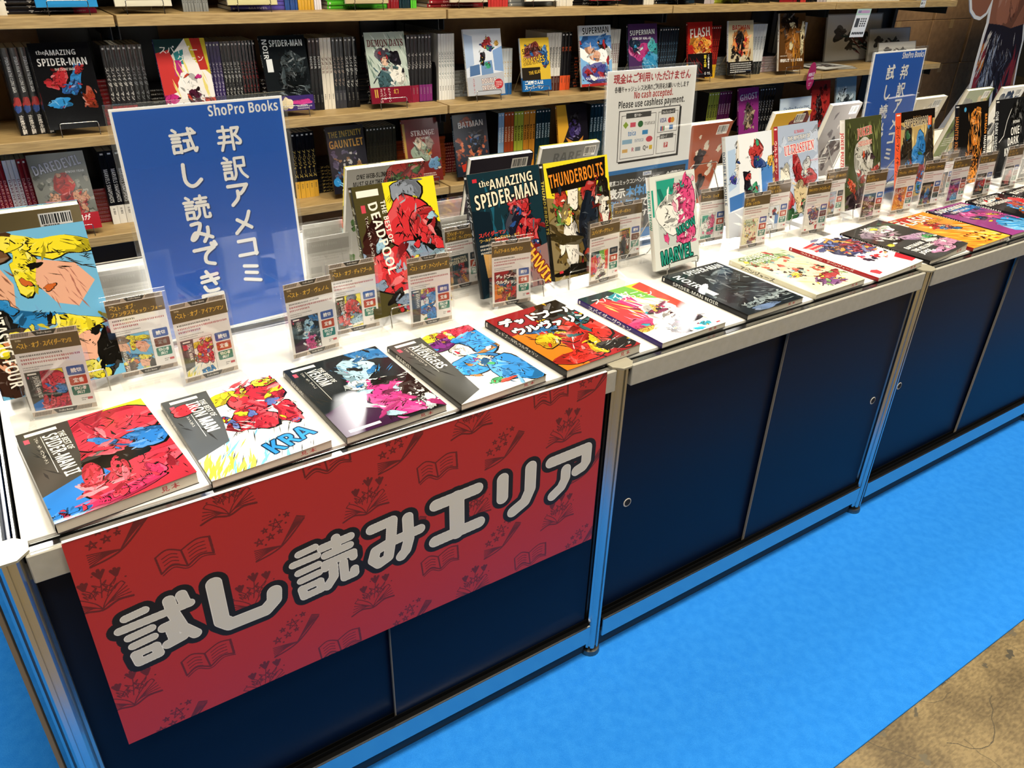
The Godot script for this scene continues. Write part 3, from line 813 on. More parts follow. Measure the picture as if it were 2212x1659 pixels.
	paint("flat_11", W, R, "#d98b2c", [
		["s", "#f2c24a", 40, 0, 20, 96, 116, 36, 2.4, 40], ["s", "#b23a1e", 30, 0, 10, 96, 124, 30, 2.2, 45], ["b", "#b5281e", 30, 10, 44, 10, 0, 0.2], ["b", "#b5281e", 54, 54, 20, 14, 30, 0.5, 1], ["b", "#2a5f96", 62, 70, 14, 8, 20, 0.5, 1], ["b", "#e8d89a", 60, 60, 10, 5, 40, 0.5, 1], ["s", "#fff2c8", 14, 30, 60, 60, 70, 40, 1.0, 45], ["k", "#3a2416", 30, 40, 100, 56, 36, 2.4], ["t", "THE", 6, 8, 8, "#f4e8d2", 16, 0, 0, 0.6], ["t", "FLASH", 4, 34, 30, "#efe6d6", 80, 0, -4, 1.0, "#5a1410"], ["t", "YEAR ONE", 48, 44, 9, "#e2a32c", 40, 0, -4, 0.7]], true)
	paint("flat_12", W, R, "#8a3b78", [
		["b", "#3b2a50", 22, 20, 30, 18, 0, 0.4], ["b", "#c24a8c", 60, 60, 40, 16, 24, 0.4, 1], ["b", "#2a6fae", 70, 24, 34, 14, 10, 0.4, 1], ["b", "#3a8ec8", 74, 112, 40, 30, 0, 0.3], ["s", "#9fd2ee", 26, 34, 84, 62, 54, 26, 1.4, 30], ["b", "#2a2a3c", 40, 66, 16, 9, 0, 0.4, 1], ["b", "#d8b23a", 80, 66, 9, 5, 20, 0.4, 1], ["s", "#5c1c50", 24, 20, 40, 70, 46, 26, 1.2, 24], ["t", "SUPERMAN", 6, 22, 17, "#f1ede4", 88, 0, -3, 0.9], ["t", "SON OF KAL-EL", 26, 32, 8, "#f1ede4", 52, 0, -3]], true)
	paint("flat_13", W, R, "#1b1a1c", [
		["b", "#d8d4cc", 40, 16, 40, 10, -6, 0.4], ["b", "#2f7fc0", 56, 60, 20, 26, 20, 0.4, 1], ["b", "#c22a2e", 80, 56, 26, 30, 10, 0.3, 1], ["b", "#a34a2c", 40, 92, 26, 14, 0, 0.4, 1], ["b", "#d9b23c", 72, 100, 14, 8, 0, 0.4, 1], ["k", "#e0c09a", 14, 30, 40, 50, 60, 4], ["t", "SUPERMAN", 6, 20, 17, "#1b1a1c", 84, 0, -4], ["t", "SUPERMAN", 6, 40, 14, "#f1ede4", 70, 0, 0, 0.9]], true)
	paint("flat_14", W / 2, R, "#221d1c", [["b", "#b02a28", 60, 70, 34, 40, 20, 0.4, 1], ["k", "#d8d2c4", 20, 20, 30, 60, 60, 3], ["t", "BATMAN", 6, 22, 17, "#f1ede4", 84, 0, -4]], true)

	# ---- the row of books standing on wire easels
	paint("stand_1", 420, R, "#6fb4dc", [
		["p", "#e0aa8c", [0, 22, 26, 26, 34, 44, 30, 66, 14, 72, 0, 64]], ["s", "#8a5a44", 22, 0, 24, 30, 40, 16, 1.0, 60], ["b", "#6b4a30", 14, 12, 26, 12, 0, 0.4, 1.5], ["b", "#eadb2e", 66, 16, 34, 10, 14, 0.45, 1.5], ["b", "#eadb2e", 46, 34, 10, 22, -14, 0.5, 1.5], ["p", "#e2ab90", [56, 26, 84, 34, 96, 52, 78, 72, 62, 66, 50, 46]], ["s", "#a86c5c", 16, 54, 34, 36, 30, 14, 0.8, 70], ["s", "#2a1c12", 22, 40, 10, 56, 30, 16, 0.7, 20],
		["b", "#15130f", 24, 78, 34, 16, 30, 0.3], ["b", "#2a82c4", 50, 80, 28, 9, 22, 0.35, 1.5], ["b", "#c8642c", 30, 102, 24, 12, 0, 0.4, 1.5], ["b", "#3a241a", 14, 118, 26, 24, 0, 0.3], ["b", "#eadb2e", 70, 88, 26, 8, 10, 0.45, 1.5], ["p", "#e2ab90", [52, 94, 88, 96, 90, 116, 74, 126, 56, 118]], ["s", "#2a1c12", 16, 50, 90, 40, 34, 14, 0.7, 30], ["b", "#15130f", 94, 118, 12, 22, 0, 0.4], ["b", "#d7cf4a", 74, 132, 14, 9, 0, 0.4, 1],
		["t", "FANTASTIC FOUR", 8, 52, 15, "#f4f1e6", 80, 0, 90]], true)
	paint("stand_2", 420, R, "#f2e02a", [
		["p", "#4b4526", [0, 0, 36, 0, 40, 141, 0, 141]], ["b", "#3a1c18", 16, 62, 18, 26, 20, 0.4], ["b", "#8a93a2", 62, 16, 16, 20, 0, 0.3, 2], ["b", "#d1343a", 60, 44, 30, 26, 20, 0.2, 2], ["b", "#15120f", 84, 60, 20, 26, -20, 0.3], ["b", "#d1343a", 78, 48, 15, 18, 30, 0.2, 2], ["b", "#7f93ac", 60, 82, 24, 14, -20, 0.4, 2], ["b", "#d1343a", 34, 96, 24, 32, -30, 0.25, 2], ["b", "#9cc4dc", 78, 102, 26, 22, 0, 0.4, 1.5], ["s", "#161210", 40, 20, 30, 76, 100, 16, 1.0, 60], ["p", "#f0ede4", [36, 118, 100, 112, 100, 120, 36, 126]], ["b", "#e4cf2c", 70, 132, 26, 8, 0, 0.3, 1], ["b", "#7f93ac", 46, 130, 16, 8, 0, 0.4, 1.5],
		["r", "#f4f1e6", 4, 5, 26, 7], ["r", "#d14a5a", 7, 20, 5, 8], ["t", "THE BEST OF", 30, 18, 8, "#f4f1e6", 46, 0, 86], ["t", "DEADPOOL", 15, 18, 15, "#f4f1e6", 80, 0, 82], ["j", "ベスト・オブ・デッドプール", 9, 32, 4, "#e8e4da", 0.12, true]], true)
	paint("stand_3", 420, R, "#17303a", [
		["s", "#1f5a70", 16, 4, 4, 92, 60, 40, 3.0, 90], ["p", "#12202a", [0, 40, 24, 44, 30, 120, 0, 141]], ["b", "#b92f34", 66, 44, 14, 12, 0, 0.2, 1.5], ["b", "#1a1c2a", 62, 70, 22, 24, 10, 0.35], ["b", "#b92f34", 74, 78, 18, 18, 20, 0.35, 1.5], ["b", "#2b4e8e", 70, 98, 16, 12, -20, 0.4, 1.5], ["b", "#b92f34", 40, 82, 12, 6, 30, 0.4, 1.5], ["p", "#8c6c6a", [40, 104, 100, 92, 100, 141, 46, 141]], ["s", "#4a3a40", 30, 40, 100, 58, 38, 18, 2.0, 90], ["p", "#c79a5a", [8, 90, 20, 92, 22, 118, 10, 118]], ["s", "#1a1a22", 20, 40, 50, 40, 50, 14, 0.8, 60], ["k", "#d8d2c4", 10, 60, 50, 30, 50, 1.4],
		["t", "the", 14, 16, 9, "#efe6cc", 0, 1, -4, 0.6], ["t", "AMAZING", 28, 20, 15, "#efe6cc", 62, 0, -3, 0.8], ["t", "SPIDER-MAN", 6, 40, 22, "#efe6cc", 90, 0, -4, 1.0], ["r", "#c9303c", 6, 6, 6, 4], ["j", "スパイダーマン", 5, 66, 5.4, "#c23a34", 0.2], ["j", "ワールド・ウィズアウト・ラブ", 5, 73, 4.0, "#d8b24a", 0.16], ["f", "#d8d2c4", 5, 80, 26, 3, 4], ["t", "THWIP", 62, 92, 20, "#e8b83a", 62, 0, 58, 1.6, "#7a2a22"]], true)
	paint("stand_4", 420, R, "#8a7844", [
		["p", "#ecd92e", [0, 0, 100, 0, 100, 44, 60, 34, 30, 46, 0, 40]], ["b", "#6c5a30", 50, 100, 60, 50, 0, 0.2], ["k", "#3a2f1c", 60, 4, 50, 92, 86, 2.4], ["b", "#ece6da", 40, 40, 9, 20, 0, 0.3, 1.5], ["b", "#ab2f2c", 66, 42, 11, 22, 0, 0.35, 1.5], ["b", "#b83c2c", 20, 48, 9, 18, 0, 0.35, 1.5], ["b", "#56803a", 26, 66, 12, 14, 0, 0.35, 1.5], ["b", "#1c2430", 62, 84, 16, 42, 6, 0.25, 1.5], ["b", "#e9e5dc", 32, 96, 10, 34, 0, 0.2, 1.5], ["b", "#e3cf5e", 30, 66, 8, 10, 0, 0.3, 1], ["b", "#9c2f26", 88, 76, 9, 22, 0, 0.35, 1.5], ["b", "#221c16", 88, 44, 9, 20, 0, 0.4, 1.5], ["b", "#1b1712", 60, 132, 50, 8, 0, 0.4],
		["p", "#16120e", [4, 6, 96, 2, 94, 30, 64, 28, 60, 34, 8, 36]], ["t", "THUNDERBOLTS", 7, 30, 22, "#e58a2c", 86, 0, -4, 1.0, "#16120e"], ["r", "#c9303c", 8, 130, 6, 3]], true)
	paint("stand_5", 360, 1.42, "#d9ddd8", [
		["r", "#c4cac6", 12, 6, 82, 104], ["p", "#2c9a84", [14, 8, 54, 8, 46, 40, 30, 62, 14, 64]], ["p", "#1f6f62", [14, 20, 22, 20, 40, 60, 30, 62]], ["b", "#e9ebe6", 44, 62, 30, 34, -16, 0.2, 0.8], ["b", "#d94a80", 78, 42, 18, 34, 0, 0.12, 1.2], ["b", "#d94a80", 72, 96, 20, 16, 0, 0.25, 1.2], ["s", "#8c9490", 12, 30, 30, 40, 50, 12, 0.4, 60], ["b", "#e8a0b8", 56, 22, 5, 7, 0, 0.3, 0.6], ["b", "#2c9a84", 70, 20, 5, 6, 0, 0.2],
		["t", "MEOW", 52, 96, 16, "#2c9a84", 46, 0, -16, 1.2, "#16302c"], ["t", "MARVEL", 12, 136, 30, "#2c9a84", 74, 0, -3, 1.6, "#16302c"], ["j", "マーベル・ミャオ", 14, 76, 5.4, "#5c6462", 0.1], ["j", "ナオ", 20, 86, 5.0, "#5c6462", 0.1], ["r", "#2c9a84", 2, 20, 4, 40]], true)
	paint("stand_6", 360, R, "#e6eaee", [
		["p", "#cdd9e8", [0, 0, 26, 0, 26, 90, 0, 110]], ["p", "#a9c2e0", [4, 20, 20, 18, 20, 70, 4, 76]], ["p", "#dfe7f0", [66, 0, 100, 0, 100, 90, 70, 80]], ["p", "#4a7fc0", [74, 46, 100, 40, 100, 100, 76, 96]], ["p", "#3f6fae", [4, 84, 36, 80, 36, 100, 4, 104]], ["p", "#8ea6c4", [40, 76, 70, 74, 70, 96, 40, 98]], ["b", "#b23a38", 64, 30, 15, 16, 30, 0.45, 1], ["b", "#28407c", 70, 42, 13, 8, 40, 0.4, 0.8], ["b", "#1c1a22", 44, 72, 9, 18, -20, 0.4, 0.8], ["b", "#b23a38", 46, 60, 6, 5, 0, 0.3, 0.6], ["b", "#e0b04a", 96, 42, 7, 7, 0, 0.2, 0.8], ["b", "#4a4aa0", 14, 60, 7, 7, 0, 0.3], ["b", "#3f9a70", 60, 78, 8, 8, 0, 0.3], ["p", "#c8ccd4", [0, 106, 100, 96, 100, 141, 0, 141]], ["s", "#f4f4f4", 10, 6, 104, 80, 34, 40, 2.4, 30], ["b", "#d8d4cc", 24, 34, 4, 26, 4, 0.1], ["busy"]], true)
	paint("stand_7", 360, R, "#a6b4cc", [
		["k", "#bcc8dc", 16, 4, 20, 92, 80, 12], ["b", "#e0dccc", 16, 78, 12, 22, -20, 0.4, 1], ["b", "#9c2a2e", 46, 66, 12, 22, -10, 0.35, 1], ["b", "#c9ccce", 70, 62, 9, 10, 10, 0.3, 1], ["b", "#9c2a2e", 72, 84, 22, 14, 10, 0.3, 1], ["b", "#b8bcbe", 66, 76, 10, 6, 0, 0.3, 0.8], ["b", "#c6b48c", 56, 110, 20, 24, 0, 0.25, 1], ["b", "#9c2a2e", 22, 112, 14, 12, 30, 0.4, 1], ["b", "#2f4a34", 80, 128, 26, 14, 0, 0.35], ["b", "#345c3a", 20, 134, 30, 9, 0, 0.35], ["s", "#34241e", 26, 10, 60, 80, 70, 12, 0.7, 60],
		["t", "ULTRAMAN", 40, 14, 6.5, "#c23036", 24, 0, 0], ["t", "THE MYSTERY OF", 24, 24, 8.5, "#f3f0e8", 56, 0, -1, 0.5, "#3c4a62"], ["t", "ULTRASEVEN", 15, 44, 19, "#c8283a", 74, 1, -2, 0.9, "#f3e8e0"], ["j", "ウルトラセブン", 78, 56, 3.6, "#c23036", 0.14]], true)
	paint("stand_8", 360, R, "#41462a", [
		["s", "#77804a", 44, 6, 4, 90, 40, 24, 1.6, 80], ["s", "#2a2c18", 40, 4, 4, 92, 60, 26, 1.8, 90], ["b", "#b9b8ae", 52, 66, 26, 36, 0, 0.15, 1], ["s", "#5c5a50", 8, 34, 44, 36, 50, 26, 2.4, 70], ["s", "#8d8c82", 26, 30, 50, 44, 60, 16, 0.8, 60], ["b", "#8a4036", 52, 96, 14, 6, 0, 0.3], ["b", "#a83428", 84, 88, 14, 8, -20, 0.5], ["b", "#3a2c30", 52, 128, 50, 18, 0, 0.3], ["b", "#b5482c", 20, 104, 12, 7, 30, 0.5], ["t", "JOKER", 34, 30, 18, "#bb2b2b", 40, 1, -4, 0.6, "#e2d8c8"], ["t", "PUZZLEBOX", 36, 44, 9, "#e2d8c8", 38, 1, -2, 0.4, "#bb2b2b"]], true)
	paint("stand_9", 360, R, "#b39a64", [
		["s", "#e2cf94", 40, 4, 14, 92, 70, 34, 2.4, 80], ["b", "#2a241c", 18, 62, 16, 40, 0, 0.5], ["b", "#2a241c", 86, 66, 16, 44, 0, 0.5], ["s", "#3a3022", 26, 4, 40, 92, 80, 34, 2.4, 80], ["b", "#2b72b4", 54, 74, 20, 36, 0, 0.25, 1], ["b", "#7c2a30", 56, 104, 22, 14, 0, 0.3, 1], ["b", "#35603e", 16, 118, 18, 20, 0, 0.4], ["b", "#2b72b4", 62, 128, 14, 14, 0, 0.3, 1], ["r", "#16110e", 0, 0, 100, 16], ["t", "SUPERMAN", 10, 26, 17, "#4a4038", 70, 0, -2, 0.8, "#d8ccb0"], ["r", "#e05a2a", 80, 12, 10, 15], ["t", "YEAR ONE", 83, 14, 4, "#f4ecdc", 12, 0, 90], ["j", "スーパーマン", 34, 8, 4, "#b08a5a", 0.12]], true)
	paint("stand_10", 360, R, "#12100f", [
		["b", "#dd8a34", 54, 22, 14, 14, 0, 0.5], ["b", "#12100f", 54, 24, 9, 8, 0, 0.5], ["b", "#d97f2e", 56, 50, 13, 26, 0, 0.5], ["b", "#12100f", 57, 48, 6, 14, 0, 0.5], ["s", "#e29a44", 36, 26, 10, 50, 70, 24, 1.2, 80], ["s", "#d97f2e", 30, 22, 70, 60, 40, 22, 1.6, 100], ["k", "#d98a34", 90, 10, 84, 60, 44, 1.8], ["b", "#d98a34", 52, 130, 26, 10, 0, 0.5], ["k", "#12100f", 30, 20, 100, 60, 36, 2.0], ["d", "#4a9ac8", 18, 10, 4, 4], ["t", "BATMAN", 88, 22, 11, "#e08a34", 36, 0, 90, 0.2, "#12100f"], ["t", "HAUNTED KNIGHT", 88, 60, 11, "#f1ede4", 72, 0, 90]], true)
	paint("stand_11", 360, R, "#17181a", [
		["l", "#e8e8e4", 1.6, [4, 76, 20, 66, 30, 40, 44, 20, 56, 16]], ["b", "#0c0d0e", 66, 40, 20, 30, 0, 0.2], ["s", "#3c4044", 20, 50, 20, 44, 60, 26, 0.8, 80], ["t", "BATMAN", 52, 46, 7, "#e8e8e4", 26, 0, 0], ["t", "ONE", 46, 68, 20, "#f1f0ea", 34, 0, -3], ["t", "DARK", 36, 86, 20, "#f1f0ea", 42, 0, -3], ["t", "KNIGHT", 26, 104, 20, "#f1f0ea", 54, 0, -3], ["s", "#2c3034", 20, 20, 110, 70, 24, 30, 1.2, 90]], true)

	# ---- backs of the books on the far half of the counter
	var backs := [["#7a6a46", "#2a2a2e", "#9c5a3a"], ["#a9a7a0", "#b83c36", "#4b6a3a"], ["#2c2730", "#6a5c74", "#3a3340"], ["#8f8f8c", "#5c5c5a", "#c4c4c0"], ["#a3543a", "#2a1f22", "#d8ccb8"], ["#d9aa34", "#6a2a2a", "#2f6a44"], ["#7d7570", "#3a2c2a", "#a59a90"], ["#cfc2a6", "#b8503c", "#e2d6c0"], ["#6d7a44", "#4a4a3a", "#b8a06a"], ["#e4e2dc", "#2c2c30", "#8a8c90"]]
	for i in backs.size():
		var b: Array = backs[i]
		var ops := [["k", b[1], 9, 6, 16, 80, 110, 13], ["k", b[2], 8, 10, 20, 80, 110, 10], ["bar", "#ffffff", 66 if i % 2 == 0 else 60, 5, 26, 15], ["f", "#d8d4ca", 8, 100, 50, 4, 5]]
		if i == 1:
			ops = [["b", b[1], 78, 14, 30, 16, -10, 0.3, 1], ["b", "#4e7a3c", 62, 20, 12, 6, -20, 0.5, 1], ["t", "ONE WEB-SLINGER", 12, 14, 8, "#1c1a18", 46, 0, 0], ["t", "MUST SLAY THE OTHER--", 8, 23, 8, "#1c1a18", 58, 0, 0], ["t", "OR NED LEEDS IS", 14, 32, 8, "#1c1a18", 42, 0, 0], ["k", b[2], 8, 10, 50, 80, 80, 10]]
		if i == 3:
			ops = [["t", "RARE", 20, 22, 18, "#6c6c6a", 50, 0, 0], ["bar", "#ffffff", 74, 4, 20, 14]]
		paint("back_%d" % (i + 1), 200, R, b[0], ops)

	# ---- books facing out on the shelves
	var Q := 1.53
	paint("shelf_clone", 260, Q, "#121214", [["b", "#a92a30", 40, 62, 14, 16, 0, 0.4, 1], ["b", "#3078b4", 66, 62, 10, 20, 10, 0.35, 1], ["b", "#2f5a9a", 54, 80, 16, 12, 0, 0.4, 1], ["b", "#a92a30", 74, 46, 10, 6, -40, 0.5, 1], ["b", "#a92a30", 22, 72, 12, 7, 20, 0.5], ["b", "#2f86c4", 30, 106, 22, 8, -10, 0.4], ["b", "#8f3420", 82, 100, 12, 16, 0, 0.5], ["t", "the", 10, 20, 9, "#eceae4", 0, 1], ["t", "AMAZING", 24, 22, 13, "#eceae4", 52], ["t", "SPIDER-MAN", 8, 40, 18, "#eceae4", 84], ["t", "THE CLONE SAGA", 34, 49, 6, "#d6d2c8", 34]])
	paint("shelf_gwen", 260, Q, "#eee9e2", [["p", "#243c3c", [0, 0, 60, 0, 30, 30, 0, 34]], ["p", "#c43a38", [0, 26, 26, 20, 40, 70, 26, 100, 0, 110]], ["p", "#c9b53a", [60, 0, 100, 0, 100, 70, 70, 40]], ["p", "#b3352e", [70, 0, 90, 0, 96, 60, 80, 60]], ["p", "#3a8a8c", [34, 26, 54, 20, 50, 48, 36, 46]], ["p", "#b0307a", [30, 40, 46, 40, 44, 70, 30, 70]], ["s", "#e4d37a", 16, 10, 30, 80, 60, 44, 2.4, 78], ["b", "#efece6", 54, 90, 20, 28, 0, 0.3], ["b", "#4a1c30", 60, 118, 14, 24, 10, 0.3], ["b", "#22181a", 50, 134, 16, 14, 0, 0.3], ["b", "#c2402c", 88, 120, 14, 8, 0, 0.4], ["b", "#c2307a", 12, 112, 16, 10, 0, 0.3], ["j", "スパイダー", 8, 12, 15, "#f3f0ea", 0.1, false, 2], ["j", "グウェン", 40, 30, 13, "#f3f0ea", 0.1, false, 2]])
	paint("shelf_noir", 260, Q, "#15191c", [["b", "#3c464a", 62, 60, 26, 26, 0, 0.2], ["b", "#20282c", 62, 64, 22, 20, 0, 0.25], ["s", "#66727a", 30, 30, 50, 60, 60, 20, 0.8, 60], ["b", "#0e1214", 60, 92, 30, 22, 0, 0.3], ["s", "#8b979c", 16, 20, 100, 76, 20, 22, 0.8, 10], ["t", "SPIDER-MAN", 20, 22, 18, "#cfd6d6", 74], ["t", "NOIR", 5, 6, 15, "#e4e8e8", 40, 0, 90], ["r", "#dfe3e3", 8, 46, 13, 26], ["r", "#3a2a6a", 0, 122, 100, 31], ["b", "#c83a8a", 70, 136, 24, 6, 0, 0.4], ["b", "#e0cfa8", 38, 138, 12, 14, 0, 0.3], ["f", "#e8e4da", 60, 144, 34, 2, 4]])
	paint("shelf_demon", 260, Q, "#b4c0b4", [["s", "#6f8478", 50, 0, 0, 96, 110, 34, 1.8, 70], ["s", "#dfe6de", 30, 0, 0, 96, 100, 34, 1.6, 60], ["b", "#433c48", 40, 50, 16, 20, 0, 0.3], ["b", "#d8b49a", 44, 62, 9, 10, 0, 0.2], ["b", "#1c1a20", 70, 58, 12, 22, -20, 0.3], ["b", "#3f5c62", 44, 100, 26, 22, 0, 0.25], ["b", "#e7e4d8", 72, 92, 20, 20, 0, 0.3], ["b", "#9c2a30", 40, 80, 8, 4, 20, 0.4], ["l", "#22202a", 2.4, [10, 108, 30, 84]], ["t", "DEMON DAYS", 5, 30, 20, "#5c1c24", 90, 1], ["r", "#7a1a2c", 0, 118, 100, 35], ["j", "マーベル", 30, 120, 6.6, "#f0e8e0", 0.12, true], ["j", "ユニバース", 22, 120, 6.4, "#f0e8e0", 0.12, true], ["j", "かつてない", 42, 120, 6.4, "#f0e8e0", 0.12, true], ["j", "幻", 56, 122, 13, "#c9a24a", 0.1], ["r", "#c9a24a", 9, 122, 3, 18], ["r", "#c9a24a", 14, 122, 3, 18]])
	paint("shelf_double", 240, Q, "#d9dfe8", [["p", "#a9bcd8", [0, 10, 22, 16, 22, 80, 0, 90]], ["p", "#7d9cc8", [74, 50, 100, 40, 100, 100, 76, 96]], ["p", "#52719c", [10, 84, 36, 80, 36, 104, 8, 108]], ["p", "#6f8fb8", [40, 76, 70, 72, 72, 104, 40, 106]], ["b", "#a8363a", 60, 34, 14, 12, 30, 0.5], ["b", "#2f3f74", 66, 44, 10, 6, 30, 0.4], ["b", "#1d1a20", 46, 66, 8, 14, 0, 0.4], ["b", "#3f9a70", 58, 84, 8, 7, 0, 0.3], ["b", "#d8a84a", 86, 34, 6, 6, 0, 0.2], ["p", "#b4b8c0", [0, 110, 100, 100, 100, 153, 0, 153]], ["t", "DOUBLE", 38, 126, 15, "#f0efe8", 40, 0, -4, 0.8, "#6a3030"], ["t", "TROUBLE", 38, 142, 15, "#f0efe8", 44, 0, -4, 0.8, "#6a3030"], ["d", "#b8323a", 84, 128, 12, 12], ["f", "#f0e4dc", 76, 122, 16, 4, 4], ["j", "スパイダーマン", 14, 112, 5, "#a83a38", 0.12, true]])
	paint("shelf_smash", 200, 1.42, "#d8b43a", [["b", "#7c3a34", 40, 36, 30, 22, 0, 0.3], ["b", "#2c5f9c", 80, 50, 14, 26, 0, 0.3], ["r", "#2a241c", 0, 78, 64, 34], ["t", "SUPERMAN", 6, 42, 18, "#1f1a16", 70, 0, -6], ["t", "SMASHES", 8, 72, 24, "#e2b83a", 76, 0, -6, 1.0, "#1f1a16"], ["t", "THE KLAN", 24, 98, 13, "#e2b83a", 44, 0, -6], ["r", "#2166a8", 0, 112, 100, 30], ["j", "ご近所さんは", 6, 113, 11, "#f4f1e8", 0.16], ["j", "スーパーマン", 6, 126, 11, "#f4f1e8", 0.16]])
	paint("shelf_super", 240, Q, "#7fb4e2", [["b", "#f4f6f4", 50, 70, 50, 34, 0, 0.25], ["b", "#3c6fb0", 50, 40, 60, 20, 0, 0.2], ["b", "#d8a284", 40, 70, 24, 16, 40, 0.4], ["b", "#241c1c", 70, 50, 14, 10, 20, 0.4], ["b", "#4a4a90", 50, 122, 48, 28, 0, 0.2], ["b", "#a02c34", 30, 114, 20, 9, -20, 0.4], ["b", "#a02c34", 74, 126, 18, 9, 20, 0.4], ["r", "#c9ced4", 0, 0, 100, 26], ["t", "SUPERMAN", 10, 22, 22, "#15181c", 84, 0, -2, 0.8, "#e8ecee"], ["t", "SUPERMAN", 14, 136, 9, "#e8e4e4", 74], ["r", "#b0302c", 0, 146, 100, 7]])
	paint("shelf_kal", 240, Q, "#4a2f5a", [["b", "#b03a78", 40, 72, 34, 24, 20, 0.4], ["b", "#1f2a3c", 24, 56, 18, 20, 0, 0.4], ["b", "#2f86b4", 76, 110, 34, 34, 0, 0.4], ["b", "#3f9aa0", 84, 60, 16, 20, 0, 0.4], ["b", "#cfd4d8", 40, 62, 10, 6, 20, 0.4], ["s", "#7fc4dc", 20, 30, 90, 66, 60, 24, 1.4, 50], ["t", "SUPERMAN", 6, 30, 18, "#e9ecec", 86, 0, -2, 0.8], ["t", "SON OF KAL-EL", 14, 41, 9, "#e9ecec", 66]])
	paint("shelf_flash", 220, Q, "#a8241e", [["b", "#d98b34", 54, 62, 40, 26, 0, 0.3], ["b", "#a8241e", 56, 66, 16, 10, 30, 0.5, 1], ["s", "#f0c85a", 20, 10, 40, 80, 50, 24, 1.4, 40], ["t", "FLASH", 8, 44, 34, "#ecdfd2", 84, 0, -4, 0.8, "#5a1410"], ["r", "#1a1416", 0, 86, 100, 67], ["s", "#7c1c1c", 20, 6, 92, 50, 50, 22, 1.4, 60], ["r", "#171313", 58, 88, 36, 44], ["j", "変える", 64, 90, 12, "#e8d23a", 0.14, true], ["j", "この世界を", 80, 90, 8, "#f1ede4", 0.14, true], ["t", "6 16", 66, 146, 10, "#f1ede4", 24]])
	paint("shelf_beyond", 220, Q, "#c9b994", [["b", "#d98a4a", 50, 60, 36, 36, 0, 0.2], ["b", "#201a18", 50, 64, 16, 34, 0, 0.25], ["p", "#b02a28", [24, 50, 34, 46, 52, 90, 48, 104]], ["p", "#b02a28", [78, 46, 68, 46, 50, 90, 54, 104]], ["k", "#2a241e", 20, 12, 90, 76, 50, 6], ["k", "#d8d0bc", 14, 12, 100, 76, 30, 5], ["t", "BATMAN", 14, 26, 18, "#a8242a", 72, 0, 0], ["f", "#4a3c30", 22, 30, 56, 1, 5], ["r", "#1c1816", 0, 116, 100, 37], ["f", "#ecebe4", 8, 120, 84, 5, 6]])
	paint("shelf_photo", 240, 1.4, "#5a3a1c", [["b", "#2c1c10", 40, 30, 34, 30, 0, 0.2], ["b", "#8c5624", 50, 74, 24, 40, 0, 0.2], ["s", "#c9882e", 24, 50, 40, 30, 70, 40, 2.0, 92], ["b", "#d8c89a", 90, 60, 8, 40, 0, 0.3], ["j", "棚橋弘至", 6, 110, 9, "#f1ece2", 0.12], ["j", "ラスト写真集", 46, 111, 8, "#f1ece2", 0.12], ["f", "#e8dfd0", 6, 102, 60, 1, 5]])
	paint("shelf_dare", 260, Q, "#6e6f66", [["k", "#4c4e46", 30, 4, 40, 92, 90, 9], ["k", "#8d8c80", 24, 4, 40, 92, 90, 6], ["b", "#a92a24", 52, 60, 20, 20, 0, 0.15], ["b", "#8f2420", 52, 100, 36, 20, 0, 0.25], ["b", "#c08a6a", 30, 92, 12, 12, 30, 0.5], ["b", "#c08a6a", 76, 88, 12, 12, -30, 0.5], ["t", "DAREDEVIL", 6, 40, 26, "#b9bac4", 88, 0, -10, 0.8, "#2a2c32"], ["t", "KNOW FEAR", 60, 40, 6, "#d8d8d2", 34], ["r", "#b02430", 0, 120, 100, 33], ["j", "の男が", 48, 123, 12, "#f4f0ec", 0.14], ["f", "#f4f0ec", 10, 140, 70, 1, 10]])
	paint("shelf_inf", 220, Q, "#1c1a22", [["k", "#4a4258", 24, 10, 56, 80, 70, 8], ["k", "#7c5a3a", 16, 10, 70, 80, 60, 6], ["k", "#2f6a9a", 14, 10, 90, 80, 50, 6], ["k", "#a8a4a0", 12, 20, 60, 60, 60, 4], ["t", "THE INFINITY", 6, 26, 19, "#c9a23a", 88, 0, -2], ["t", "GAUNTLET", 4, 50, 24, "#c9923a", 92, 0, -2], ["d", "#2c86c4", 12, 126, 10, 10], ["s", "#8ec2e4", 18, 10, 120, 80, 26, 16, 1.6, 30]])
	paint("shelf_strange", 220, Q, "#6e241e", [["b", "#8c9a84", 46, 80, 24, 26, 0, 0.35], ["b", "#c9b49a", 40, 56, 9, 12, 0, 0.3], ["b", "#8a7a6c", 70, 60, 10, 18, 0, 0.3], ["b", "#5c86a8", 80, 110, 14, 18, 0, 0.4], ["b", "#b87a3a", 66, 82, 8, 9, 0, 0.3], ["b", "#4c7c50", 30, 106, 14, 12, 0, 0.4], ["r", "#a8842e", 0, 10, 7, 143], ["t", "STRANGE", 22, 40, 17, "#e8e2d6", 66, 1], ["t", "ACADEMY", 40, 49, 7, "#e8e2d6", 30, 1], ["t", "1", 50, 66, 8, "#e0b08a", 0, 1], ["f", "#e8e2d6", 30, 132, 50, 3, 5]])
	paint("shelf_bat", 220, Q, "#1f2430", [["b", "#a8401e", 40, 20, 22, 10, 0, 0.4], ["k", "#7a3a26", 26, 6, 56, 88, 70, 7], ["k", "#b8603a", 14, 10, 70, 80, 50, 6], ["b", "#161820", 64, 66, 22, 28, 0, 0.4], ["b", "#2f4a78", 62, 64, 10, 12, 0, 0.3], ["t", "BATMAN", 14, 34, 20, "#d8cfc4", 76, 0, -3], ["p", "#b8321e", [14, 124, 70, 112, 74, 128, 18, 142]]])
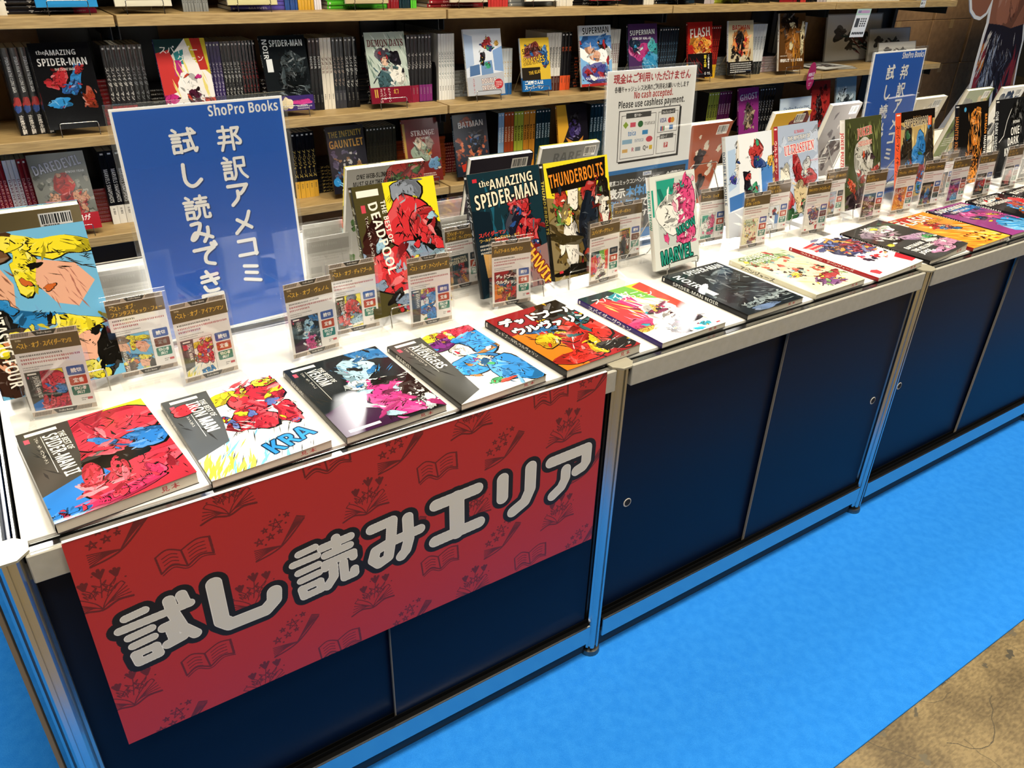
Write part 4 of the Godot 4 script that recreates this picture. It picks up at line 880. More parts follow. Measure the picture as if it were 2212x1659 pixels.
	paint("shelf_bat2", 220, Q, "#17151c", [["p", "#d8a02e", [0, 0, 30, 0, 36, 60, 10, 110, 0, 110]], ["b", "#33265c", 56, 66, 18, 24, 0, 0.3], ["b", "#0f0e14", 56, 44, 14, 18, 0, 0.3], ["p", "#c8802c", [24, 86, 50, 100, 60, 128, 40, 112]], ["p", "#c8802c", [84, 86, 66, 100, 60, 128, 76, 112]], ["t", "BATMAN", 20, 140, 20, "#e8e4e8", 66]])
	paint("shelf_ghost", 180, Q, "#8c2f78", [["b", "#5c4a40", 50, 88, 26, 36, 0, 0.3], ["b", "#2a2024", 46, 60, 14, 12, 0, 0.4], ["k", "#b8a07c", 14, 30, 70, 50, 60, 6], ["t", "GHOST", 6, 40, 26, "#dcd2dc", 88, 0, -4]])
	paint("shelf_red", 160, Q, "#a82a26", [["k", "#5c1614", 24, 6, 20, 86, 120, 9], ["b", "#2a1414", 40, 90, 16, 40, 0, 0.5], ["s", "#d85a4a", 20, 10, 30, 80, 100, 26, 1.4, 80], ["busy"]])
	paint("shelf_grey", 160, 1.4, "#8fa4aa", [["b", "#2c3438", 56, 80, 28, 30, 0, 0.5], ["b", "#c8d4d4", 30, 50, 22, 20, 0, 0.4], ["s", "#5c7074", 24, 6, 30, 86, 90, 26, 1.6, 60], ["busy"]])
	var tops := [["#2f8ccc", 1], ["#d8d4c0", 2], ["#cfc898", 3], ["#b9a884", 4], ["#c8bca4", 5], ["#e4e2da", 6], ["#9c2434", 7], ["#8f979a", 8], ["#b8b46a", 9]]
	for t in tops:
		paint("top_%d" % t[1], 120, Q, t[0], [["k", "#3a3a3c", 10, 6, 10, 86, 110, 9], ["k", "#d8d4c8", 8, 6, 10, 86, 110, 7], ["r", t[0], 0, 128, 100, 25]])

	paint_spines()
	paint_cards()
	paint_signs()
	paint_banner()
	paint_pages()

func paint_pages() -> void:
	for s in [0, 1]:
		var c := canvas(512, 64, "#d9d4c6", 5)
		for i in 26:
			c.rect(0, 0.4 + i * 0.47, 100, 0.14, Color("#b9b3a4") if i % 3 else Color("#c6c0b2"))
		if s:
			c.kana("見本", Vector2(72, 2.4), 7.2, Color("#b8474a"), 0.1, false, 0.0, 0.0, Color.BLACK, 0.9, 1.2)
		keep_cell("pages_%d" % s, c.im)

# key: back colour, lettering colour, title, foot colour, foot lettering
const SPINES := {
	"black_white": ["#15161a", "#d8d8d4", "スパイダー・マン", "#15161a"], "black_red": ["#15141a", "#dcdad6", "スパイダーマン", "#8c2028"], "black_grey": ["#141518", "#7f8488", "スパイダーマン", "#141518"], "purple": ["#2f1f5c", "#d8d2e4", "スパイダーグウェン", "#2f1f5c"],
	"black_rust": ["#131216", "#8c3030", "スパイダーマン", "#131216"], "cream": ["#e2ddd0", "#6a4a40", "アメコミ", "#e2ddd0"], "noir": ["#1a1c20", "#d8dcdc", "NOIR", "#1a1c20"], "mixed": ["#22262c", "#9c8a7c", "スパイダーマン", "#3a3c44"], "crimson_foot": ["#16151a", "#d8d4d0", "マーベル", "#8c1f3c"], "violet_foot": ["#16151a", "#d8d4d0", "マーベル", "#7c2a70"],
	"white": ["#e6e8e6", "#7c8a8c", "スパイダーマン", "#e6e8e6"], "white_blue": ["#dfe6ea", "#c8a04a", "スーパーマン", "#2a68ac"], "dotted": ["#dcdad4", "#17181a", "GOGOGOGO", "#4a2420"], "orange": ["#17161a", "#e8602e", "DC", "#d8552c"], "white_maroon": ["#dfe0dc", "#6c2430", "SUPERMAN", "#c8ccc8"], "navy": ["#1a2430", "#5f86a4", "スーパーマン", "#22384a"], "red_yellow": ["#7c1c1a", "#d83a2e", "THE FLASH", "#e2b32a"], "white_dark": ["#dfe4e6", "#9aa4a8", "BATMAN", "#23272a"],
	"red": ["#8c1c26", "#d8a09a", "DAREDEVIL", "#8c1c26"], "white_red": ["#e0dee0", "#8c6a70", "DAREDEVIL", "#d8d6d8"], "snapshots": ["#14161c", "#dde0e2", "MARVELS SNAPSHOTS", "#e6e6e2"], "black_gold": ["#17171c", "#c8b05a", "アベンジャーズ", "#d8a83c"], "olive": ["#3a382c", "#1c1b18", "THE INFINITY GAUNTLET", "#3a382c"],
	"blue": ["#2a5aa8", "#dfe4ea", "MARVEL", "#2a4f9a"], "lime": ["#5ccc3a", "#1f5c1c", "MARVEL", "#5ccc3a"], "bright_red": ["#c23a38", "#e8b0a8", "MARVEL", "#c23a38"], "lilac": ["#5a4fae", "#dcd8ee", "MARVEL", "#e4e2ee"], "grey": ["#8c9090", "#4c5050", "DC", "#8c9090"], "ivory": ["#e3e0d4", "#5a5a54", "BATMAN", "#e3e0d4"],
	"light_blue": ["#8fb4d4", "#e4ecf2", "BATMAN", "#8fb4d4"], "rust": ["#a84a24", "#e8c8a0", "BATMAN", "#a84a24"], "yellow_green": ["#a8b23a", "#2a2c14", "BATMAN", "#1c1c18"], "amber": ["#c8862a", "#2a1c10", "BATMAN", "#c8862a"], "teal": ["#17303a", "#c8dce0", "BATMAN", "#17303a"], "magenta": ["#6a2458", "#dcc0d4", "GHOST", "#14131a"], "pink_grey": ["#c4b8bc", "#8c3c50", "DC", "#b9b0b4"],
}

func paint_spines() -> void:
	for k in SPINES:
		var s: Array = SPINES[k]
		var t: String = s[2]
		var ops := [["r", s[3], 74, 0, 26, 10], ["r", "#e8e6e0", 3, 2.5, 2.2, 3.6]]
		if t.unicode_at(0) < 0x250:
			ops.append(["t", t, 24, 6.4, 6.4, s[1], minf(46.0, t.length() * 4.4)])
		else:
			ops.append(["j", t, 26, 1.4, minf(6.0, 44.0 / t.length()), s[1], 0.14])
		ops.append(["f", "#8c8c88" if Color(s[3]).get_luminance() < 0.3 else "#3c3c3c", 78, 3, 16, 1, 4])
		paint_spine("spine_" + k, s[0], ops, 300, 26)
	# the black spines with the white band lettering
	paint_spine("spine_legend", "#16171b", [["t", "SPIDER-MAN THE CLONE SAGA", 10, 6, 5.4, "#d8d8d4", 40], ["b", "#a02a2c", 62, 5, 7, 5, 0, 0.3], ["b", "#2f4a8c", 69, 6, 5, 4, 0, 0.3], ["r", "#1c1d20", 74, 0, 26, 12], ["j", "伝説光臨", 76, 2, 5.6, "#e4e2de", 0.14]], 300, 34)
	# spines of the books on the counter
	for a in [["s_deadpool", "#4a4526", "#d8d2b4", "デッドプール"], ["s_amazing", "#141a20", "#c8ccd0", "スパイダーマン"], ["s_thunder", "#1d1b16", "#d8c24a", "THUNDERBOLTS"], ["s_meow", "#e2e4de", "#2c8a78", "MARVEL MEOW"], ["s_double", "#eceeee", "#5c6c84", "DOUBLE TROUBLE"], ["s_ultra", "#a02830", "#e8d4c4", "ウルトラマン"], ["s_joker", "#d8d4c8", "#b83030", "JOKER PUZZLEBOX"], ["s_year", "#e0522a", "#2a1410", "スーパーマン・イヤーワン"], ["s_haunted", "#141214", "#d8843a", "HAUNTED KNIGHT"], ["s_dark", "#15161a", "#d8dad8", "ONE DARK KNIGHT"],
		["f_dead", "#171316", "#e8e4dc", "デッドプールVS.ウルヴァリン"], ["f_gwen", "#33206a", "#e8e4ee", "スパイダーグウェン"], ["f_noir", "#15171a", "#d8dcdc", "SPIDER-MAN NOIR"], ["f_cream", "#dcd8c0", "#4c4a3c", "アベンジャーズ"], ["f_ultra", "#a5272c", "#e8dcd0", "ウルトラマン・アベンジャーズ"], ["f_joke", "#1c1b1a", "#d8d4cc", "BATMAN THE KILLING JOKE"], ["f_dark", "#1d1c1c", "#d8d4cc", "MARVEL"], ["f_flash", "#8c1c1a", "#f0e4d4", "THE FLASH"], ["f_super", "#1a1a20", "#e4e2de", "SUPERMAN"]]:
		var ops := [["r", "#e2e0da", 2, 1.5, 1.6, 4.5]]
		if (a[3] as String).unicode_at(0) < 0x250:
			ops.append(["t", a[3], 14, 6.2, 6.6, a[2], minf(54.0, a[3].length() * 3.8)])
		else:
			ops.append(["j", a[3], 14, 1.2, minf(5.8, 60.0 / a[3].length()), a[2], 0.13])
		paint_spine(a[0], a[1], ops, 360, 28)

# title rows, lettering colour of the text below, picture, which of the three badges are lit
const CARDS := [
	["ベスト・オブ・スパイダーマンII", "", "flat_1", 7], ["ベスト・オブ・", "ファンタスティック・フォー", "stand_1", 5], ["ベスト・オブ・アイアンマン", "", "flat_2", 7], ["ベスト・オブ・ヴェノム", "", "flat_3", 7], ["ベスト・オブ・デッドプール", "", "stand_2", 7],
	["ベスト・オブ・アベンジャーズ", "", "flat_4", 7], ["スパイダーマン・", "ワールド・ウィズアウト・ラブ", "stand_3", 6], ["デッドプール VS. ウルヴァリン", "", "flat_5", 7], ["スパイダーグウェン", "", "flat_6", 6], ["サンダーボルツ", "", "stand_4", 5], ["スパイダーマン・ノワール", "", "flat_7", 1], ["マーベル・ミャオ", "", "stand_5", 7],
	["ソー・ロキ・", "ダブル・トラブル", "flat_8", 7], ["スパイダーマン・", "ダブル・トラブル", "stand_6", 7], ["ウルトラマン・アベンジャーズ", "", "flat_9", 5], ["ザ・ミステリー・オブ・ウルトラセブン", "", "stand_7", 6], ["バットマン・", "キリングジョーク", "flat_10", 3], ["フラッシュ・イヤーワン", "", "flat_11", 7], ["スーパーマン・イヤーワン", "", "stand_9", 1],
	["バットマン・", "ホーンテッド・ナイト", "stand_10", 5], ["スーパーマン・", "サン・オブ・カル・エル", "flat_12", 6], ["スーパーマン・", "アップ・イン・ザ・スカイ", "flat_13", 5], ["バットマン・ザ・", "ワン・バッド・デイ", "flat_14", 5], ["バットマン・", "ワン・ダーク・ナイト", "stand_11", 7],
]

func paint_cards() -> void:
	for i in CARDS.size():
		var d: Array = CARDS[i]
		var c := canvas(250, 354, "#e9e6e4", 900 + i)
		for y in [0.0, 133.6]:
			c.rect(0, y, 100, 8, Color("#b5a596"))
			for s in 14:
				var x := 2.0 + s * 2.3 if y < 1.0 else 66.0 + s * 2.3
				if s < 11:
					c.poly(PackedVector2Array([Vector2(x, y + 7), Vector2(x + 1.1, y + 7), Vector2(x + 3.4, y + 1), Vector2(x + 2.3, y + 1)]), Color("#1c1a18"))
			for s in 11:
				var x := 70.0 + s * 2.3 if y < 1.0 else 3.0 + s * 2.3
				c.poly(PackedVector2Array([Vector2(x, y + 7), Vector2(x + 1.1, y + 7), Vector2(x + 3.4, y + 1), Vector2(x + 2.3, y + 1)]), Color("#1c1a18"))
			c.poly(PackedVector2Array([Vector2(32, y), Vector2(70, y), Vector2(64, y + 8), Vector2(38, y + 8)]), Color("#1c1a18"))
			c.latin("ShoPro Books", Vector2(40, y + 5.6), 4.4, Color("#d8d4cc"), 22)
		c.rect(0, 9, 100, 24, Color("#5c4722"))
		c.latin("Title", Vector2(6, 14), 4, Color("#d8c8a8"), 9)
		if d[1] == "":
			var n: int = d[0].length()
			c.kana(d[0], Vector2(6, 17), 9.4, Color("#e6b73a"), 0.13, false, 0.0, 0.0, Color.BLACK, minf(0.84, 88.0 / n / 9.4))
		else:
			c.kana(d[0], Vector2(6, 13), 8.4, Color("#e6b73a"), 0.13, false, 0.0, 0.0, Color.BLACK, 0.8)
			c.kana(d[1], Vector2(6, 22.5), 8.4, Color("#e6b73a"), 0.13, false, 0.0, 0.0, Color.BLACK, minf(0.82, 90.0 / d[1].length() / 8.4))
		c.fine_print(6, 37, 84, 1, 5.4, Color("#2c2a2a"))
		c.fine_print(6, 43, 88, 2, 6.0, Color("#9c2c30"))
		c.fine_print(6, 57, 44, 2, 3.6, Color("#6a6866"))
		var pic: Image = pictures[d[2]].duplicate()
		pic.resize(140, 182, Image.INTERPOLATE_LANCZOS)
		c.rect(5.2, 65.2, 57.6, 66.5, Color("#8a8682"))
		c.im.blit_rect(pic, Rect2i(0, 0, 140, 164), Vector2i(15, 165))
		var tints := ["#3c5aa0", "#b8482c", "#2c7a68"]
		var dims := ["#2c3440", "#6c3424", "#20403c"]
		var words := [["読切", ""], ["定番", ""], ["初心者", "向け"]]
		for b in 3:
			var lit: bool = (d[3] >> b) & 1
			var col := Color(tints[b] if lit else dims[b])
			var y := 65.0 + b * 17.6
			c.rect(68, y + 1, 27, 13.4, col)
			c.rect(69, y, 25, 15.4, col)
			var ink := Color("#f2f0ea") if lit else Color("#8c8078")
			if words[b][1] == "":
				c.kana(words[b][0], Vector2(73.5, y + 3.6), 8.4, ink, 0.14)
			else:
				c.kana(words[b][0], Vector2(71.4, y + 0.9), 6.6, ink, 0.14)
				c.kana(words[b][1], Vector2(74.8, y + 7.8), 6.6, ink, 0.14)
		c.fine_print(79, 122, 8, 2, 3.0, Color("#3c3c3c"))
		c.rect(88.5, 122, 8, 4, Color("#c4555c"))
		keep_cell("card_%d" % (i + 1), c.im)
	# the backs of cards, seen from behind
	var k := canvas(240, 340, "#b0ada4", 4)
	for y in [0.0, 133.0]:
		for q in 12:
			k.poly(PackedVector2Array([Vector2(3 + q * 2.4, y + 7), Vector2(4.2 + q * 2.4, y + 7), Vector2(1.8 + q * 2.4, y + 1), Vector2(0.6 + q * 2.4, y + 1)]), Color("#98958c"))
	k.rect(0, 9, 100, 24, Color("#96938a"))
	k.fine_print(12, 16, 76, 1, 9, Color("#a29f96"))
	k.fine_print(10, 38, 84, 3, 6, Color("#9c9990"))
	k.rect(38, 65, 56, 66, Color("#98958c"))
	k.run([["s", "#8c8980", 20, 42, 70, 48, 56, 20, 1.5, 60], ["s", "#a4a198", 14, 42, 70, 48, 56, 20, 1.5, 120]])
	for b in 3:
		k.rect(6, 65 + b * 17.6, 26, 14, Color("#9a978e"))
	keep_cell("card_back", k.im)

func paint_signs() -> void:
	# blue sign
	var c := canvas(760, 1078, "#2063b2", 12)
	c.rect(0, 0, 100, high_of(c), Color("#eef0f0"))
	c.rect(1.6, 1.6, 96.8, high_of(c) - 3.2, Color("#1459bd"))
	c.latin("ShoPro Books", Vector2(53.5, 8.4), 8.2, Color("#eef0f0"), 43.5)
	var ys := [[0.146, 0.287, 0.425, 0.528, 0.639, 0.758, 0.865], [0.154, 0.28, 0.391, 0.52, 0.633, 0.757]]
	var words := ["試し読みでき〼", "邦訳アメコミ"]
	for col in 2:
		for i in words[col].length():
			var at := Vector2([36.5, 63.5][col] - 8.1, ys[col][i] * high_of(c) - 8.1)
			var wt := 0.108 if words[col][i] in "試読邦訳" else 0.14
			c.kana(words[col][i], at + Vector2(0.6, 0.7), 16.2, Color("#0f3a7c"), wt)
			c.kana(words[col][i], at, 16.2, Color("#eef0f0"), wt)
	keep_cell("sign_blue", c.im)
	# cashless sign
	c = canvas(760, 1078, "#e9ecee", 13)
	c.kana("現金はご利用いただけません", Vector2(6.5, 2.6), 7.6, Color("#a82c38"), 0.115, false, 0, 0, Color.BLACK, 0.88)
	c.kana("各種キャッシュレス決済のご利用をお願いいたします", Vector2(8, 12), 4.8, Color("#2a2a2c"), 0.1, false, 0, 0, Color.BLACK, 0.73)
	c.latin("No cash accepted.", Vector2(29, 22.4), 7.4, Color("#a82c28"), 45, 0)
	c.latin("Please use cashless payment.", Vector2(12.5, 29), 7.4, Color("#1c1e20"), 76, 0)
	c.rect(15.5, 32.22, 70, 41.5, Color("#1d1f22"))
	c.rect(14, 31.0, 70, 41.5, Color("#1d1f22"))
	c.rect(14.8, 31.65, 68.4, 40.2, Color("#eceef0"))
	for r in [[17, 35.07, 39, 34.99], [58.5, 35.07, 23, 17.09], [58.5, 55.41, 23, 14.65]]:
		c.rect(r[0], r[1], r[2], r[3], Color("#2a2c2e"))
		c.rect(r[0] + 0.4, r[1] + 0.4, r[2] - 0.8, r[3] - 0.8, Color("#eceef0"))
	for r in [[22, 33.44, 28, 4.2, "電子マネー"], [62, 33.44, 16, 4.0, "クレジットカード"], [62, 53.78, 16, 3.9, "QRコード"]]:
		c.rect(r[0], r[1], r[2], r[3], Color("#46484a"))
		c.kana(r[4], Vector2(r[0] + 1.0 + (8.0 if r[2] > 20 else 0.0), r[1] + 1.0), 2.6, Color("#eceef0"), 0.12, false, 0, 0, Color.BLACK, 0.66)
	c.poly(PackedVector2Array([Vector2(22, 39.95), Vector2(25, 42.8), Vector2(22, 45.65), Vector2(19, 42.8)]), Color("#8aa83a"))
	c.rect(27, 41.17, 6, 3.74, Color("#d0506c"))
	c.disc(38.5, 43.04, 3, 2.6, Color("#2c6a3c"))
	c.latin("manaca", Vector2(43, 44.34), 4.4, Color("#3c3e40"), 12, 2)
	c.latin("toica", Vector2(25, 51.83), 5.6, Color("#3a7cc0"), 9)
	c.rect(41, 48.41, 6.4, 3.58, Color("#3a8cc8"))
	c.rect(19, 54.6, 11, 3.58, Color("#8cb4d2"))
	c.latin("nimoca", Vector2(32.6, 57.53), 4.6, Color("#5a7ca4"), 10.4, 2)
	c.disc(49.6, 56.22, 3.8, 2.4, Color("#c84a5c"))
	c.rect(19.4, 62.33, 6, 2.77, Color("#d8b06a"))
	c.latin("R", Vector2(29.6, 64.85), 4.4, Color("#b03a5c"))
	c.rect(34, 61.76, 6, 3.25, Color("#8c98a4"))
	c.latin("Q+", Vector2(42.6, 64.85), 5.0, Color("#2a2c30"))
	c.rect(50, 61.6, 3.6, 3.42, Color("#d8b83a"))
	c.latin("VISA", Vector2(60.6, 44.02), 4.8, Color("#2c3f8c"), 8)
	c.disc(72.6, 42.72, 2.3, 2.3, Color("#c8352c"))
	c.disc(75.6, 42.72, 2.3, 2.3, Color("#e09a2c"))
	for j in 3:
		c.rect(62 + j * 1.7, 47.27, 1.5, 3.8, Color(["#2c4a8c", "#b83a3c", "#2c7a44"][j]))
	c.rect(72.4, 46.79, 4.4, 3.74, Color("#2c6cb0"))
	c.rect(67.4, 61.11, 4.6, 4.23, Color("#b8343c"))
	c.latin("P", Vector2(68.2, 64.85), 5.0, Color("#eceef0"))
	c.rect(0, 79, 100, 64, Color("#2271b4"))
	c.rect(3.5, 82.5, 93, 51, Color("#2c2f32"))
	c.rect(45, 83.6, 10, 3.4, Color("#dfe3e6"))
	c.latin("ShoPro", Vector2(46, 86.4), 3.4, Color("#2c4a9c"), 8)
	c.kana("東京コミックコンベンション2025", Vector2(6.5, 87.4), 4.6, Color("#eef0f0"), 0.13, false, 0, 0, Color.BLACK, 0.84)
	c.kana("会場限定!!", Vector2(73, 86.6), 4.6, Color("#eef0f0"), 0.13)
	c.kana("表示", Vector2(7, 94), 9.4, Color("#eef0f0"), 0.14)
	c.kana("本体価格を", Vector2(26.4, 94), 9.4, Color("#3f96dc"), 0.14)
	c.kana("税込価格", Vector2(7, 105), 9.0, Color("#3f96dc"), 0.14)
	c.kana("で", Vector2(44, 105), 9.0, Color("#eef0f0"), 0.14)
	c.kana("販売いたします!", Vector2(7, 116), 6.6, Color("#eef0f0"), 0.14)
	c.kana("本体2,800", Vector2(22, 125.5), 5.4, Color("#eef0f0"), 0.13)
	keep_cell("sign_cash", c.im)
	# small things on the bookcase
	c = canvas(160, 110, "#b9ccd8", 3)
	c.rect(2, 2, 96, 66, Color("#cfdde6"))
	c.latin("ShoPro Books SNS", Vector2(12, 26), 12, Color("#1f3a5c"), 76, 2)
	c.latin("Please follow us!", Vector2(28, 42), 9, Color("#1f3a5c"), 44, 2)
	keep_cell("sign_sns", c.im)
	c = canvas(120, 150, "#b5205c", 3)
	c.kana("棚橋弘至", Vector2(14, 46), 18, Color("#f4e4ea"), 0.13)
	c.kana("ラスト写真集", Vector2(14, 68), 12, Color("#f4e4ea"), 0.13)
	c.fine_print(34, 92, 34, 2, 9, Color("#f4e4ea"))
	keep_cell("tag_pink", c.im)
	c = canvas(120, 190, "#eceeee", 3)
	c.rect(0, 0, 100, 34, Color("#b9d8c8"))
	c.rect(8, 8, 84, 16, Color("#c8a0c4"))
	c.latin("50", Vector2(12, 22), 18, Color("#2c6a8c"))
	c.rect(12, 52, 26, 50, Color("#4a4c4e"))
	for r in 4:
		for q in 3:
			c.rect(46 + q * 15, 52 + r * 13, 9, 8, Color("#3a3c3e"))
	for q in 7:
		c.disc(14 + q * 12, 136, 5, 8, Color("#17181a"))
	keep_cell("tag_white", c.im)
	c = canvas(200, 140, "#8f8d86", 3)
	c.run([["r", "#d8d8d2", 2, 2, 96, 66], ["k", "#4a4644", 14, 20, 24, 70, 30, 8], ["s", "#6c2a2c", 14, 30, 20, 50, 30, 26, 1.6, 40], ["s", "#2c4448", 16, 20, 26, 60, 30, 26, 1.8, 20]])
	keep_cell("art_board", c.im)
	c = canvas(300, 420, "#9c6a52", 8)
	# print on the cut-out figure: bare waist above, patterned tights below
	c.run([["r", "#94604a", 0, 0, 100, 54], ["b", "#a36a52", 52, 30, 18, 26, 0, 0.2], ["s", "#7c4c3a", 8, 34, 20, 40, 26, 16, 1.2, 84], ["d", "#5c3428", 57, 47, 0.8, 1.2], ["p", "#25222c", [20, 50, 46, 52, 58, 54, 80, 51, 80, 141, 0, 141, 0, 60, 24, 58]],
		["s", "#8c2f38", 60, 24, 56, 14, 70, 26, 1.6, 94], ["s", "#d8cfc0", 22, 26, 54, 12, 24, 14, 1.4, 110], ["s", "#c8762e", 10, 26, 52, 12, 20, 10, 1.2, 100], ["s", "#8c2f38", 34, 66, 62, 12, 60, 26, 1.6, 86], ["s", "#9aa4b4", 24, 40, 54, 8, 30, 16, 1.0, 90], ["s", "#6c7688", 50, 36, 66, 32, 40, 9, 0.5, 50], ["s", "#6c7688", 50, 36, 66, 32, 40, 9, 0.5, 130], ["s", "#b9b4b0", 20, 34, 54, 36, 40, 10, 0.6, 80], ["s", "#14141c", 40, 30, 60, 40, 70, 16, 1.2, 70]])
	keep_cell("standee", c.im)

func high_of(c: Canvas) -> float:
	return c.high
# ------------------------------------------------------------------ the red banner's print
func motif(c: Canvas, kind: String, at: Vector2, s: float) -> void:
	var ink := Color("#6c2020")
	var d := func(pts: Array, wd: float, bend := true) -> void:
		var p := []
		for i in range(0, pts.size(), 2):
			p.append(at + Vector2(pts[i], pts[i + 1]) * s)
		if bend and p.size() > 2:
			var q := []
			for i in p.size() - 1:
				for t in 5:
					q.append((p[i] as Vector2).cubic_interpolate(p[i + 1], p[maxi(i - 1, 0)], p[mini(i + 2, p.size() - 1)], t / 5.0))
			q.append(p[-1])
			p = q
		c.line(p, wd * s, ink)
	if kind == "A":     # an open book with lines of text
		d.call([-50, -22, -28, -32, -4, -20], 3.4)
		d.call([50, -30, 26, -34, -4, -20], 3.4)
		d.call([-50, -22, -46, 20], 3.8, false)
		d.call([50, -30, 52, 12], 5.0, false)
		d.call([-46, 20, -24, 8, 2, 22], 3.8)
		d.call([52, 12, 28, 6, 2, 22], 3.8)
		d.call([-4, -20, 2, 22], 3.8, false)
		d.call([-44, 25, -22, 14, 2, 27, 30, 12, 54, 17], 2.6)
		for i in 4:
			var y := -14.0 + i * 8.5
			d.call([-40 + i, y, -24, y - 6, -12, y - 1], 2.2)
			d.call([8, y - 2, 24, y - 9, 40, y - 9], 2.2)
	elif kind == "B":   # an open book with flowers growing out of it
		for k in 5:
			var f := k / 4.0
			d.call([0, 30, -22 + f * 4, 14 + f * 8, -44 - f * 8, -2 + f * 34], 2.2)
			d.call([0, 30, 22 - f * 4, 10 + f * 9, 46 + f * 8, -12 + f * 34], 2.2)
		d.call([-44, -2, -34, -8, -10, 12, 0, 30], 2.2)
		d.call([46, -12, 38, -18, 12, 8, 0, 30], 2.2)
		d.call([-54, 34, -28, 26, 0, 33, 28, 22, 54, 24], 4.4)
		for fl in [[-20, -30, 0.9], [10, -46, 1.15], [36, -40, 0.95]]:
			var x: float = fl[0]
			var y: float = fl[1]
			d.call([x * 0.35, 4, x * 0.6 + 2, (y + 4) * 0.5, x, y + 6], 2.0)
			for p in [[-7, -9], [0, -12], [7, -9], [-3, -6], [4, -6]]:
				d.call([x, y + 4, x + p[0] * fl[2], y + p[1] * fl[2]], 6.5, false)
			for q in 2:
				var ly := y * (0.62 - q * 0.3)
				d.call([x * 0.6, ly + 6, x * 0.6 + 12, ly - 4, x * 0.6 + 6, ly + 6], 2.0)
				d.call([x * 0.6, ly + 8, x * 0.6 - 12, ly - 2, x * 0.6 - 6, ly + 8], 2.0)
		for p in [[-36, -12, 2], [-2, -50, 2], [24, -14, 2], [50, -26, 2], [-14, -8, 2.6]]:
			c.disc(at.x + p[0] * s, at.y + p[1] * s, p[2] * s, p[2] * s, ink)
	else:               # a book fanned open with stars
		for k in 6:
			var f := k / 5.0
			d.call([0, 24, 16 + f * 6, 0, 40 + f * 14, -38 + f * 10], 2.4)
			d.call([0, 24, -26, 18 + f * 10, -54, 14 + f * 26], 2.4)
		d.call([40, -38, 56, -30], 2.6, false)
		d.call([-54, 42, -24, 36, 0, 26, 24, 6, 54, -26], 4.0)
		for st_ in [[-42, -4, 10], [-18, -8, 9], [-4, -34, 15], [20, -50, 7], [2, -14, 6], [-28, -28, 7]]:
			var p := []
			for i in 6:
				p.append_array([st_[0] + sin(TAU * i * 2 / 5.0) * st_[2], st_[1] - cos(TAU * i * 2 / 5.0) * st_[2]])
			d.call(p, 2.2, false)
		for p in [[-14, -46], [16, -30], [-30, 8], [6, -54]]:
			c.disc(at.x + p[0] * s, at.y + p[1] * s, 2.4 * s, 2.4 * s, ink)

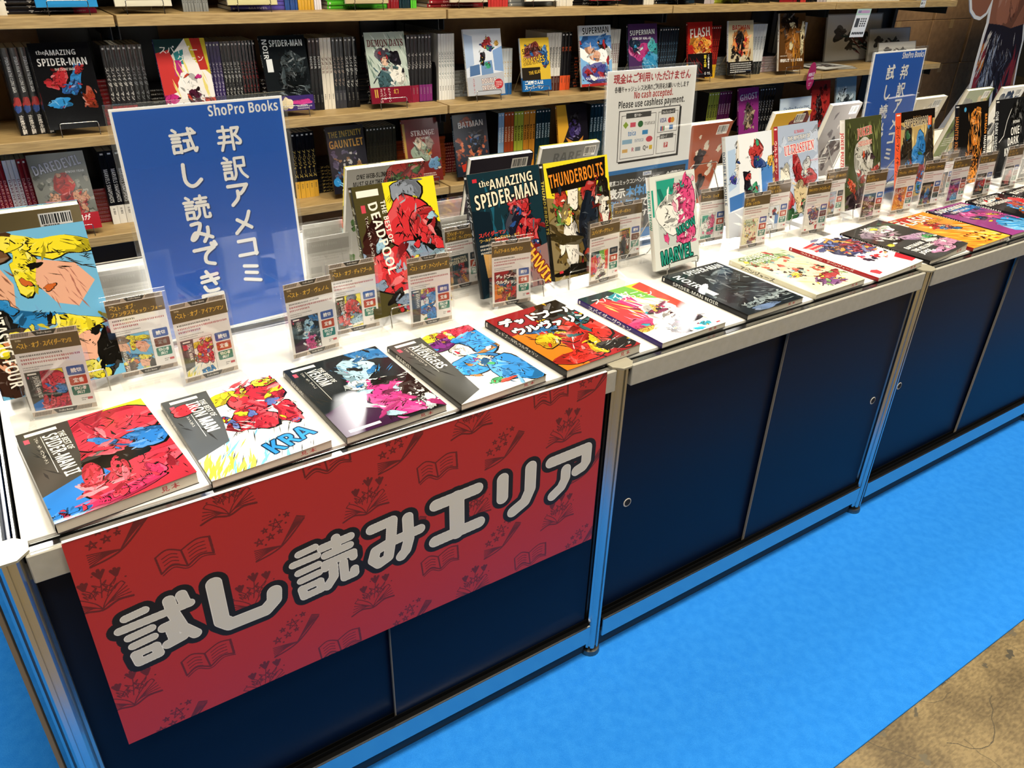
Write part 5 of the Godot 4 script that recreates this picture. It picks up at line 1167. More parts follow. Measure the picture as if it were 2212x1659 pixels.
func paint_banner() -> void:
	var c := canvas(2040, 904, "#bd2e2c", 31)
	var hh := c.high
	var spots := {
		"A": [0.152, 0.22, 0.602, 0.218, 0.602, 0.731, 0.15, 0.738, 0.381, 0.971, 0.825, 0.944, 0.394, 0.01, 0.857, 0.031],
		"B": [0.025, 0.26, 0.229, 0.043, 0.457, 0.255, 0.026, 0.753, 0.239, 0.515, 0.455, 0.77, 0.898, 0.245, 0.895, 0.733, 0.677, 0.959, 0.231, 0.989, 0.677, 0.032, 0.677, 0.5],
		"C": [0.301, 0.276, 0.07, 0.051, 0.751, 0.231, 0.303, 0.798, 0.087, 1.007, 0.53, 0.066, 0.751, 0.748, 0.535, 0.995, 0.97, 0.03, 0.965, 0.5, 0.965, 0.985, 0.53, 0.5, 0.08, 0.5],
	}
	for k in spots:
		var a: Array = spots[k]
		for i in range(0, a.size(), 2):
			motif(c, k, Vector2(a[i] * 100.0, a[i + 1] * hh), 0.082)
	# heavy rounded letters: [strokes as points, width]; each letter in a square of 100
	var letters := [
		[0.029, [[[16, 12, 40, 9], 10.6], [[6, 29, 94, 25], 11.5], [[14, 46, 42, 43], 10.6], [[16, 62, 42, 59], 10.6], [[16, 78, 42, 76], 10.6], [[16, 78, 18, 94], 12], [[41, 76, 43, 92], 12], [[18, 94, 43, 92], 12], [[56, 51, 72, 49], 14], [[64, 51, 66, 76], 15], [[56, 82, 76, 78], 14], [[70, 8, 71, 30, 78, 62, 92, 82], 15], [[86, 6, 88, 20], 14]]],
		[0.170, [[[12, 8, 12, 78, 22, 90, 72, 90, 86, 78, 88, 62], 21]]],
		[0.308, [[[16, 12, 40, 9], 10.6], [[6, 28, 42, 26], 10.6], [[12, 46, 42, 43], 10.6], [[14, 62, 42, 59], 10.6], [[14, 78, 42, 76], 10.6], [[14, 78, 16, 94], 12], [[41, 76, 43, 92], 12], [[16, 94, 43, 92], 12], [[50, 16, 94, 13], 13], [[72, 6, 72, 30], 13], [[54, 32, 92, 29], 12], [[52, 56, 52, 48, 96, 45, 96, 54], 12], [[64, 58, 63, 78, 52, 92], 14], [[80, 58, 80, 88, 96, 87, 96, 78], 13]]],
		[0.447, [[[14, 16, 48, 13, 44, 50, 38, 82, 22, 88, 13, 76, 18, 60, 40, 54, 94, 50], 17], [[74, 18, 74, 62, 68, 82, 60, 90], 18]]],
		[0.582, [[[12, 15, 88, 12], 21], [[50, 15, 50, 86], 27], [[9, 88, 92, 84], 21]]],
		[0.722, [[[22, 12, 22, 52], 22], [[78, 8, 78, 56, 68, 78, 44, 90], 22]]],
		[0.853, [[[12, 15, 90, 12, 90, 42, 84, 50, 70, 54], 21], [[46, 42, 46, 62, 38, 78, 20, 90], 20]]],
	]
	for pas in 3:
		for l in letters:
			for s in l[1]:
				var p := []
				for i in range(0, s[0].size(), 2):
					p.append(Vector2(l[0] * 100.0 + s[0][i] * 0.122, 0.362 * hh + s[0][i + 1] * 0.120))
				if p.size() > 3:
					var q := []
					for i in p.size() - 1:
						for t in 4:
							q.append((p[i] as Vector2).lerp(p[i + 1], t / 4.0))
					q.append(p[-1])
					p = q
				var wd: float = s[1] * 0.117
				c.line(p, wd + [2.4, 0.25, 0.0][pas], Color(["#14110f", "#f4f2ee", "#d9d6cf"][pas]))
	keep_cell("banner", c.im)

# ------------------------------------------------------------------ hall
func build_hall() -> void:
	# concrete floor, painted with its own spots and cracks
	var c := canvas(1024, 1024, "#9c8a66", 41)
	var n := FastNoiseLite.new()
	n.seed = 9
	n.frequency = 0.012
	n.fractal_octaves = 6
	var f := FastNoiseLite.new()
	f.seed = 19
	f.frequency = 0.16
	for y in 512:
		for x in 512:
			var v := n.get_noise_2d(x, y) * 0.7 + f.get_noise_2d(x * 0.7, y * 2.0) * 0.6
			var col := Color("#93805a").lerp(Color("#5c4e36"), clampf(0.45 + v, 0.0, 1.0))
			c.im.fill_rect(Rect2i(x * 2, y * 2, 2, 2), col)
	for i in 46:
		c.blob(Color("#4c4639").lerp(Color("#6a604c"), c.rnd.randf()), c.rnd.randf() * 100, c.rnd.randf() * 100, c.rnd.randf_range(0.2, 1.3), c.rnd.randf_range(0.2, 0.9), c.rnd.randf() * 180, 0.7)
	for i in 34:
		var p := [Vector2(c.rnd.randf(), c.rnd.randf()) * 100.0]
		var a := c.rnd.randf() * TAU
		for k in 14:
			a += c.rnd.randf_range(-0.6, 0.6)
			p.append(p[-1] + Vector2.from_angle(a) * c.rnd.randf_range(0.5, 2.4))
		c.line(p, c.rnd.randf_range(0.06, 0.16), Color("#4a4232"), false)
	var m := flat("concrete", "#ffffff", 0.42)
	m.albedo_texture = ImageTexture.create_from_image(c.im)
	m.uv1_triplanar = true
	m.uv1_world_triplanar = true
	m.uv1_scale = Vector3(0.85, 0.85, 0.85)
	var q := st()
	cbox(q, Vector3(2.0, -0.056, 0.0), Vector3(22, 0.1, 18), 0.001)
	structure("floor", q, m, "worn tan concrete hall floor with dark chips and hairline cracks")
	# carpet
	q = st()
	cbox(q, Vector3(2.0, -0.003, -4.246), Vector3(14, 0.006, 9.51), 0.001)
	var carpet := carpet_material()
	var o := structure("floor_carpet", q, carpet, "bright blue needle-felt exhibition carpet with a straight cut edge")
	# hall walls and ceiling
	var wall := flat("hall_wall", "#3e3c3a", 0.9)
	for w in [["wall_back", Vector3(2, 3.2, -9.0), Vector3(22, 6.6, 0.2)], ["wall_front", Vector3(2, 3.2, 9.0), Vector3(22, 6.6, 0.2)], ["wall_left", Vector3(-9.0, 3.2, 0), Vector3(0.2, 6.6, 18)], ["wall_right", Vector3(13.0, 3.2, 0), Vector3(0.2, 6.6, 18)]]:
		q = st()
		cbox(q, w[1], w[2], 0.01)
		structure(w[0], q, wall, "plain grey wall of the exhibition hall on its own side")
	q = st()
	cbox(q, Vector3(2, 6.0, 0), Vector3(22, 0.2, 18), 0.01)
	structure("ceiling", q, flat("hall_ceiling", "#2c2c2c", 0.9), "grey ceiling of the exhibition hall above the lights")

func carpet_material() -> StandardMaterial3D:
	var n := FastNoiseLite.new()
	n.seed = 5
	n.frequency = 0.008
	n.fractal_octaves = 3
	var k := FastNoiseLite.new()
	k.seed = 8
	k.frequency = 0.2
	k.fractal_octaves = 2
	var src := n.get_seamless_image(1024, 1024)
	var fine := k.get_seamless_image(1024, 1024)
	fine.resize(1024, 256, Image.INTERPOLATE_BILINEAR)     # felt fibres lie along one way
	var a := Color("#1670d6")
	var b := Color("#3f9cf2")
	var s1 := src.get_data()
	var s2 := fine.get_data()
	var out := PackedByteArray()
	out.resize(1024 * 1024 * 3)
	var bump := PackedByteArray()
	bump.resize(1024 * 1024)
	for y in 1024:
		for x in 1024:
			var i := y * 1024 + x
			var v := s2[((y + x / 2) % 256) * 1024 + x] / 255.0
			var t := clampf(0.25 + (s1[i] / 255.0 - 0.5) * 0.3 + (v - 0.5) * 2.2 + 0.2, 0.0, 1.0)
			out[i * 3] = int(lerpf(a.r, b.r, t) * 255.0)
			out[i * 3 + 1] = int(lerpf(a.g, b.g, t) * 255.0)
			out[i * 3 + 2] = int(lerpf(a.b, b.b, t) * 255.0)
			bump[i] = int(v * 255.0)
	var m := flat("carpet", "#ffffff", 0.95, 0.0, 0.2)
	m.albedo_texture = ImageTexture.create_from_image(Image.create_from_data(1024, 1024, false, Image.FORMAT_RGB8, out))
	m.heightmap_enabled = true
	m.heightmap_texture = ImageTexture.create_from_image(Image.create_from_data(1024, 1024, false, Image.FORMAT_L8, bump))
	m.heightmap_scale = 0.08
	m.uv1_triplanar = true
	m.uv1_world_triplanar = true
	m.uv1_scale = Vector3(3.6, 3.6, 3.6)
	return m

# ------------------------------------------------------------------ counters
func octagon(r: float) -> PackedVector2Array:
	var p := PackedVector2Array()
	for i in 8:
		p.append(Vector2(r, 0).rotated(TAU * (i + 0.5) / 8.0))
	return p

# the slotted aluminium post: an octagon with a narrow groove in each face
func post_outline(r: float) -> PackedVector2Array:
	var p := PackedVector2Array()
	for i in 8:
		var a := Vector2(r, 0).rotated(TAU * (i - 0.5) / 8.0)
		var b := Vector2(r, 0).rotated(TAU * (i + 0.5) / 8.0)
		var inw := -(a + b).normalized() * 0.005
		p.append(a)
		for t in [[0.34, 0.0], [0.34, 1.0], [0.66, 1.0], [0.66, 0.0]]:
			p.append(a.lerp(b, t[0]) + inw * t[1])
	return p

const UPRIGHT := Basis(Vector3(1, 0, 0), Vector3(0, 0, -1), Vector3(0, 1, 0))   # stands a prism on end

func build_counters() -> void:
	var alu := flat("aluminium", "#c4c6c6", 0.24, 1.0)
	var fascia := noisy("fascia", "#aba89c", "#b6b3a8", 0.42, Vector3(3, 3, 3), 0.03)
	var navy := flat("navy_laminate", "#0a1830", 0.34, 0.0, 0.25)
	var white := noisy("table_white", "#e0ded6", "#eceae4", 0.42, Vector3(2, 2, 2), 0.02)
	var groove := flat("groove_black", "#080808", 0.8, 0.0, 0.2)
	var kick := flat("plinth_grey", "#2c3a40", 0.7)
	var cap_m := flat("cap_plastic", "#9c9784", 0.5)
	var edge_m := flat("door_edge", "#8a8070", 0.7)
	var hole := flat("finger_hole", "#0a0a0a", 0.8)
	var ring := flat("hole_rim", "#d6d0c4", 0.5)
	var where := ["end unit with the red banner", "second unit from the banner end", "third unit from the banner end", "fourth unit at the far right"]
	for back in [0, 1]:
		for i in 4:
			var label := "white-topped display counter with navy sliding doors, " + str(where[i]) if back == 0 else "white-topped counter on the shelf side behind the %s unit" % ["banner", "second", "third", "far right"][i]
			var t := thing("display_counter", label, "counter", "display counters", Vector3(i - 0.012, 0, -0.53 * back))
			var flip := Transform3D.IDENTITY if back == 0 else Transform3D(Basis(Vector3.UP, PI), Vector3(1.0, 0, -0.488))
			# tabletop and the slotted rails around it
			var q := st()
			cbox(q, Vector3(0.5, H - 0.009, -0.244), Vector3(0.964, 0.018, 0.466), 0.001)
			part(t, "tabletop", q, white)
			for zz in [0.006, -0.010, -0.478, -0.488]:
				q = st()
				cbox(q, Vector3(0.5, H - 0.012, zz), Vector3(0.962, 0.018 if zz == 0.006 or zz == -0.488 else 0.014, 0.012 if zz == 0.006 or zz == -0.488 else 0.003), 0.0008)
				part(t, "top_rail", q, alu)
			q = st()
			cbox(q, Vector3(0.5, H - 0.024, 0.0), Vector3(0.962, 0.012, 0.014), 0.001, flip)
			part(t, "rail_groove", q, groove)
			q = st()
			cbox(q, Vector3(0.5, 0.7405, 0.012), Vector3(0.962, 0.045, 0.012), 0.0015, flip)
			part(t, "fascia", q, fascia)
			# doors: the one at the right runs in the front track
			for d in 2:
				q = st()
				var dx := 0.262 if d == 0 else 0.738
				var dz := -0.012 if d == 0 else -0.001
				cbox(q, Vector3(dx, 0.4085, dz), Vector3(0.492 if d == 0 else 0.472, 0.613, 0.005), 0.0008, flip)
				var door := part(t, "door", q, navy)
				q = st()
				var hx := 0.075 if d == 0 else 0.937
				var hz := dz + 0.0027
				lathe(q, [[0.0, 0.0006], [0.0075, 0.0006], [0.0105, 0.0009], [0.011, 0.0]], 18, flip * Transform3D(Basis(Vector3.RIGHT, PI / 2), Vector3(hx, 0.398, hz)))
				part(door, "hole_rim", q, ring)
				q = st()
				lathe(q, [[0.0, 0.0014], [0.0082, 0.0014], [0.0082, 0.0005]], 18, flip * Transform3D(Basis(Vector3.RIGHT, PI / 2), Vector3(hx + 0.0005, 0.3985, hz)))
				part(door, "finger_hole", q, hole)
				if d == 1:
					q = st()
					cbox(q, Vector3(0.5015, 0.4085, dz), Vector3(0.0016, 0.613, 0.006), 0.0002, flip)
					part(door, "door_edge", q, edge_m)
			q = st()
			for zz in [0.003, -0.0065, -0.017]:
				cbox(q, Vector3(0.5, 0.1045, zz), Vector3(0.962, 0.012, 0.0015), 0.0003, flip)
			cbox(q, Vector3(0.5, 0.094, -0.004), Vector3(0.962, 0.01, 0.033), 0.0003, flip)
			part(t, "door_track", q, groove)
			q = st()
			cbox(q, Vector3(0.5, 0.0735, 0.0155), Vector3(0.962, 0.053, 0.005), 0.001, flip)
			part(t, "bottom_rail", q, alu)
			q = st()
			cbox(q, Vector3(0.5, 0.0235, -0.002), Vector3(0.962, 0.046, 0.008), 0.001, flip)
			part(t, "plinth", q, kick)
			# inside panels
			q = st()
			cbox(q, Vector3(0.5, 0.06, -0.25), Vector3(0.96, 0.012, 0.44), 0.001, flip)
			cbox(q, Vector3(0.5, 0.4, -0.47), Vector3(0.96, 0.66, 0.01), 0.001, flip)
			part(t, "inner_panel", q, navy)
			# posts
			for px in ([0.0, 1.0] if i == 3 else [0.0]):
				for pz in ([0.0, -0.488] if back == 0 else [-0.488]):
					q = st()
					prism(q, post_outline(0.0205), 0.022, H - 0.003, Transform3D(UPRIGHT, Vector3(px, 0, pz)))
					var po := part(t, "post", q, alu)
					q = st()
					prism(q, octagon(0.027), 0.0, 0.0035, Transform3D(UPRIGHT, Vector3(px, H - 0.003, pz)))
					part(po, "post_cap", q, cap_m)
					q = st()
					lathe(q, [[0.0, 0.024], [0.008, 0.024], [0.008, 0.013], [0.022, 0.012], [0.024, 0.006], [0.024, 0.0]], 20, Transform3D(Basis.IDENTITY, Vector3(px, 0, pz)))
					part(po, "levelling_foot", q, flat("foot_metal", "#7c7a74", 0.4, 1.0))
			if i == 0:
				# the end of the counter: side panel, its rails and the wooden strip at its edge
				q = st()
				cbox(q, Vector3(0.0, 0.41, -0.244), Vector3(0.008, 0.66, 0.448), 0.001)
				part(t, "side_panel", q, navy)
				for yy in [[-0.008, 0.747, 0.012, 0.036], [-0.008, 0.0735, 0.012, 0.053], [0.011, H - 0.012, 0.004, 0.018]]:
					q = st()
					cbox(q, Vector3(yy[0], yy[1], -0.244), Vector3(yy[2], yy[3], 0.448), 0.0008)
					part(t, "side_rail", q, alu)
				if back == 0:
					q = st()
					cbox(q, Vector3(-0.034, 0.42, -0.03), Vector3(0.006, 0.64, 0.02), 0.0006)
					part(t, "edge_strip", q, flat("raw_wood", "#9a8568", 0.8))

func build_banner() -> void:
	var q := st()
	var y0 := 0.378
	var y1 := 0.772
	var o := PackedVector2Array([Vector2(0.048, y0), Vector2(0.938, y0), Vector2(0.938, y1), Vector2(0.052, y1), Vector2(0.048, y1 - 0.004)])
	var uvs := []
	for p in o:
		uvs.append(uv_of("banner", (p.x - 0.048) / 0.89, (y1 - p.y) / (y1 - y0)))
	prism(q, o, 0.0215, 0.0255, Transform3D.IDENTITY, uvs, uv_of("banner", 0.985, 0.2))
	var b := part(self, numbered("banner_board"), q, sheet_mat("banner", "sign"))
	tag(b, "red banner board with large white Japanese letters and sketched books on the counter front", "banner")
	q = st()
	cbox(q, Vector3(0.493, y1 + 0.0004, 0.0235), Vector3(0.888, 0.0008, 0.005), 0.0001)
	part(b, "white_edge", q, flat("board_edge", "#eceae2", 0.6))
# ------------------------------------------------------------------ books
var book_meshes := {}

func curl_at(x: float, y: float, w: float, h: float, c: float) -> float:
	return c * pow(clampf((x + w * 0.5) / w, 0.0, 1.0), 2.2) * (1.0 - 0.45 * y / h)

# a sheet of cover board over the front (or back) of a book; x from the spine to the fore edge, y up, z out
func cover_mesh(key: String, w: float, h: float, z: float, look: float, c: float, plain: bool) -> ArrayMesh:
	var id := "cover %s %.3f %.3f %.4f %.1f %.4f" % [key, w, h, z, look, c]
	if book_meshes.has(id):
		return book_meshes[id]
	var s := st()
	var nx := 8 if c > 0.0 else 1
	var ny := 4 if c > 0.0 else 1
	var th := 0.0006
	var p := func(i: int, j: int, d: float) -> Vector3:
		var x := -w * 0.5 + w * i / nx
		var y := h * j / ny
		return Vector3(x, y, z + curl_at(x, y, w, h, c) - look * d)
	for i in nx:
		for j in ny:
			var q := [[i, j], [i + 1, j], [i + 1, j + 1], [i, j + 1]]
			for side in 2:
				var pts := []
				var uv := []
				for k in q:
					pts.append(p.call(k[0], k[1], th * side))
					var u: float = float(k[0]) / nx
					uv.append(Vector2.ZERO if plain else uv_of(key, u if look > 0 else 1.0 - u, 1.0 - float(k[1]) / ny))
				face(s, pts, Vector3(0, 0, look if side == 0 else -look), uv)
	for e in [[0, 0, nx, 0, Vector3(0, -1, 0)], [nx, 0, nx, ny, Vector3(1, 0, 0)], [0, ny, nx, ny, Vector3(0, 1, 0)]]:
		var n := maxi(e[2] - e[0], e[3] - e[1])
		for k in n:
			var i0: int = e[0] + (k if e[2] > e[0] else 0)
			var j0: int = e[1] + (k if e[3] > e[1] else 0)
			var i1: int = i0 + (1 if e[2] > e[0] else 0)
			var j1: int = j0 + (1 if e[3] > e[1] else 0)
			var edge := Vector2.ZERO if plain else uv_of(key, float(i0) / nx, 1.0 - float(j0) / ny)
			face(s, [p.call(i0, j0, 0.0), p.call(i1, j1, 0.0), p.call(i1, j1, th), p.call(i0, j0, th)], e[4], [edge, edge, edge, edge])
	book_meshes[id] = s.commit()
	return book_meshes[id]

func spine_mesh(key: String, w: float, h: float, t: float) -> ArrayMesh:
	var id := "spine %s %.3f %.3f %.4f" % [key, w, h, t]
	if book_meshes.has(id):
		return book_meshes[id]
	var s := st()
	var n := 5
	for i in n:
		var p := []
		var uv := []
		for k in [[i, 0], [i + 1, 0], [i + 1, 1], [i, 1]]:
			var f: float = float(k[0]) / n
			p.append(Vector3(-w * 0.5 - sin(f * PI) * minf(0.0012, t * 0.12), h * k[1], -t * f))
			uv.append(uv_of(key, 1.0 - f, 1.0 - k[1]))
		face(s, p, Vector3(-1, 0, 0), uv)
	book_meshes[id] = s.commit()
	return book_meshes[id]

func pages_mesh(w: float, h: float, t: float, c: float, stamp: int) -> ArrayMesh:
	var id := "pages %.3f %.3f %.4f %.4f %d" % [w, h, t, c, stamp]
	if book_meshes.has(id):
		return book_meshes[id]
	var s := st()
	var nx := 6
	var pg := "pages_0"
	var inner := 0.0012
	for i in nx:
		var x0 := -w * 0.5 + 0.0006 + (w - inner) * i / nx
		var x1 := -w * 0.5 + 0.0006 + (w - inner) * (i + 1) / nx
		for e in 2:
			var y := inner if e == 0 else h - inner
			var k := "pages_%d" % (stamp if e == 0 else 0)
			var a := -0.0008 + curl_at(x0, y, w, h, c) * 0.92
			var b := -0.0008 + curl_at(x1, y, w, h, c) * 0.92
			face(s, [Vector3(x0, y, -t + 0.0007), Vector3(x1, y, -t + 0.0007), Vector3(x1, y, b), Vector3(x0, y, a)], Vector3(0, -1 if e == 0 else 1, 0),
				[uv_of(k, float(i) / nx, 1), uv_of(k, float(i + 1) / nx, 1), uv_of(k, float(i + 1) / nx, 0), uv_of(k, float(i) / nx, 0)])
	var xe := w * 0.5 - inner
	face(s, [Vector3(xe, inner, -t + 0.0007), Vector3(xe, h - inner, -t + 0.0007), Vector3(xe, h - inner, -0.0008 + curl_at(xe, h, w, h, c) * 0.92), Vector3(xe, inner, -0.0008 + curl_at(xe, 0, w, h, c) * 0.92)], Vector3(1, 0, 0),
		[uv_of(pg, 0, 1), uv_of(pg, 1, 1), uv_of(pg, 1, 0), uv_of(pg, 0, 0)])
	book_meshes[id] = s.commit()
	return book_meshes[id]

# front and back are keys of prints, or colours that begin with #
func book(called: String, label: String, group: String, w: float, h: float, t: float, front: String, spine: String, back: String, x: Transform3D, c := 0.0, stamp := 0) -> Node3D:
	var o := thing(called, label, "book", group)
	o.transform = x
	for e in [["front_cover", front, 0.0, 1.0, c], ["back_cover", back, -t, -1.0, 0.0]]:
		var plain: bool = e[1].begins_with("#")
		part(o, e[0], cover_mesh(e[1], w, h, e[2], e[3], e[4], plain), flat("cover " + e[1], e[1], 0.3) if plain else sheet_mat(e[1], "gloss"))
	part(o, "spine", spine_mesh(spine, w, h, t), sheet_mat(spine, "gloss"))
	part(o, "page_block", pages_mesh(w, h, t, c, stamp), sheet_mat("pages_0", "edge"))
	return o

# ------------------------------------------------------------------ stands
var stand_meshes := {}

func easel_mesh(which: String, wide: float, lean: float) -> ArrayMesh:
	var id := "%s %.3f %.3f" % [which, wide, lean]
	if stand_meshes.has(id):
		return stand_meshes[id]
	var s := st()
	var b := wide * 0.5
	var up := Vector3(0, cos(lean), -sin(lean))
	var r := 0.0014
	match which:
		"front_rest":     # legs, ledge and lip that hold the foot of the book
			tube(s, bent([Vector3(-b, 0.0, 0.03), Vector3(-b, 0.026, 0.024), Vector3(-b, 0.026, 0.03), Vector3(-b, 0.042, 0.028), Vector3(b, 0.042, 0.028), Vector3(b, 0.026, 0.03), Vector3(b, 0.026, 0.024), Vector3(b, 0.0, 0.03)], 0.006), r)
			for sg in [-1.0, 1.0]:
				tube(s, bent([Vector3(b * sg, 0.026, 0.024), Vector3(b * sg, 0.021, 0.012), Vector3(b * sg, 0.02, -0.018)], 0.005), r)
		"back_frame":
			var foot := Vector3(0, 0.02, -0.018)
			tube(s, bent([Vector3(-b, 0, 0) + foot, Vector3(-b, 0, 0) + foot + up * 0.14, Vector3(b, 0, 0) + foot + up * 0.14, Vector3(b, 0, 0) + foot], 0.012), r)
		"rear_leg":
			var top := Vector3(0, 0.02, -0.019) + up * 0.12
			tube(s, bent([Vector3(-b * 0.8, top.y, top.z), Vector3(-b * 0.8, 0.0015, top.z - 0.075), Vector3(b * 0.8, 0.0015, top.z - 0.075), Vector3(b * 0.8, top.y, top.z)], 0.01), r)
	stand_meshes[id] = s.commit()
	return stand_meshes[id]

func easel(label: String, group: String, x: float, y: float, z: float, turn: float, wide := 0.12, lean := 0.26) -> void:
	var o := thing("wire_easel", label, "book stand", group, Vector3(x, y, z))
	o.rotation.y = turn
	for n in ["front_rest", "back_frame", "rear_leg"]:
		part(o, n, easel_mesh(n, wide, lean), flat("chrome", "#c9c8c4", 0.16, 1.0))

# a standing book and its easel; z is where the foot of its front cover rests
func on_easel(called: String, label: String, group: String, easel_label: String, easel_group: String, x: float, y: float, z: float, turn: float, w: float, h: float, t: float, front: String, spine: String, back: String, lean := 0.26) -> Node3D:
	var base := Transform3D(Basis(Vector3.UP, turn), Vector3(x, y, z))
	var o := book(called, label, group, w, h, t, front, spine, back, base * Transform3D(Basis(Vector3.RIGHT, -lean), Vector3(0, 0.0225, 0.012)))
	var off := base * Vector3(0, 0, -t + 0.010)
	easel(easel_label, easel_group, off.x, y, off.z, turn, minf(0.12, w * 0.66), lean)
	return o

func holder_mesh(which: String) -> ArrayMesh:
	if stand_meshes.has(which):
		return stand_meshes[which]
	var s := st()
	var lean := Transform3D(Basis(Vector3.RIGHT, -0.07), Vector3.ZERO)
	match which:
		"back_plate": cbox(s, Vector3(0, 0.077, -0.0018), Vector3(0.104, 0.154, 0.002), 0.0004, lean)
		"front_pane": cbox(s, Vector3(0, 0.074, 0.0018), Vector3(0.104, 0.147, 0.0016), 0.0004, lean)
		"base_plate": cbox(s, Vector3(0, 0.0012, 0.018), Vector3(0.104, 0.002, 0.044), 0.0004)
		"info_card": pass
	stand_meshes[which] = s.commit()
	return stand_meshes[which]

func card_in_holder(n: int, key: String, x: float, z: float, turn: float, what: String) -> void:
	var base := Transform3D(Basis(Vector3.UP, turn), Vector3(x, H, z))
	var o := thing("card_holder", "clear acrylic holder around " + what, "card holder", "acrylic card holders")
	o.transform = base
	for p in ["back_plate", "front_pane", "base_plate"]:
		part(o, p, holder_mesh(p), clear_plastic())
	var s := st()
	var w := 0.0915
	var h := 0.1415
	var out := PackedVector2Array([Vector2(-w / 2, 0), Vector2(w / 2, 0), Vector2(w / 2, h), Vector2(-w / 2, h)])
	var uv := []
	for p in out:
		uv.append(uv_of(key, p.x / w + 0.5, 1.0 - p.y / h))
	prism(s, out, -0.0003, 0.0003, Transform3D.IDENTITY, uv, uv_of(key, 0.5, 0.375))
	var c := part(self, numbered("info_card"), s, sheet_mat(key, "card"))
	c.transform = base * Transform3D(Basis(Vector3.RIGHT, -0.07), Vector3.ZERO) * Transform3D(Basis.IDENTITY, Vector3(0, 0.006, 0.0))
	if key == "card_back":
		c.transform = c.transform * Transform3D(Basis(Vector3.UP, PI), Vector3.ZERO)
	tag(c, what, "card", "printed information cards")

func sign_stand(key: String, x: float, z: float, turn: float, label: String, stand_label: String, called: String) -> void:
	var base := Transform3D(Basis(Vector3.UP, turn), Vector3(x, H, z))
	var lean := Transform3D(Basis(Vector3.RIGHT, -0.06), Vector3(0, 0.0, 0.0))
	var o := thing("sign_holder", stand_label, "sign holder", "acrylic sign holders")
	o.transform = base
	for p in [["back_plate", -0.0022], ["front_pane", 0.0022]]:
		var s := st()
		cbox(s, Vector3(0, 0.217, p[1]), Vector3(0.312, 0.434, 0.0022), 0.0005, lean)
		part(o, p[0], s, clear_plastic())
	var s := st()
	cbox(s, Vector3(0, 0.0015, 0.03), Vector3(0.312, 0.0026, 0.064), 0.0005)
	cbox(s, Vector3(0, 0.0015, -0.045), Vector3(0.312, 0.0026, 0.075), 0.0005)
	part(o, "base_plate", s, clear_plastic())
	s = st()
	var w := 0.297
	var h := 0.42
	var out := PackedVector2Array([Vector2(-w / 2, 0), Vector2(w / 2, 0), Vector2(w / 2, h), Vector2(-w / 2, h)])
	var uv := []
	for p in out:
		uv.append(uv_of(key, p.x / w + 0.5, 1.0 - p.y / h))
	prism(s, out, -0.0005, 0.0005, Transform3D.IDENTITY, uv, uv_of(key, 0.5, 0.003))
	var c := part(self, numbered(called), s, sheet_mat(key, "sign"))
	c.transform = base * lean * Transform3D(Basis.IDENTITY, Vector3(0, 0.007, 0))
	tag(c, label, "sign", "")

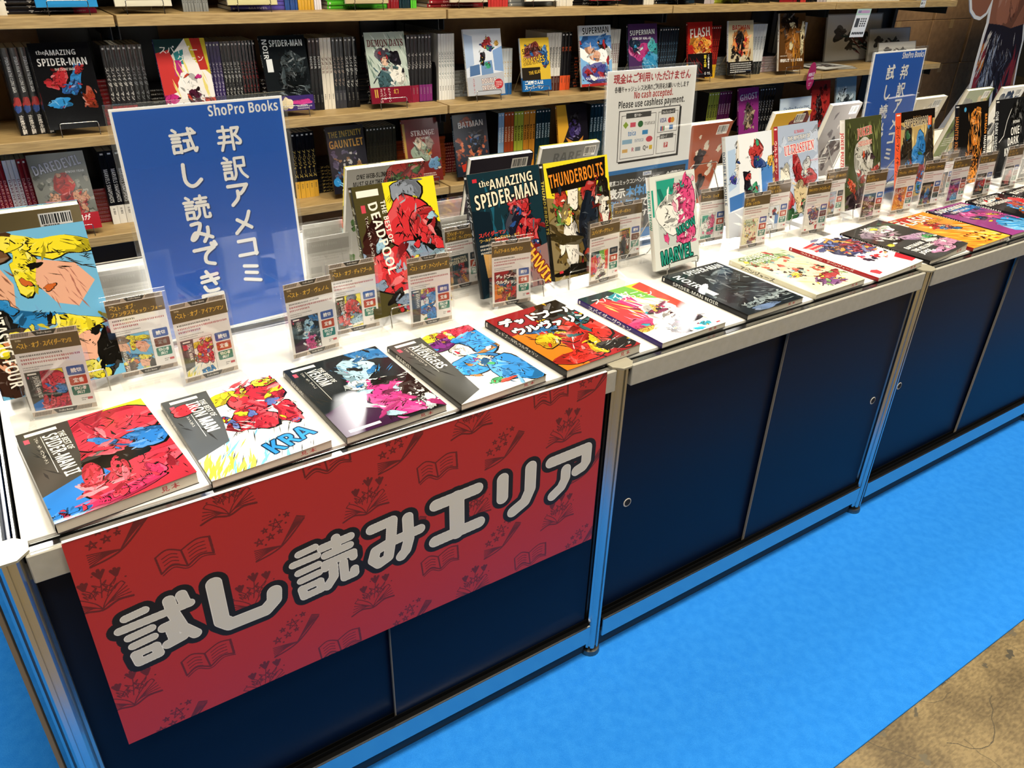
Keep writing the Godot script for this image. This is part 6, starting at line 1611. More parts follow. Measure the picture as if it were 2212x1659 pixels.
# ------------------------------------------------------------------ what lies and stands on the counter
func build_table_goods() -> void:
	# print, left front corner x and z, turn in degrees, width, thickness, spine, how it looks
	var flats := [
		["flat_1", 0.047, -0.003, 5.8, 0.182, 0.017, "f_dark", "red, blue and black comic with a grey title strip", 0.003],
		["flat_2", 0.241, 0.002, 3.0, 0.182, 0.013, "f_dark", "comic of red and yellow shapes with blue KRA letters", 0.002],
		["flat_3", 0.445, -0.004, 2.6, 0.180, 0.013, "f_dark", "black, cyan and hot pink comic", 0.0],
		["flat_4", 0.646, 0.0, 3.0, 0.180, 0.012, "f_dark", "comic of bright blue shapes with a grey title strip", 0.002],
		["flat_5", 0.865, 0.0, 3.4, 0.184, 0.016, "f_dead", "red and orange comic with white slanted Japanese title", 0.003],
		["flat_6", 1.097, 0.0, 2.2, 0.184, 0.012, "f_gwen", "white comic with rainbow shards and purple spine", 0.0],
		["flat_7", 1.346, -0.006, 1.2, 0.184, 0.013, "f_noir", "dark grey and black comic", 0.0],
		["flat_8", 1.569, -0.005, 0.8, 0.182, 0.012, "f_cream", "cream comic crowded with small coloured shapes", 0.002],
		["flat_9", 1.795, 0.0, 2.2, 0.192, 0.010, "f_ultra", "white comic with a red spine and red title flash", 0.006],
		["flat_10", 2.018, -0.005, 3.6, 0.19, 0.010, "f_joke", "charcoal comic with mauve and green shapes", 0.012],
		["flat_11", 2.216, -0.003, 1.0, 0.19, 0.010, "f_flash", "orange comic with large white slanted title", 0.003],
		["flat_12", 2.421, -0.008, 0.0, 0.19, 0.011, "f_super", "magenta and sky blue comic", 0.002],
		["flat_13", 2.64, -0.008, 0.5, 0.19, 0.012, "f_super", "black comic with blue and red shapes", 0.002],
		["flat_14", 2.86, -0.008, 1.0, 0.19, 0.012, "f_super", "black and dark red comic, farthest", 0.002],
	]
	for f in flats:
		var turn := Basis(Vector3.UP, deg_to_rad(f[3]))
		var x := Transform3D(turn, Vector3(f[1], H + 0.0002 + f[5], f[2])) * Transform3D(Basis.IDENTITY, Vector3(f[4] * 0.5, 0, 0)) * Transform3D(Basis(Vector3.RIGHT, -PI / 2), Vector3.ZERO)
		book("comic_book", f[7] + " lying flat at the counter edge", "sample comics lying flat", f[4], 0.257, f[5], f[0], f[6], "#2a2a2c", x, f[8], 1)
	# print, left x, width, height, thickness, foot z, turn, spine, how it looks
	var stands := [
		["stand_1", 0.016, 0.182, 0.257, 0.018, -0.385, 2.0, "f_dark", "light blue comic with yellow and peach shapes"],
		["stand_2", 0.655, 0.180, 0.257, 0.016, -0.375, 2.5, "s_deadpool", "yellow comic with a big red and black shape"],
		["stand_3", 0.895, 0.182, 0.257, 0.014, -0.352, 2.0, "s_amazing", "dark teal comic with cream title lettering"],
		["stand_4", 1.087, 0.182, 0.257, 0.016, -0.356, 1.5, "s_thunder", "yellow and brown comic with orange block title"],
		["stand_5", 1.330, 0.152, 0.215, 0.012, -0.292, 4.0, "s_meow", "small pale grey comic with teal and pink shapes"],
		["stand_6", 1.664, 0.182, 0.257, 0.012, -0.372, 2.0, "s_double", "white and pale blue comic with red and navy shapes"],
		["stand_7", 1.897, 0.182, 0.257, 0.013, -0.402, 3.0, "s_ultra", "grey-blue comic with red serif title"],
		["stand_8", 2.157, 0.182, 0.257, 0.016, -0.378, 2.0, "s_joker", "olive green comic with a pale grey shape"],
		["stand_9", 2.420, 0.190, 0.257, 0.018, -0.372, 2.0, "s_year", "tan and blue comic with an orange spine"],
		["stand_10", 2.742, 0.185, 0.257, 0.016, -0.372, 2.0, "s_haunted", "black comic with orange flames"],
		["stand_11", 2.975, 0.182, 0.257, 0.014, -0.365, 1.0, "s_dark", "black comic with stacked white block title"],
	]
	for s in stands:
		on_easel("comic_book", s[8] + " standing on the counter", "sample comics standing", "chrome wire easel holding the " + s[8], "wire easels on the counter", s[1] + s[2] * 0.5, H, s[5], deg_to_rad(s[6]), s[2], s[3], s[4], s[0], s[7], "#38352f")
	# backs seen over them: the far half of the counter
	var rears := [[0.012, 0.192, -0.63, "tan back cover with a barcode behind the light blue comic"], [0.703, 0.181, -0.635, "grey back cover with speech lettering behind the yellow comic"], [0.974, 0.166, -0.59, "dark plum back cover with a barcode behind the teal comic"], [1.178, 0.172, -0.607, "plain grey back cover behind the orange-titled comic"], [1.705, 0.161, -0.65, "rust brown back cover beside the cashless sign"],
		[2.063, 0.163, -0.665, "yellow back cover with coloured spots behind the red serif title"], [2.351, 0.15, -0.68, "grey-brown back cover left of the far blue sign"], [2.725, 0.182, -0.63, "cream back cover right of the far blue sign"], [3.097, 0.168, -0.66, "olive back cover behind the flame comic"], [3.29, 0.162, -0.635, "white-edged dark back cover at the far right"]]
	for i in rears.size():
		var r: Array = rears[i]
		on_easel("comic_book", r[3], "comics facing the shelves", "wire easel behind the %s" % str(r[3]).replace(" back cover", " book back"), "wire easels on the counter", r[0] + r[1] * 0.5, H, r[2], PI, r[1], 0.257, 0.016, "stand_%d" % (i + 1), "f_dark" if i != 3 else "f_cream", "back_%d" % (i + 1))
	# signs
	sign_stand("sign_blue", 0.427, -0.498, deg_to_rad(3.5), "tall blue sign with white Japanese lettering near the banner end", "clear acrylic stand of the blue sign near the banner end", "counter_sign")
	sign_stand("sign_cash", 1.508, -0.518, deg_to_rad(1.0), "white sign about cashless payment with a black lower panel", "clear acrylic stand of the white cashless payment sign", "counter_sign")
	sign_stand("sign_blue", 2.552, -0.528, deg_to_rad(3.0), "blue sign with white Japanese lettering at the far end", "clear acrylic stand of the far blue sign", "counter_sign")
	# cards: number, left x, foot z, turn, where
	var cards := [[1, 0.050, -0.317, -9, "card with a red picture behind the red and blue comic"], [2, 0.193, -0.388, 0, "card with a pale blue picture left of the blue sign"], [3, 0.281, -0.318, 4, "card with red and yellow picture before the blue sign"], [4, 0.470, -0.312, 5, "card with a black and pink picture behind the pink comic"], [5, 0.575, -0.362, 0, "card with a yellow and red picture right of the blue sign"],
		[6, 0.716, -0.318, -2, "card with a blue picture in front of the yellow comic"], [7, 0.872, -0.452, 2, "card half hidden behind the yellow comic"], [8, 0.910, -0.318, -6, "card in front of the dark teal comic"], [9, 1.166, -0.321, 4, "card with a rainbow picture before the orange-titled comic"], [10, 1.312, -0.414, 0, "card with a brown picture in front of the cashless sign"], [11, 1.374, -0.316, 0, "card with a black picture in front of the small grey comic"],
		[12, 1.596, -0.402, -4, "card with a pink picture right of the small grey comic"], [13, 1.662, -0.315, -3, "card with a cream picture behind the cream comic"], [14, 1.806, -0.366, -2, "card with pale blue picture behind the cream-pictured card"], [15, 1.905, -0.312, -4, "card with a white and dark picture behind the red-spined comic"], [16, 2.070, -0.378, -1, "card with a grey-blue picture left of the olive comic"], [17, 2.160, -0.311, -4, "card with a charcoal picture in front of the olive comic"],
		[18, 2.306, -0.307, -4, "card with an orange picture in front of the far blue sign"], [19, 2.440, -0.302, -6, "card with a tan picture in front of the orange-spined comic"], [20, 2.600, -0.350, -3, "card with a flame picture right of the orange-spined comic"], [21, 2.560, -0.285, -2, "card with a magenta picture behind the magenta comic"], [22, 2.705, -0.281, -3, "card in front of the flame comic"], [23, 2.894, -0.291, -2, "card with a black picture left of the block-titled comic"], [24, 3.072, -0.326, -1, "card with a white and black picture at the far right edge"]]
	for c in cards:
		card_in_holder(c[0], "card_%d" % c[0], c[1] + 0.045, c[2], deg_to_rad(c[3]), c[4])
	for r in [[0.20, -0.553, "card back left of the near blue sign"], [0.615, -0.632, "card back right of the near blue sign, farther"], [0.592, -0.545, "card back right of the near blue sign, nearer"], [0.940, -0.652, "card back between yellow and teal comics, farther"], [0.872, -0.532, "card back between yellow and teal comics, nearer"], [2.78, -0.72, "card back right of the far blue sign"]]:
		card_in_holder(0, "card_back", r[0] + 0.045, r[1], PI, r[2])

# ------------------------------------------------------------------ bookcases
func build_bookcases() -> void:
	var wood := noisy("shelf_wood", "#9c8052", "#c9ab74", 0.5, Vector3(0.9, 14, 9), 0.02, 5, 0.0, 21)
	var back_m := noisy("back_board", "#6a4f30", "#7c5e3a", 0.75, Vector3(1.2, 1.2, 1.2), 0.03, 4, 0.0, 5)
	var black := flat("upright_black", "#121212", 0.5)
	var names := ["far left", "near left", "middle", "near right", "far right"]
	for i in 5:
		var x0: float = BREAKS[i]
		var w: float = BREAKS[i + 1] - x0
		var t := thing("bookcase", "wooden bookcase bay with pale boards, %s of the row" % names[i], "bookcase", "bookcase bays", Vector3(x0, 0, SHELF_Z))
		for y in [1.585] + ROWS:
			var q := st()
			cbox(q, Vector3(w * 0.5, y - 0.0165, -0.20), Vector3(w - 0.008, 0.033, 0.40), 0.0015)
			part(t, "shelf_board", q, wood)
			for bx in [0.012, w - 0.012]:
				q = st()
				cbox(q, Vector3(bx, y - 0.055, -0.22), Vector3(0.004, 0.042, 0.34), 0.0008)
				part(t, "bracket", q, black)
		var q2 := st()
		cbox(q2, Vector3(w * 0.5, 0.95, -0.415), Vector3(w, 1.9, 0.014), 0.001)
		part(t, "back_panel", q2, back_m)
		for bx in [0.0, w]:
			q2 = st()
			cbox(q2, Vector3(bx + (0.10 if bx == 0.0 else -0.10), 0.95, -0.404), Vector3(0.19, 1.9, 0.008), 0.001)
			cbox(q2, Vector3(bx + (0.02 if bx == 0.0 else -0.02), 0.95, -0.39), Vector3(0.034, 1.9, 0.022), 0.001)
			part(t, "upright", q2, black)
		q2 = st()
		cbox(q2, Vector3(w * 0.5, 0.06, -0.02), Vector3(w - 0.008, 0.12, 0.02), 0.001)
		part(t, "kick_board", q2, black)

func bookend(x: float, row: int, label: String) -> void:
	var o := thing("bookend", label, "bookend", "black bookends", Vector3(x, ROWS[row] + 0.0005, SHELF_Z - 0.115))
	var q := st()
	var p := PackedVector2Array([Vector2(-0.06, 0), Vector2(0.06, 0), Vector2(0.06, 0.13), Vector2(0.05, 0.15), Vector2(-0.05, 0.15), Vector2(-0.06, 0.13)])
	prism(q, p, -0.0006, 0.0006, Transform3D(Basis(Vector3.UP, PI / 2), Vector3(0, 0, -0.06)))
	part(o, "plate", q, flat("bookend_black", "#17171a", 0.45))
	q = st()
	cbox(q, Vector3(-0.04, 0.0006, -0.06), Vector3(0.08, 0.0012, 0.12), 0.0003)
	part(o, "foot", q, flat("bookend_black", "#17171a", 0.45))

const ORDINALS := ["first", "second", "third", "fourth", "fifth", "sixth", "seventh", "eighth", "ninth", "tenth", "eleventh", "twelfth", "thirteenth", "fourteenth", "fifteenth", "sixteenth", "seventeenth", "eighteenth", "nineteenth", "twentieth"]

# books standing side by side with their spines out
func spine_run(row: int, x0: float, x1: float, n: int, kind: String, label: String, h := 0.257, deep := 0.12, w := 0.168) -> void:
	var t := (x1 - x0) / n
	var proto: Node3D
	var edge: String = "#d8d8d4" if kind in ["white", "white_blue", "white_maroon", "white_dark", "cream", "ivory", "dotted", "white_red"] else "#1a1a1e"
	for i in n:
		var hh := h
		var x := Transform3D(Basis(Vector3.UP, PI / 2), Vector3(x0 + (i + 1) * t - 0.0003, ROWS[row] + 0.0003, SHELF_Z - deep - w * 0.5 - rng.randf_range(0.0, 0.004)))
		var own := "%s %s" % [ORDINALS[i] + (" from left," if n > 1 else ""), label]
		if i == 0:
			proto = book("comic_volume", own, "run of spines, " + label, w, hh, t - 0.0008, edge, "spine_" + kind, edge, x)
		else:
			var d: Node3D = proto.duplicate()
			d.name = numbered("comic_volume")
			d.set_meta("label", own)
			add_child(d)
			d.transform = x

# books piled flat, spine to the front
func pile(row: int, xc: float, n: int, kind: String, label: String, t := 0.0135, deep := 0.16) -> void:
	var proto: Node3D
	for i in n:
		var b := Basis(Vector3(0, 0, -1), Vector3(-1, 0, 0), Vector3(0, 1, 0)).rotated(Vector3.UP, rng.randf_range(-0.02, 0.02))
		var x := Transform3D(b, Vector3(xc + 0.1285 + rng.randf_range(-0.003, 0.003), ROWS[row] + 0.0003 + (i + 1) * t, SHELF_Z - deep - 0.084))
		var own := "%s from bottom, %s" % [ORDINALS[i], label]
		if i == 0:
			proto = book("stacked_comic", own, "pile, " + label, 0.168, 0.257, t - 0.0006, "#1a1a1e", "spine_" + kind, "#1a1a1e", x)
		else:
			var d: Node3D = proto.duplicate()
			d.name = numbered("stacked_comic")
			d.set_meta("label", own)
			add_child(d)
			d.transform = x

func build_shelf_goods() -> void:
	var rows := ["top visible shelf", "middle shelf", "lower shelf"]
	# facing out: print, row, left x, width, height, spine, look
	var out := [
		["shelf_clone", 1, 0.278, 0.17, 0.257, "spine_legend", "black white-titled comic with grey band"],
		["shelf_gwen", 1, 0.644, 0.167, 0.257, "spine_purple", "white comic with rainbow shards"],
		["shelf_noir", 1, 0.998, 0.167, 0.257, "spine_noir", "dark grey comic with purple band"],
		["shelf_demon", 1, 1.400, 0.17, 0.257, "spine_crimson_foot", "pale green comic with crimson band"],
		["shelf_double", 1, 1.837, 0.182, 0.257, "spine_white", "pale blue comic with red round sticker"],
		["shelf_smash", 1, 2.113, 0.152, 0.215, "spine_white_blue", "small yellow comic with blue band"],
		["shelf_super", 1, 2.436, 0.182, 0.257, "spine_white_maroon", "sky blue comic with silver title"],
		["shelf_kal", 1, 2.722, 0.182, 0.257, "spine_navy", "plum and teal comic"],
		["shelf_flash", 1, 3.107, 0.17, 0.257, "spine_red_yellow", "red comic with black band"],
		["shelf_beyond", 1, 3.393, 0.185, 0.257, "spine_white_dark", "beige comic with red title"],
		["shelf_photo", 1, 3.782, 0.21, 0.285, "spine_cream", "brown and gold photo book"],
		["shelf_dare", 2, 0.191, 0.168, 0.257, "spine_red", "grey comic with red band"],
		["shelf_inf", 2, 1.213, 0.158, 0.257, "spine_olive", "dark comic with gold block title"],
		["shelf_strange", 2, 1.542, 0.167, 0.257, "spine_rust", "brick red comic with white title"],
		["shelf_bat", 2, 1.781, 0.17, 0.257, "spine_teal", "navy comic with orange shapes"],
		["shelf_bat2", 2, 2.334, 0.175, 0.257, "spine_amber", "black comic with amber corner"],
		["shelf_ghost", 2, 3.55, 0.158, 0.257, "spine_magenta", "magenta comic"],
		["shelf_red", 2, 4.163, 0.165, 0.257, "spine_red", "red comic"],
		["shelf_grey", 2, 4.386, 0.19, 0.265, "spine_grey", "blue-grey comic"],
		["top_1", 0, 0.325, 0.17, 0.257, "spine_blue", "comic with a bright blue foot"], ["top_2", 0, 0.545, 0.17, 0.257, "spine_cream", "comic with a cream foot"], ["top_3", 0, 0.895, 0.17, 0.257, "spine_cream", "comic with a pale olive foot"],
		["top_4", 0, 1.318, 0.17, 0.257, "spine_cream", "comic with a tan foot"], ["top_5", 0, 1.755, 0.17, 0.257, "spine_cream", "comic with a beige foot"], ["top_6", 0, 2.112, 0.17, 0.257, "spine_ivory", "comic with a white foot"],
		["top_7", 0, 2.455, 0.17, 0.257, "spine_red", "comic with a crimson foot"], ["top_8", 0, 2.932, 0.17, 0.257, "spine_grey", "comic with a grey foot"], ["top_9", 0, 3.298, 0.17, 0.257, "spine_yellow_green", "comic with a lime-yellow foot"],
	]
	for b in out:
		on_easel("comic_book", "%s facing out on the %s" % [b[6], rows[b[1]]], "comics facing out on the bookcase", "wire easel of the %s on the %s" % [b[6], rows[b[1]]], "wire easels on the bookcase", b[2] + b[3] * 0.5, ROWS[b[1]], SHELF_Z - 0.045, 0.0, b[3], b[4], 0.012, b[0], b[5], "#202022", 0.2)
	# the grey paper band round the first black comic
	# spines out, middle shelf
	var m := "on middle shelf, "
	spine_run(1, 0.196, 0.298, 4, "legend", "thick black spine " + m + "leftmost run", 0.262, 0.10)
	spine_run(1, 0.485, 0.565, 5, "black_red", "black spine with red foot " + m + "over the blue sign", 0.257)
	spine_run(1, 0.566, 0.614, 3, "black_grey", "black spine with grey lettering " + m + "left of rainbow comic")
	spine_run(1, 0.820, 0.868, 4, "purple", "purple spine " + m + "right of rainbow comic")
	spine_run(1, 0.869, 0.932, 5, "black_white", "black spine with white lettering " + m + "after the purple spines")
	spine_run(1, 0.933, 0.994, 5, "black_rust", "black spine with rust lettering " + m + "left of dark grey comic")
	spine_run(1, 1.190, 1.235, 3, "noir", "black-and-white spine " + m + "right of the purple-banded comic")
	spine_run(1, 1.236, 1.282, 3, "cream", "cream spine " + m + "after the black-and-white spines")
	spine_run(1, 1.283, 1.330, 3, "mixed", "charcoal spine " + m + "after the cream spines")
	spine_run(1, 1.331, 1.385, 3, "black_white", "black spine with white lettering " + m + "left of crimson-banded comic")
	spine_run(1, 1.598, 1.650, 3, "crimson_foot", "black spine with crimson foot " + m + "right of crimson-banded comic")
	spine_run(1, 1.651, 1.712, 4, "violet_foot", "black spine with violet foot " + m + "left of the bookend")
	spine_run(1, 1.742, 1.818, 6, "white", "white spine " + m + "left of pale blue comic")
	spine_run(1, 2.050, 2.110, 4, "white_blue", "white spine with blue foot " + m + "left of small yellow comic", 0.19)
	spine_run(1, 2.290, 2.372, 5, "dotted", "white spine with black lettering " + m + "right of small yellow comic", 0.245)
	spine_run(1, 2.373, 2.432, 3, "orange", "orange-footed spine " + m + "left of silver-titled comic", 0.245)
	spine_run(1, 2.640, 2.716, 6, "white_maroon", "white spine with maroon lettering " + m + "right of silver-titled comic", 0.25)
	spine_run(1, 2.965, 3.095, 8, "navy", "navy spine " + m + "right of plum comic", 0.25)
	spine_run(1, 3.315, 3.388, 5, "red_yellow", "red spine with yellow foot " + m + "right of red comic", 0.25)
	spine_run(1, 3.630, 3.742, 5, "white_dark", "white spine with dark foot " + m + "right of beige comic", 0.25)
	spine_run(1, 4.02, 4.07, 3, "white", "white spine " + m + "right of the photo book", 0.25)
	bookend(1.728, 1, "black metal bookend against the white spines on middle shelf")
	# spines out, lower shelf
	m = "on lower shelf, "
	spine_run(2, 0.045, 0.120, 6, "red", "red spine " + m + "left of grey comic")
	spine_run(2, 0.121, 0.160, 3, "white_red", "white spine " + m + "among the red spines")
	spine_run(2, 0.161, 0.190, 2, "red", "red spine " + m + "touching the grey comic")
	spine_run(2, 0.405, 0.525, 5, "snapshots", "black spine with white foot " + m + "left of the blue sign")
	spine_run(2, 1.085, 1.180, 5, "black_gold", "black spine with yellow foot " + m + "right of the blue sign")
	spine_run(2, 1.400, 1.534, 9, "olive", "olive spine " + m + "right of the gold-titled comic", 0.25)
	spine_run(2, 2.040, 2.074, 2, "light_blue", "light blue spine " + m + "right of the navy comic")
	spine_run(2, 2.075, 2.126, 3, "rust", "rust spine " + m + "after the light blue spines")
	spine_run(2, 2.127, 2.178, 3, "yellow_green", "yellow-green spine " + m + "after the rust spines")
	spine_run(2, 2.179, 2.246, 4, "amber", "amber spine " + m + "after the yellow-green spines")
	spine_run(2, 2.247, 2.330, 5, "teal", "teal spine " + m + "left of amber-cornered comic")
	spine_run(2, 2.570, 2.690, 6, "teal", "dark teal spine " + m + "left of the cashless sign")
	spine_run(2, 3.370, 3.450, 4, "yellow_green", "yellow-green spine " + m + "right of the cashless sign")
	spine_run(2, 3.451, 3.546, 5, "magenta", "plum spine " + m + "left of magenta comic")
	spine_run(2, 3.765, 3.900, 6, "black_white", "black spine with white lettering " + m + "right of magenta comic")
	# spines out, top shelf: only their feet show
	m = "on top shelf, "
	spine_run(0, 0.205, 0.247, 2, "ivory", "ivory spine " + m + "leftmost", 0.257, 0.06)
	spine_run(0, 0.760, 0.844, 9, "grey", "grey spine " + m + "right of the cream-footed comic", 0.257, 0.09)
	spine_run(0, 1.110, 1.157, 5, "blue", "blue spine " + m + "right of the pale olive comic", 0.257, 0.09)
	spine_run(0, 1.158, 1.218, 5, "black_gold", "black and gold spine " + m + "after the blue spines", 0.257, 0.09)
	spine_run(0, 1.219, 1.247, 3, "lilac", "lilac spine " + m + "after the black and gold spines", 0.257, 0.09)
	spine_run(0, 1.511, 1.560, 4, "red", "dark red spine " + m + "right of the tan-footed comic", 0.257, 0.09)
	spine_run(0, 1.561, 1.608, 4, "teal", "dark teal spine " + m + "after the dark red spines", 0.257, 0.09)
	spine_run(0, 1.609, 1.635, 3, "lime", "lime green spine " + m + "before the board joint", 0.257, 0.09)
	spine_run(0, 1.963, 2.060, 7, "bright_red", "bright red spine " + m + "right of the beige-footed comic", 0.257, 0.09)
	spine_run(0, 2.298, 2.385, 5, "ivory", "ivory spine " + m + "right of the white-footed comic", 0.257, 0.07)
	spine_run(0, 2.704, 2.794, 4, "black_white", "black spine with white lettering " + m + "right of the crimson-footed comic", 0.257, 0.07)
	spine_run(0, 2.796, 2.860, 4, "ivory", "ivory spine " + m + "left of the grey-footed comic", 0.257, 0.07)
	spine_run(0, 3.188, 3.257, 3, "pink_grey", "pale grey spine " + m + "right of the grey-footed comic", 0.257, 0.07)
	spine_run(0, 3.576, 3.665, 5, "yellow_green", "olive spine " + m + "right of the lime-footed comic", 0.257, 0.07)
	spine_run(0, 3.760, 3.900, 5, "red", "dark red spine " + m + "near the right", 0.257, 0.09)
	spine_run(0, 3.904, 3.950, 3, "bright_red", "bright red spine " + m + "near the right", 0.257, 0.07)
	spine_run(0, 3.952, 4.020, 4, "black_white", "black spine " + m + "right of the bright red spines", 0.257, 0.07)
	spine_run(0, 4.045, 4.120, 3, "pink_grey", "pale grey spine " + m + "at the last joint", 0.22, 0.07)
	spine_run(0, 4.13, 4.80, 20, "ivory", "white magazine spine " + m + "far right", 0.22, 0.07)
	# piles behind the books that face out
	var p := "comic piled behind "
	pile(1, 0.40, 11, "black_red", "black " + p + "black comic on middle shelf")
	pile(1, 0.70, 8, "legend", "dark " + p + "white rainbow comic on middle shelf")
	pile(1, 1.07, 9, "violet_foot", "black " + p + "purple-banded comic on middle shelf")
	pile(1, 1.50, 12, "black_white", "black " + p + "crimson-banded comic on middle shelf")
	pile(1, 1.93, 8, "grey", "grey " + p + "round-sticker comic on middle shelf")
	pile(1, 2.55, 10, "orange", "orange " + p + "silver-titled comic on middle shelf")
	pile(1, 3.52, 7, "grey", "grey " + p + "beige comic on middle shelf")
	pile(1, 3.86, 6, "pink_grey", "pale " + p + "photo book on middle shelf")
	pile(2, 0.30, 9, "red", "red " + p + "red-banded comic on lower shelf")
	pile(2, 1.27, 8, "black_gold", "black " + p + "gold-titled comic on lower shelf")
	pile(2, 1.66, 13, "rust", "rust " + p + "brick red comic on lower shelf")
	pile(2, 1.86, 10, "red", "dark red " + p + "navy comic on the lower shelf", 0.0135, 0.2)
	pile(0, 0.37, 5, "crimson_foot", "black " + p + "blue-footed comic on top shelf", 0.0135, 0.1)
	pile(0, 1.05, 4, "lilac", "lilac " + p + "pale olive comic on top shelf", 0.0135, 0.1)
	pile(0, 1.40, 4, "lime", "green " + p + "tan-footed comic on top shelf", 0.0135, 0.1)
	pile(0, 1.82, 5, "red", "dark red " + p + "beige-footed comic on top shelf", 0.0135, 0.1)
	pile(0, 2.20, 5, "grey", "grey " + p + "white-footed comic on top shelf", 0.0135, 0.1)
	pile(0, 2.52, 5, "black_white", "black " + p + "crimson-footed comic on top shelf", 0.0135, 0.1)
	pile(0, 3.02, 4, "navy", "navy " + p + "grey-footed comic on top shelf", 0.0135, 0.1)
	pile(0, 3.40, 5, "yellow_green", "olive " + p + "lime-footed comic on top shelf", 0.0135, 0.1)

# ------------------------------------------------------------------ the right end: tags, boards, cartons, cut-out figure
func plate(called: String, key: String, outline: PackedVector2Array, thick: float, x: Transform3D, label: String, category: String, finish := "card") -> MeshInstance3D:
	var lo := outline[0]
	var hi := outline[0]
	for p in outline:
		lo = lo.min(p)
		hi = hi.max(p)
	var uv := []
	for p in outline:
		uv.append(uv_of(key, (p.x - lo.x) / (hi.x - lo.x), (hi.y - p.y) / (hi.y - lo.y)))
	var s := st()
	prism(s, outline, -thick, 0.0, Transform3D.IDENTITY, uv, uv_of(key, 0.02, 0.02))
	var o := part(self, numbered(called), s, sheet_mat(key, finish))
	o.transform = x
	tag(o, label, category)
	return o

func box_outline(w: float, h: float) -> PackedVector2Array:
	return PackedVector2Array([Vector2(-w / 2, 0), Vector2(w / 2, 0), Vector2(w / 2, h), Vector2(-w / 2, h)])

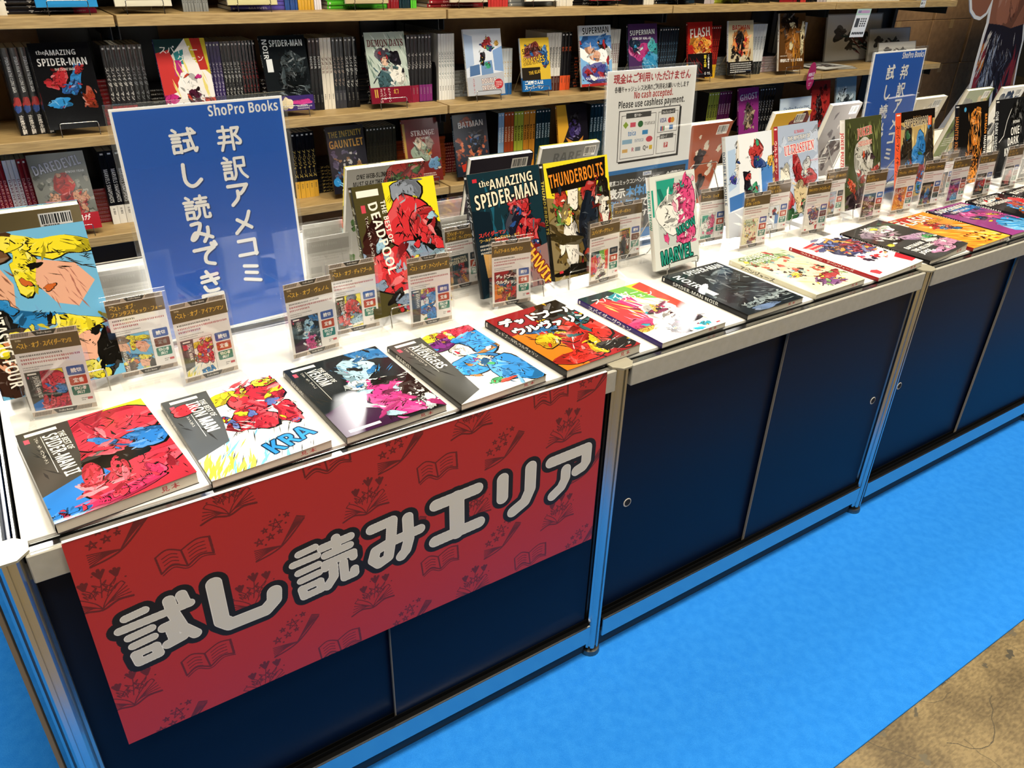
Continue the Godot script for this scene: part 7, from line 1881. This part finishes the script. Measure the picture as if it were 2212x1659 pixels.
func build_right_end() -> void:
	var oval := PackedVector2Array()
	for i in 28:
		oval.append(Vector2(0.062 * cos(TAU * i / 28), 0.072 * sin(TAU * i / 28)))
	plate("shelf_tag", "tag_pink", oval, 0.0008, Transform3D(Basis(Vector3.UP, 0.3), Vector3(4.012, 0.862, SHELF_Z + 0.012)), "magenta oval tag hanging from the middle shelf edge", "tag")
	var t := plate("shelf_tag", "tag_white", box_outline(0.11, 0.145), 0.0006, Transform3D(Basis(Vector3.UP, -0.1) * Basis(Vector3.RIGHT, 0.12), Vector3(4.325, 1.052, SHELF_Z + 0.022)), "white printed notice taped under the top visible shelf", "tag")
	plate("shelf_sign", "sign_sns", box_outline(0.29, 0.20), 0.003, Transform3D(Basis(Vector3.RIGHT, -0.15), Vector3(4.035, ROWS[2] + 0.001, SHELF_Z - 0.04)), "pale blue small sign on the lower shelf right of black spines", "sign", "sign")
	# mounted art boards leaning on the middle shelf
	for a in [[4.80, 0.56, 0.27, -0.30, -0.14, "largest grey art board leaning at the back of middle shelf"], [5.06, 0.44, 0.19, -0.22, -0.16, "wide art board leaning in front of the largest one"], [5.02, 0.40, 0.12, -0.13, -0.2, "low art board leaning in front, right end of middle shelf"]]:
		plate("art_board", "art_board", box_outline(a[1], a[2]), 0.006, Transform3D(Basis(Vector3.RIGHT, a[4]), Vector3(a[0], ROWS[1] + 0.001, SHELF_Z + a[3])), a[5], "art board")
	for i in 3:
		plate("art_print", "art_board", box_outline(0.30, 0.22), 0.003, Transform3D(Basis(Vector3.UP, 0.1 * i - 0.1) * Basis(Vector3.RIGHT, -PI / 2), Vector3(4.34, ROWS[1] + 0.004 + 0.0035 * i, SHELF_Z - 0.05)), ["lowest art print lying flat on the middle shelf right of the photo book", "second art print lying flat on the middle shelf right of the photo book", "top art print lying flat on the middle shelf right of the photo book"][i], "art print")
	plate("white_panel", "card_back", box_outline(0.34, 0.22), 0.02, Transform3D(Basis.IDENTITY, Vector3(5.13, ROWS[0] + 0.001, SHELF_Z - 0.06)), "blank white panel box on the top visible shelf, far right", "panel")
	plate("price_tag", "tag_white", box_outline(0.05, 0.04), 0.0006, Transform3D(Basis.IDENTITY, Vector3(4.93, ROWS[0] - 0.032, SHELF_Z + 0.003)), "tiny white price tag on the top visible shelf edge", "tag")
	# cartons stacked beyond the bookcases
	var card := noisy("carton", "#7a5a36", "#8f6c44", 0.85, Vector3(1.5, 1.5, 1.5), 0.02, 4, 0.0, 14)
	var tape := flat("parcel_tape", "#9a7c50", 0.35)
	var k := 0
	var which := ["bottom of the near stack", "middle of the near stack", "top of the near stack", "bottom of the middle stack", "second from bottom of the middle stack", "third from bottom of the middle stack", "top of the middle stack", "bottom of the far stack", "top of the far stack"]
	for c in [[5.77, 0.0, 0.84, 0.735, 0.5], [5.775, 0.736, 0.83, 0.314, 0.5], [5.77, 1.051, 0.82, 0.5, 0.5], [6.46, 0.0, 0.52, 0.37, 0.5], [6.465, 0.371, 0.5, 0.364, 0.5], [6.46, 0.736, 0.51, 0.314, 0.5], [6.47, 1.051, 0.5, 0.45, 0.5], [7.04, 0.0, 0.62, 0.735, 0.5], [7.05, 0.736, 0.6, 0.6, 0.5]]:
		var o := thing("carton", "brown cardboard carton beyond the bookcases, " + which[k], "carton", "cartons beyond the bookcases", Vector3(c[0], c[1], -2.86))
		var q := st()
		cbox(q, Vector3(0, c[3] * 0.5, 0), Vector3(c[2], c[3], c[4]), 0.004)
		part(o, "body", q, card)
		q = st()
		cbox(q, Vector3(0, c[3] - 0.03, c[4] * 0.5 + 0.0004), Vector3(0.05, 0.06, 0.0006), 0.0001)
		cbox(q, Vector3(0, c[3] + 0.0002, 0), Vector3(0.05, 0.0006, c[4]), 0.0001)
		part(o, "tape", q, tape)
		k += 1
	# life-size cut-out: bare waist, one bent arm, patterned tights
	var o2 := thing("cardboard_standee", "life-size cut-out of a bare-chested figure in patterned tights", "standee", "", Vector3(6.32, 0, -2.12))
	var body := PackedVector2Array()
	for p in [[-0.36, 0.03], [-0.12, 0.03], [-0.02, 0.6], [0.02, 0.69], [0.07, 0.6], [0.28, 0.03], [0.50, 0.03], [0.34, 0.6], [0.28, 0.81], [0.257, 0.94], [0.203, 1.046], [0.23, 1.2], [0.32, 1.4], [0.40, 1.55], [0.25, 1.66], [-0.2, 1.66], [-0.46, 1.58], [-0.58, 1.40], [-0.60, 1.26], [-0.535, 1.161], [-0.468, 1.124], [-0.404, 1.114], [-0.349, 1.139], [-0.325, 1.20], [-0.312, 1.25], [-0.296, 1.158], [-0.273, 1.072], [-0.276, 0.999], [-0.268, 0.805], [-0.25, 0.65], [-0.27, 0.4]]:
		body.append(Vector2(p[0], p[1]))
	var rim := Geometry2D.offset_polygon(body, 0.022, Geometry2D.JOIN_ROUND)[0]
	var q3 := st()
	prism(q3, rim, -0.006, 0.0)
	part(o2, "white_rim", q3, flat("standee_white", "#e6e6e2", 0.6))
	var uv := []
	for p in body:
		uv.append(uv_of("standee", (p.x + 0.60) / 1.10, (1.66 - p.y) / 1.63))
	q3 = st()
	prism(q3, body, 0.0001, 0.0008, Transform3D.IDENTITY, uv, uv_of("standee", 0.5, 0.1))
	part(o2, "printed_figure", q3, sheet_mat("standee", "sign"))
	q3 = st()
	prism(q3, PackedVector2Array([Vector2(0, 0), Vector2(0.4, 0), Vector2(0, 1.0)]), -0.003, 0.003, Transform3D(Basis(Vector3.UP, PI / 2), Vector3(0, 0, -0.007)))
	part(o2, "back_strut", q3, flat("standee_white", "#e6e6e2", 0.6))
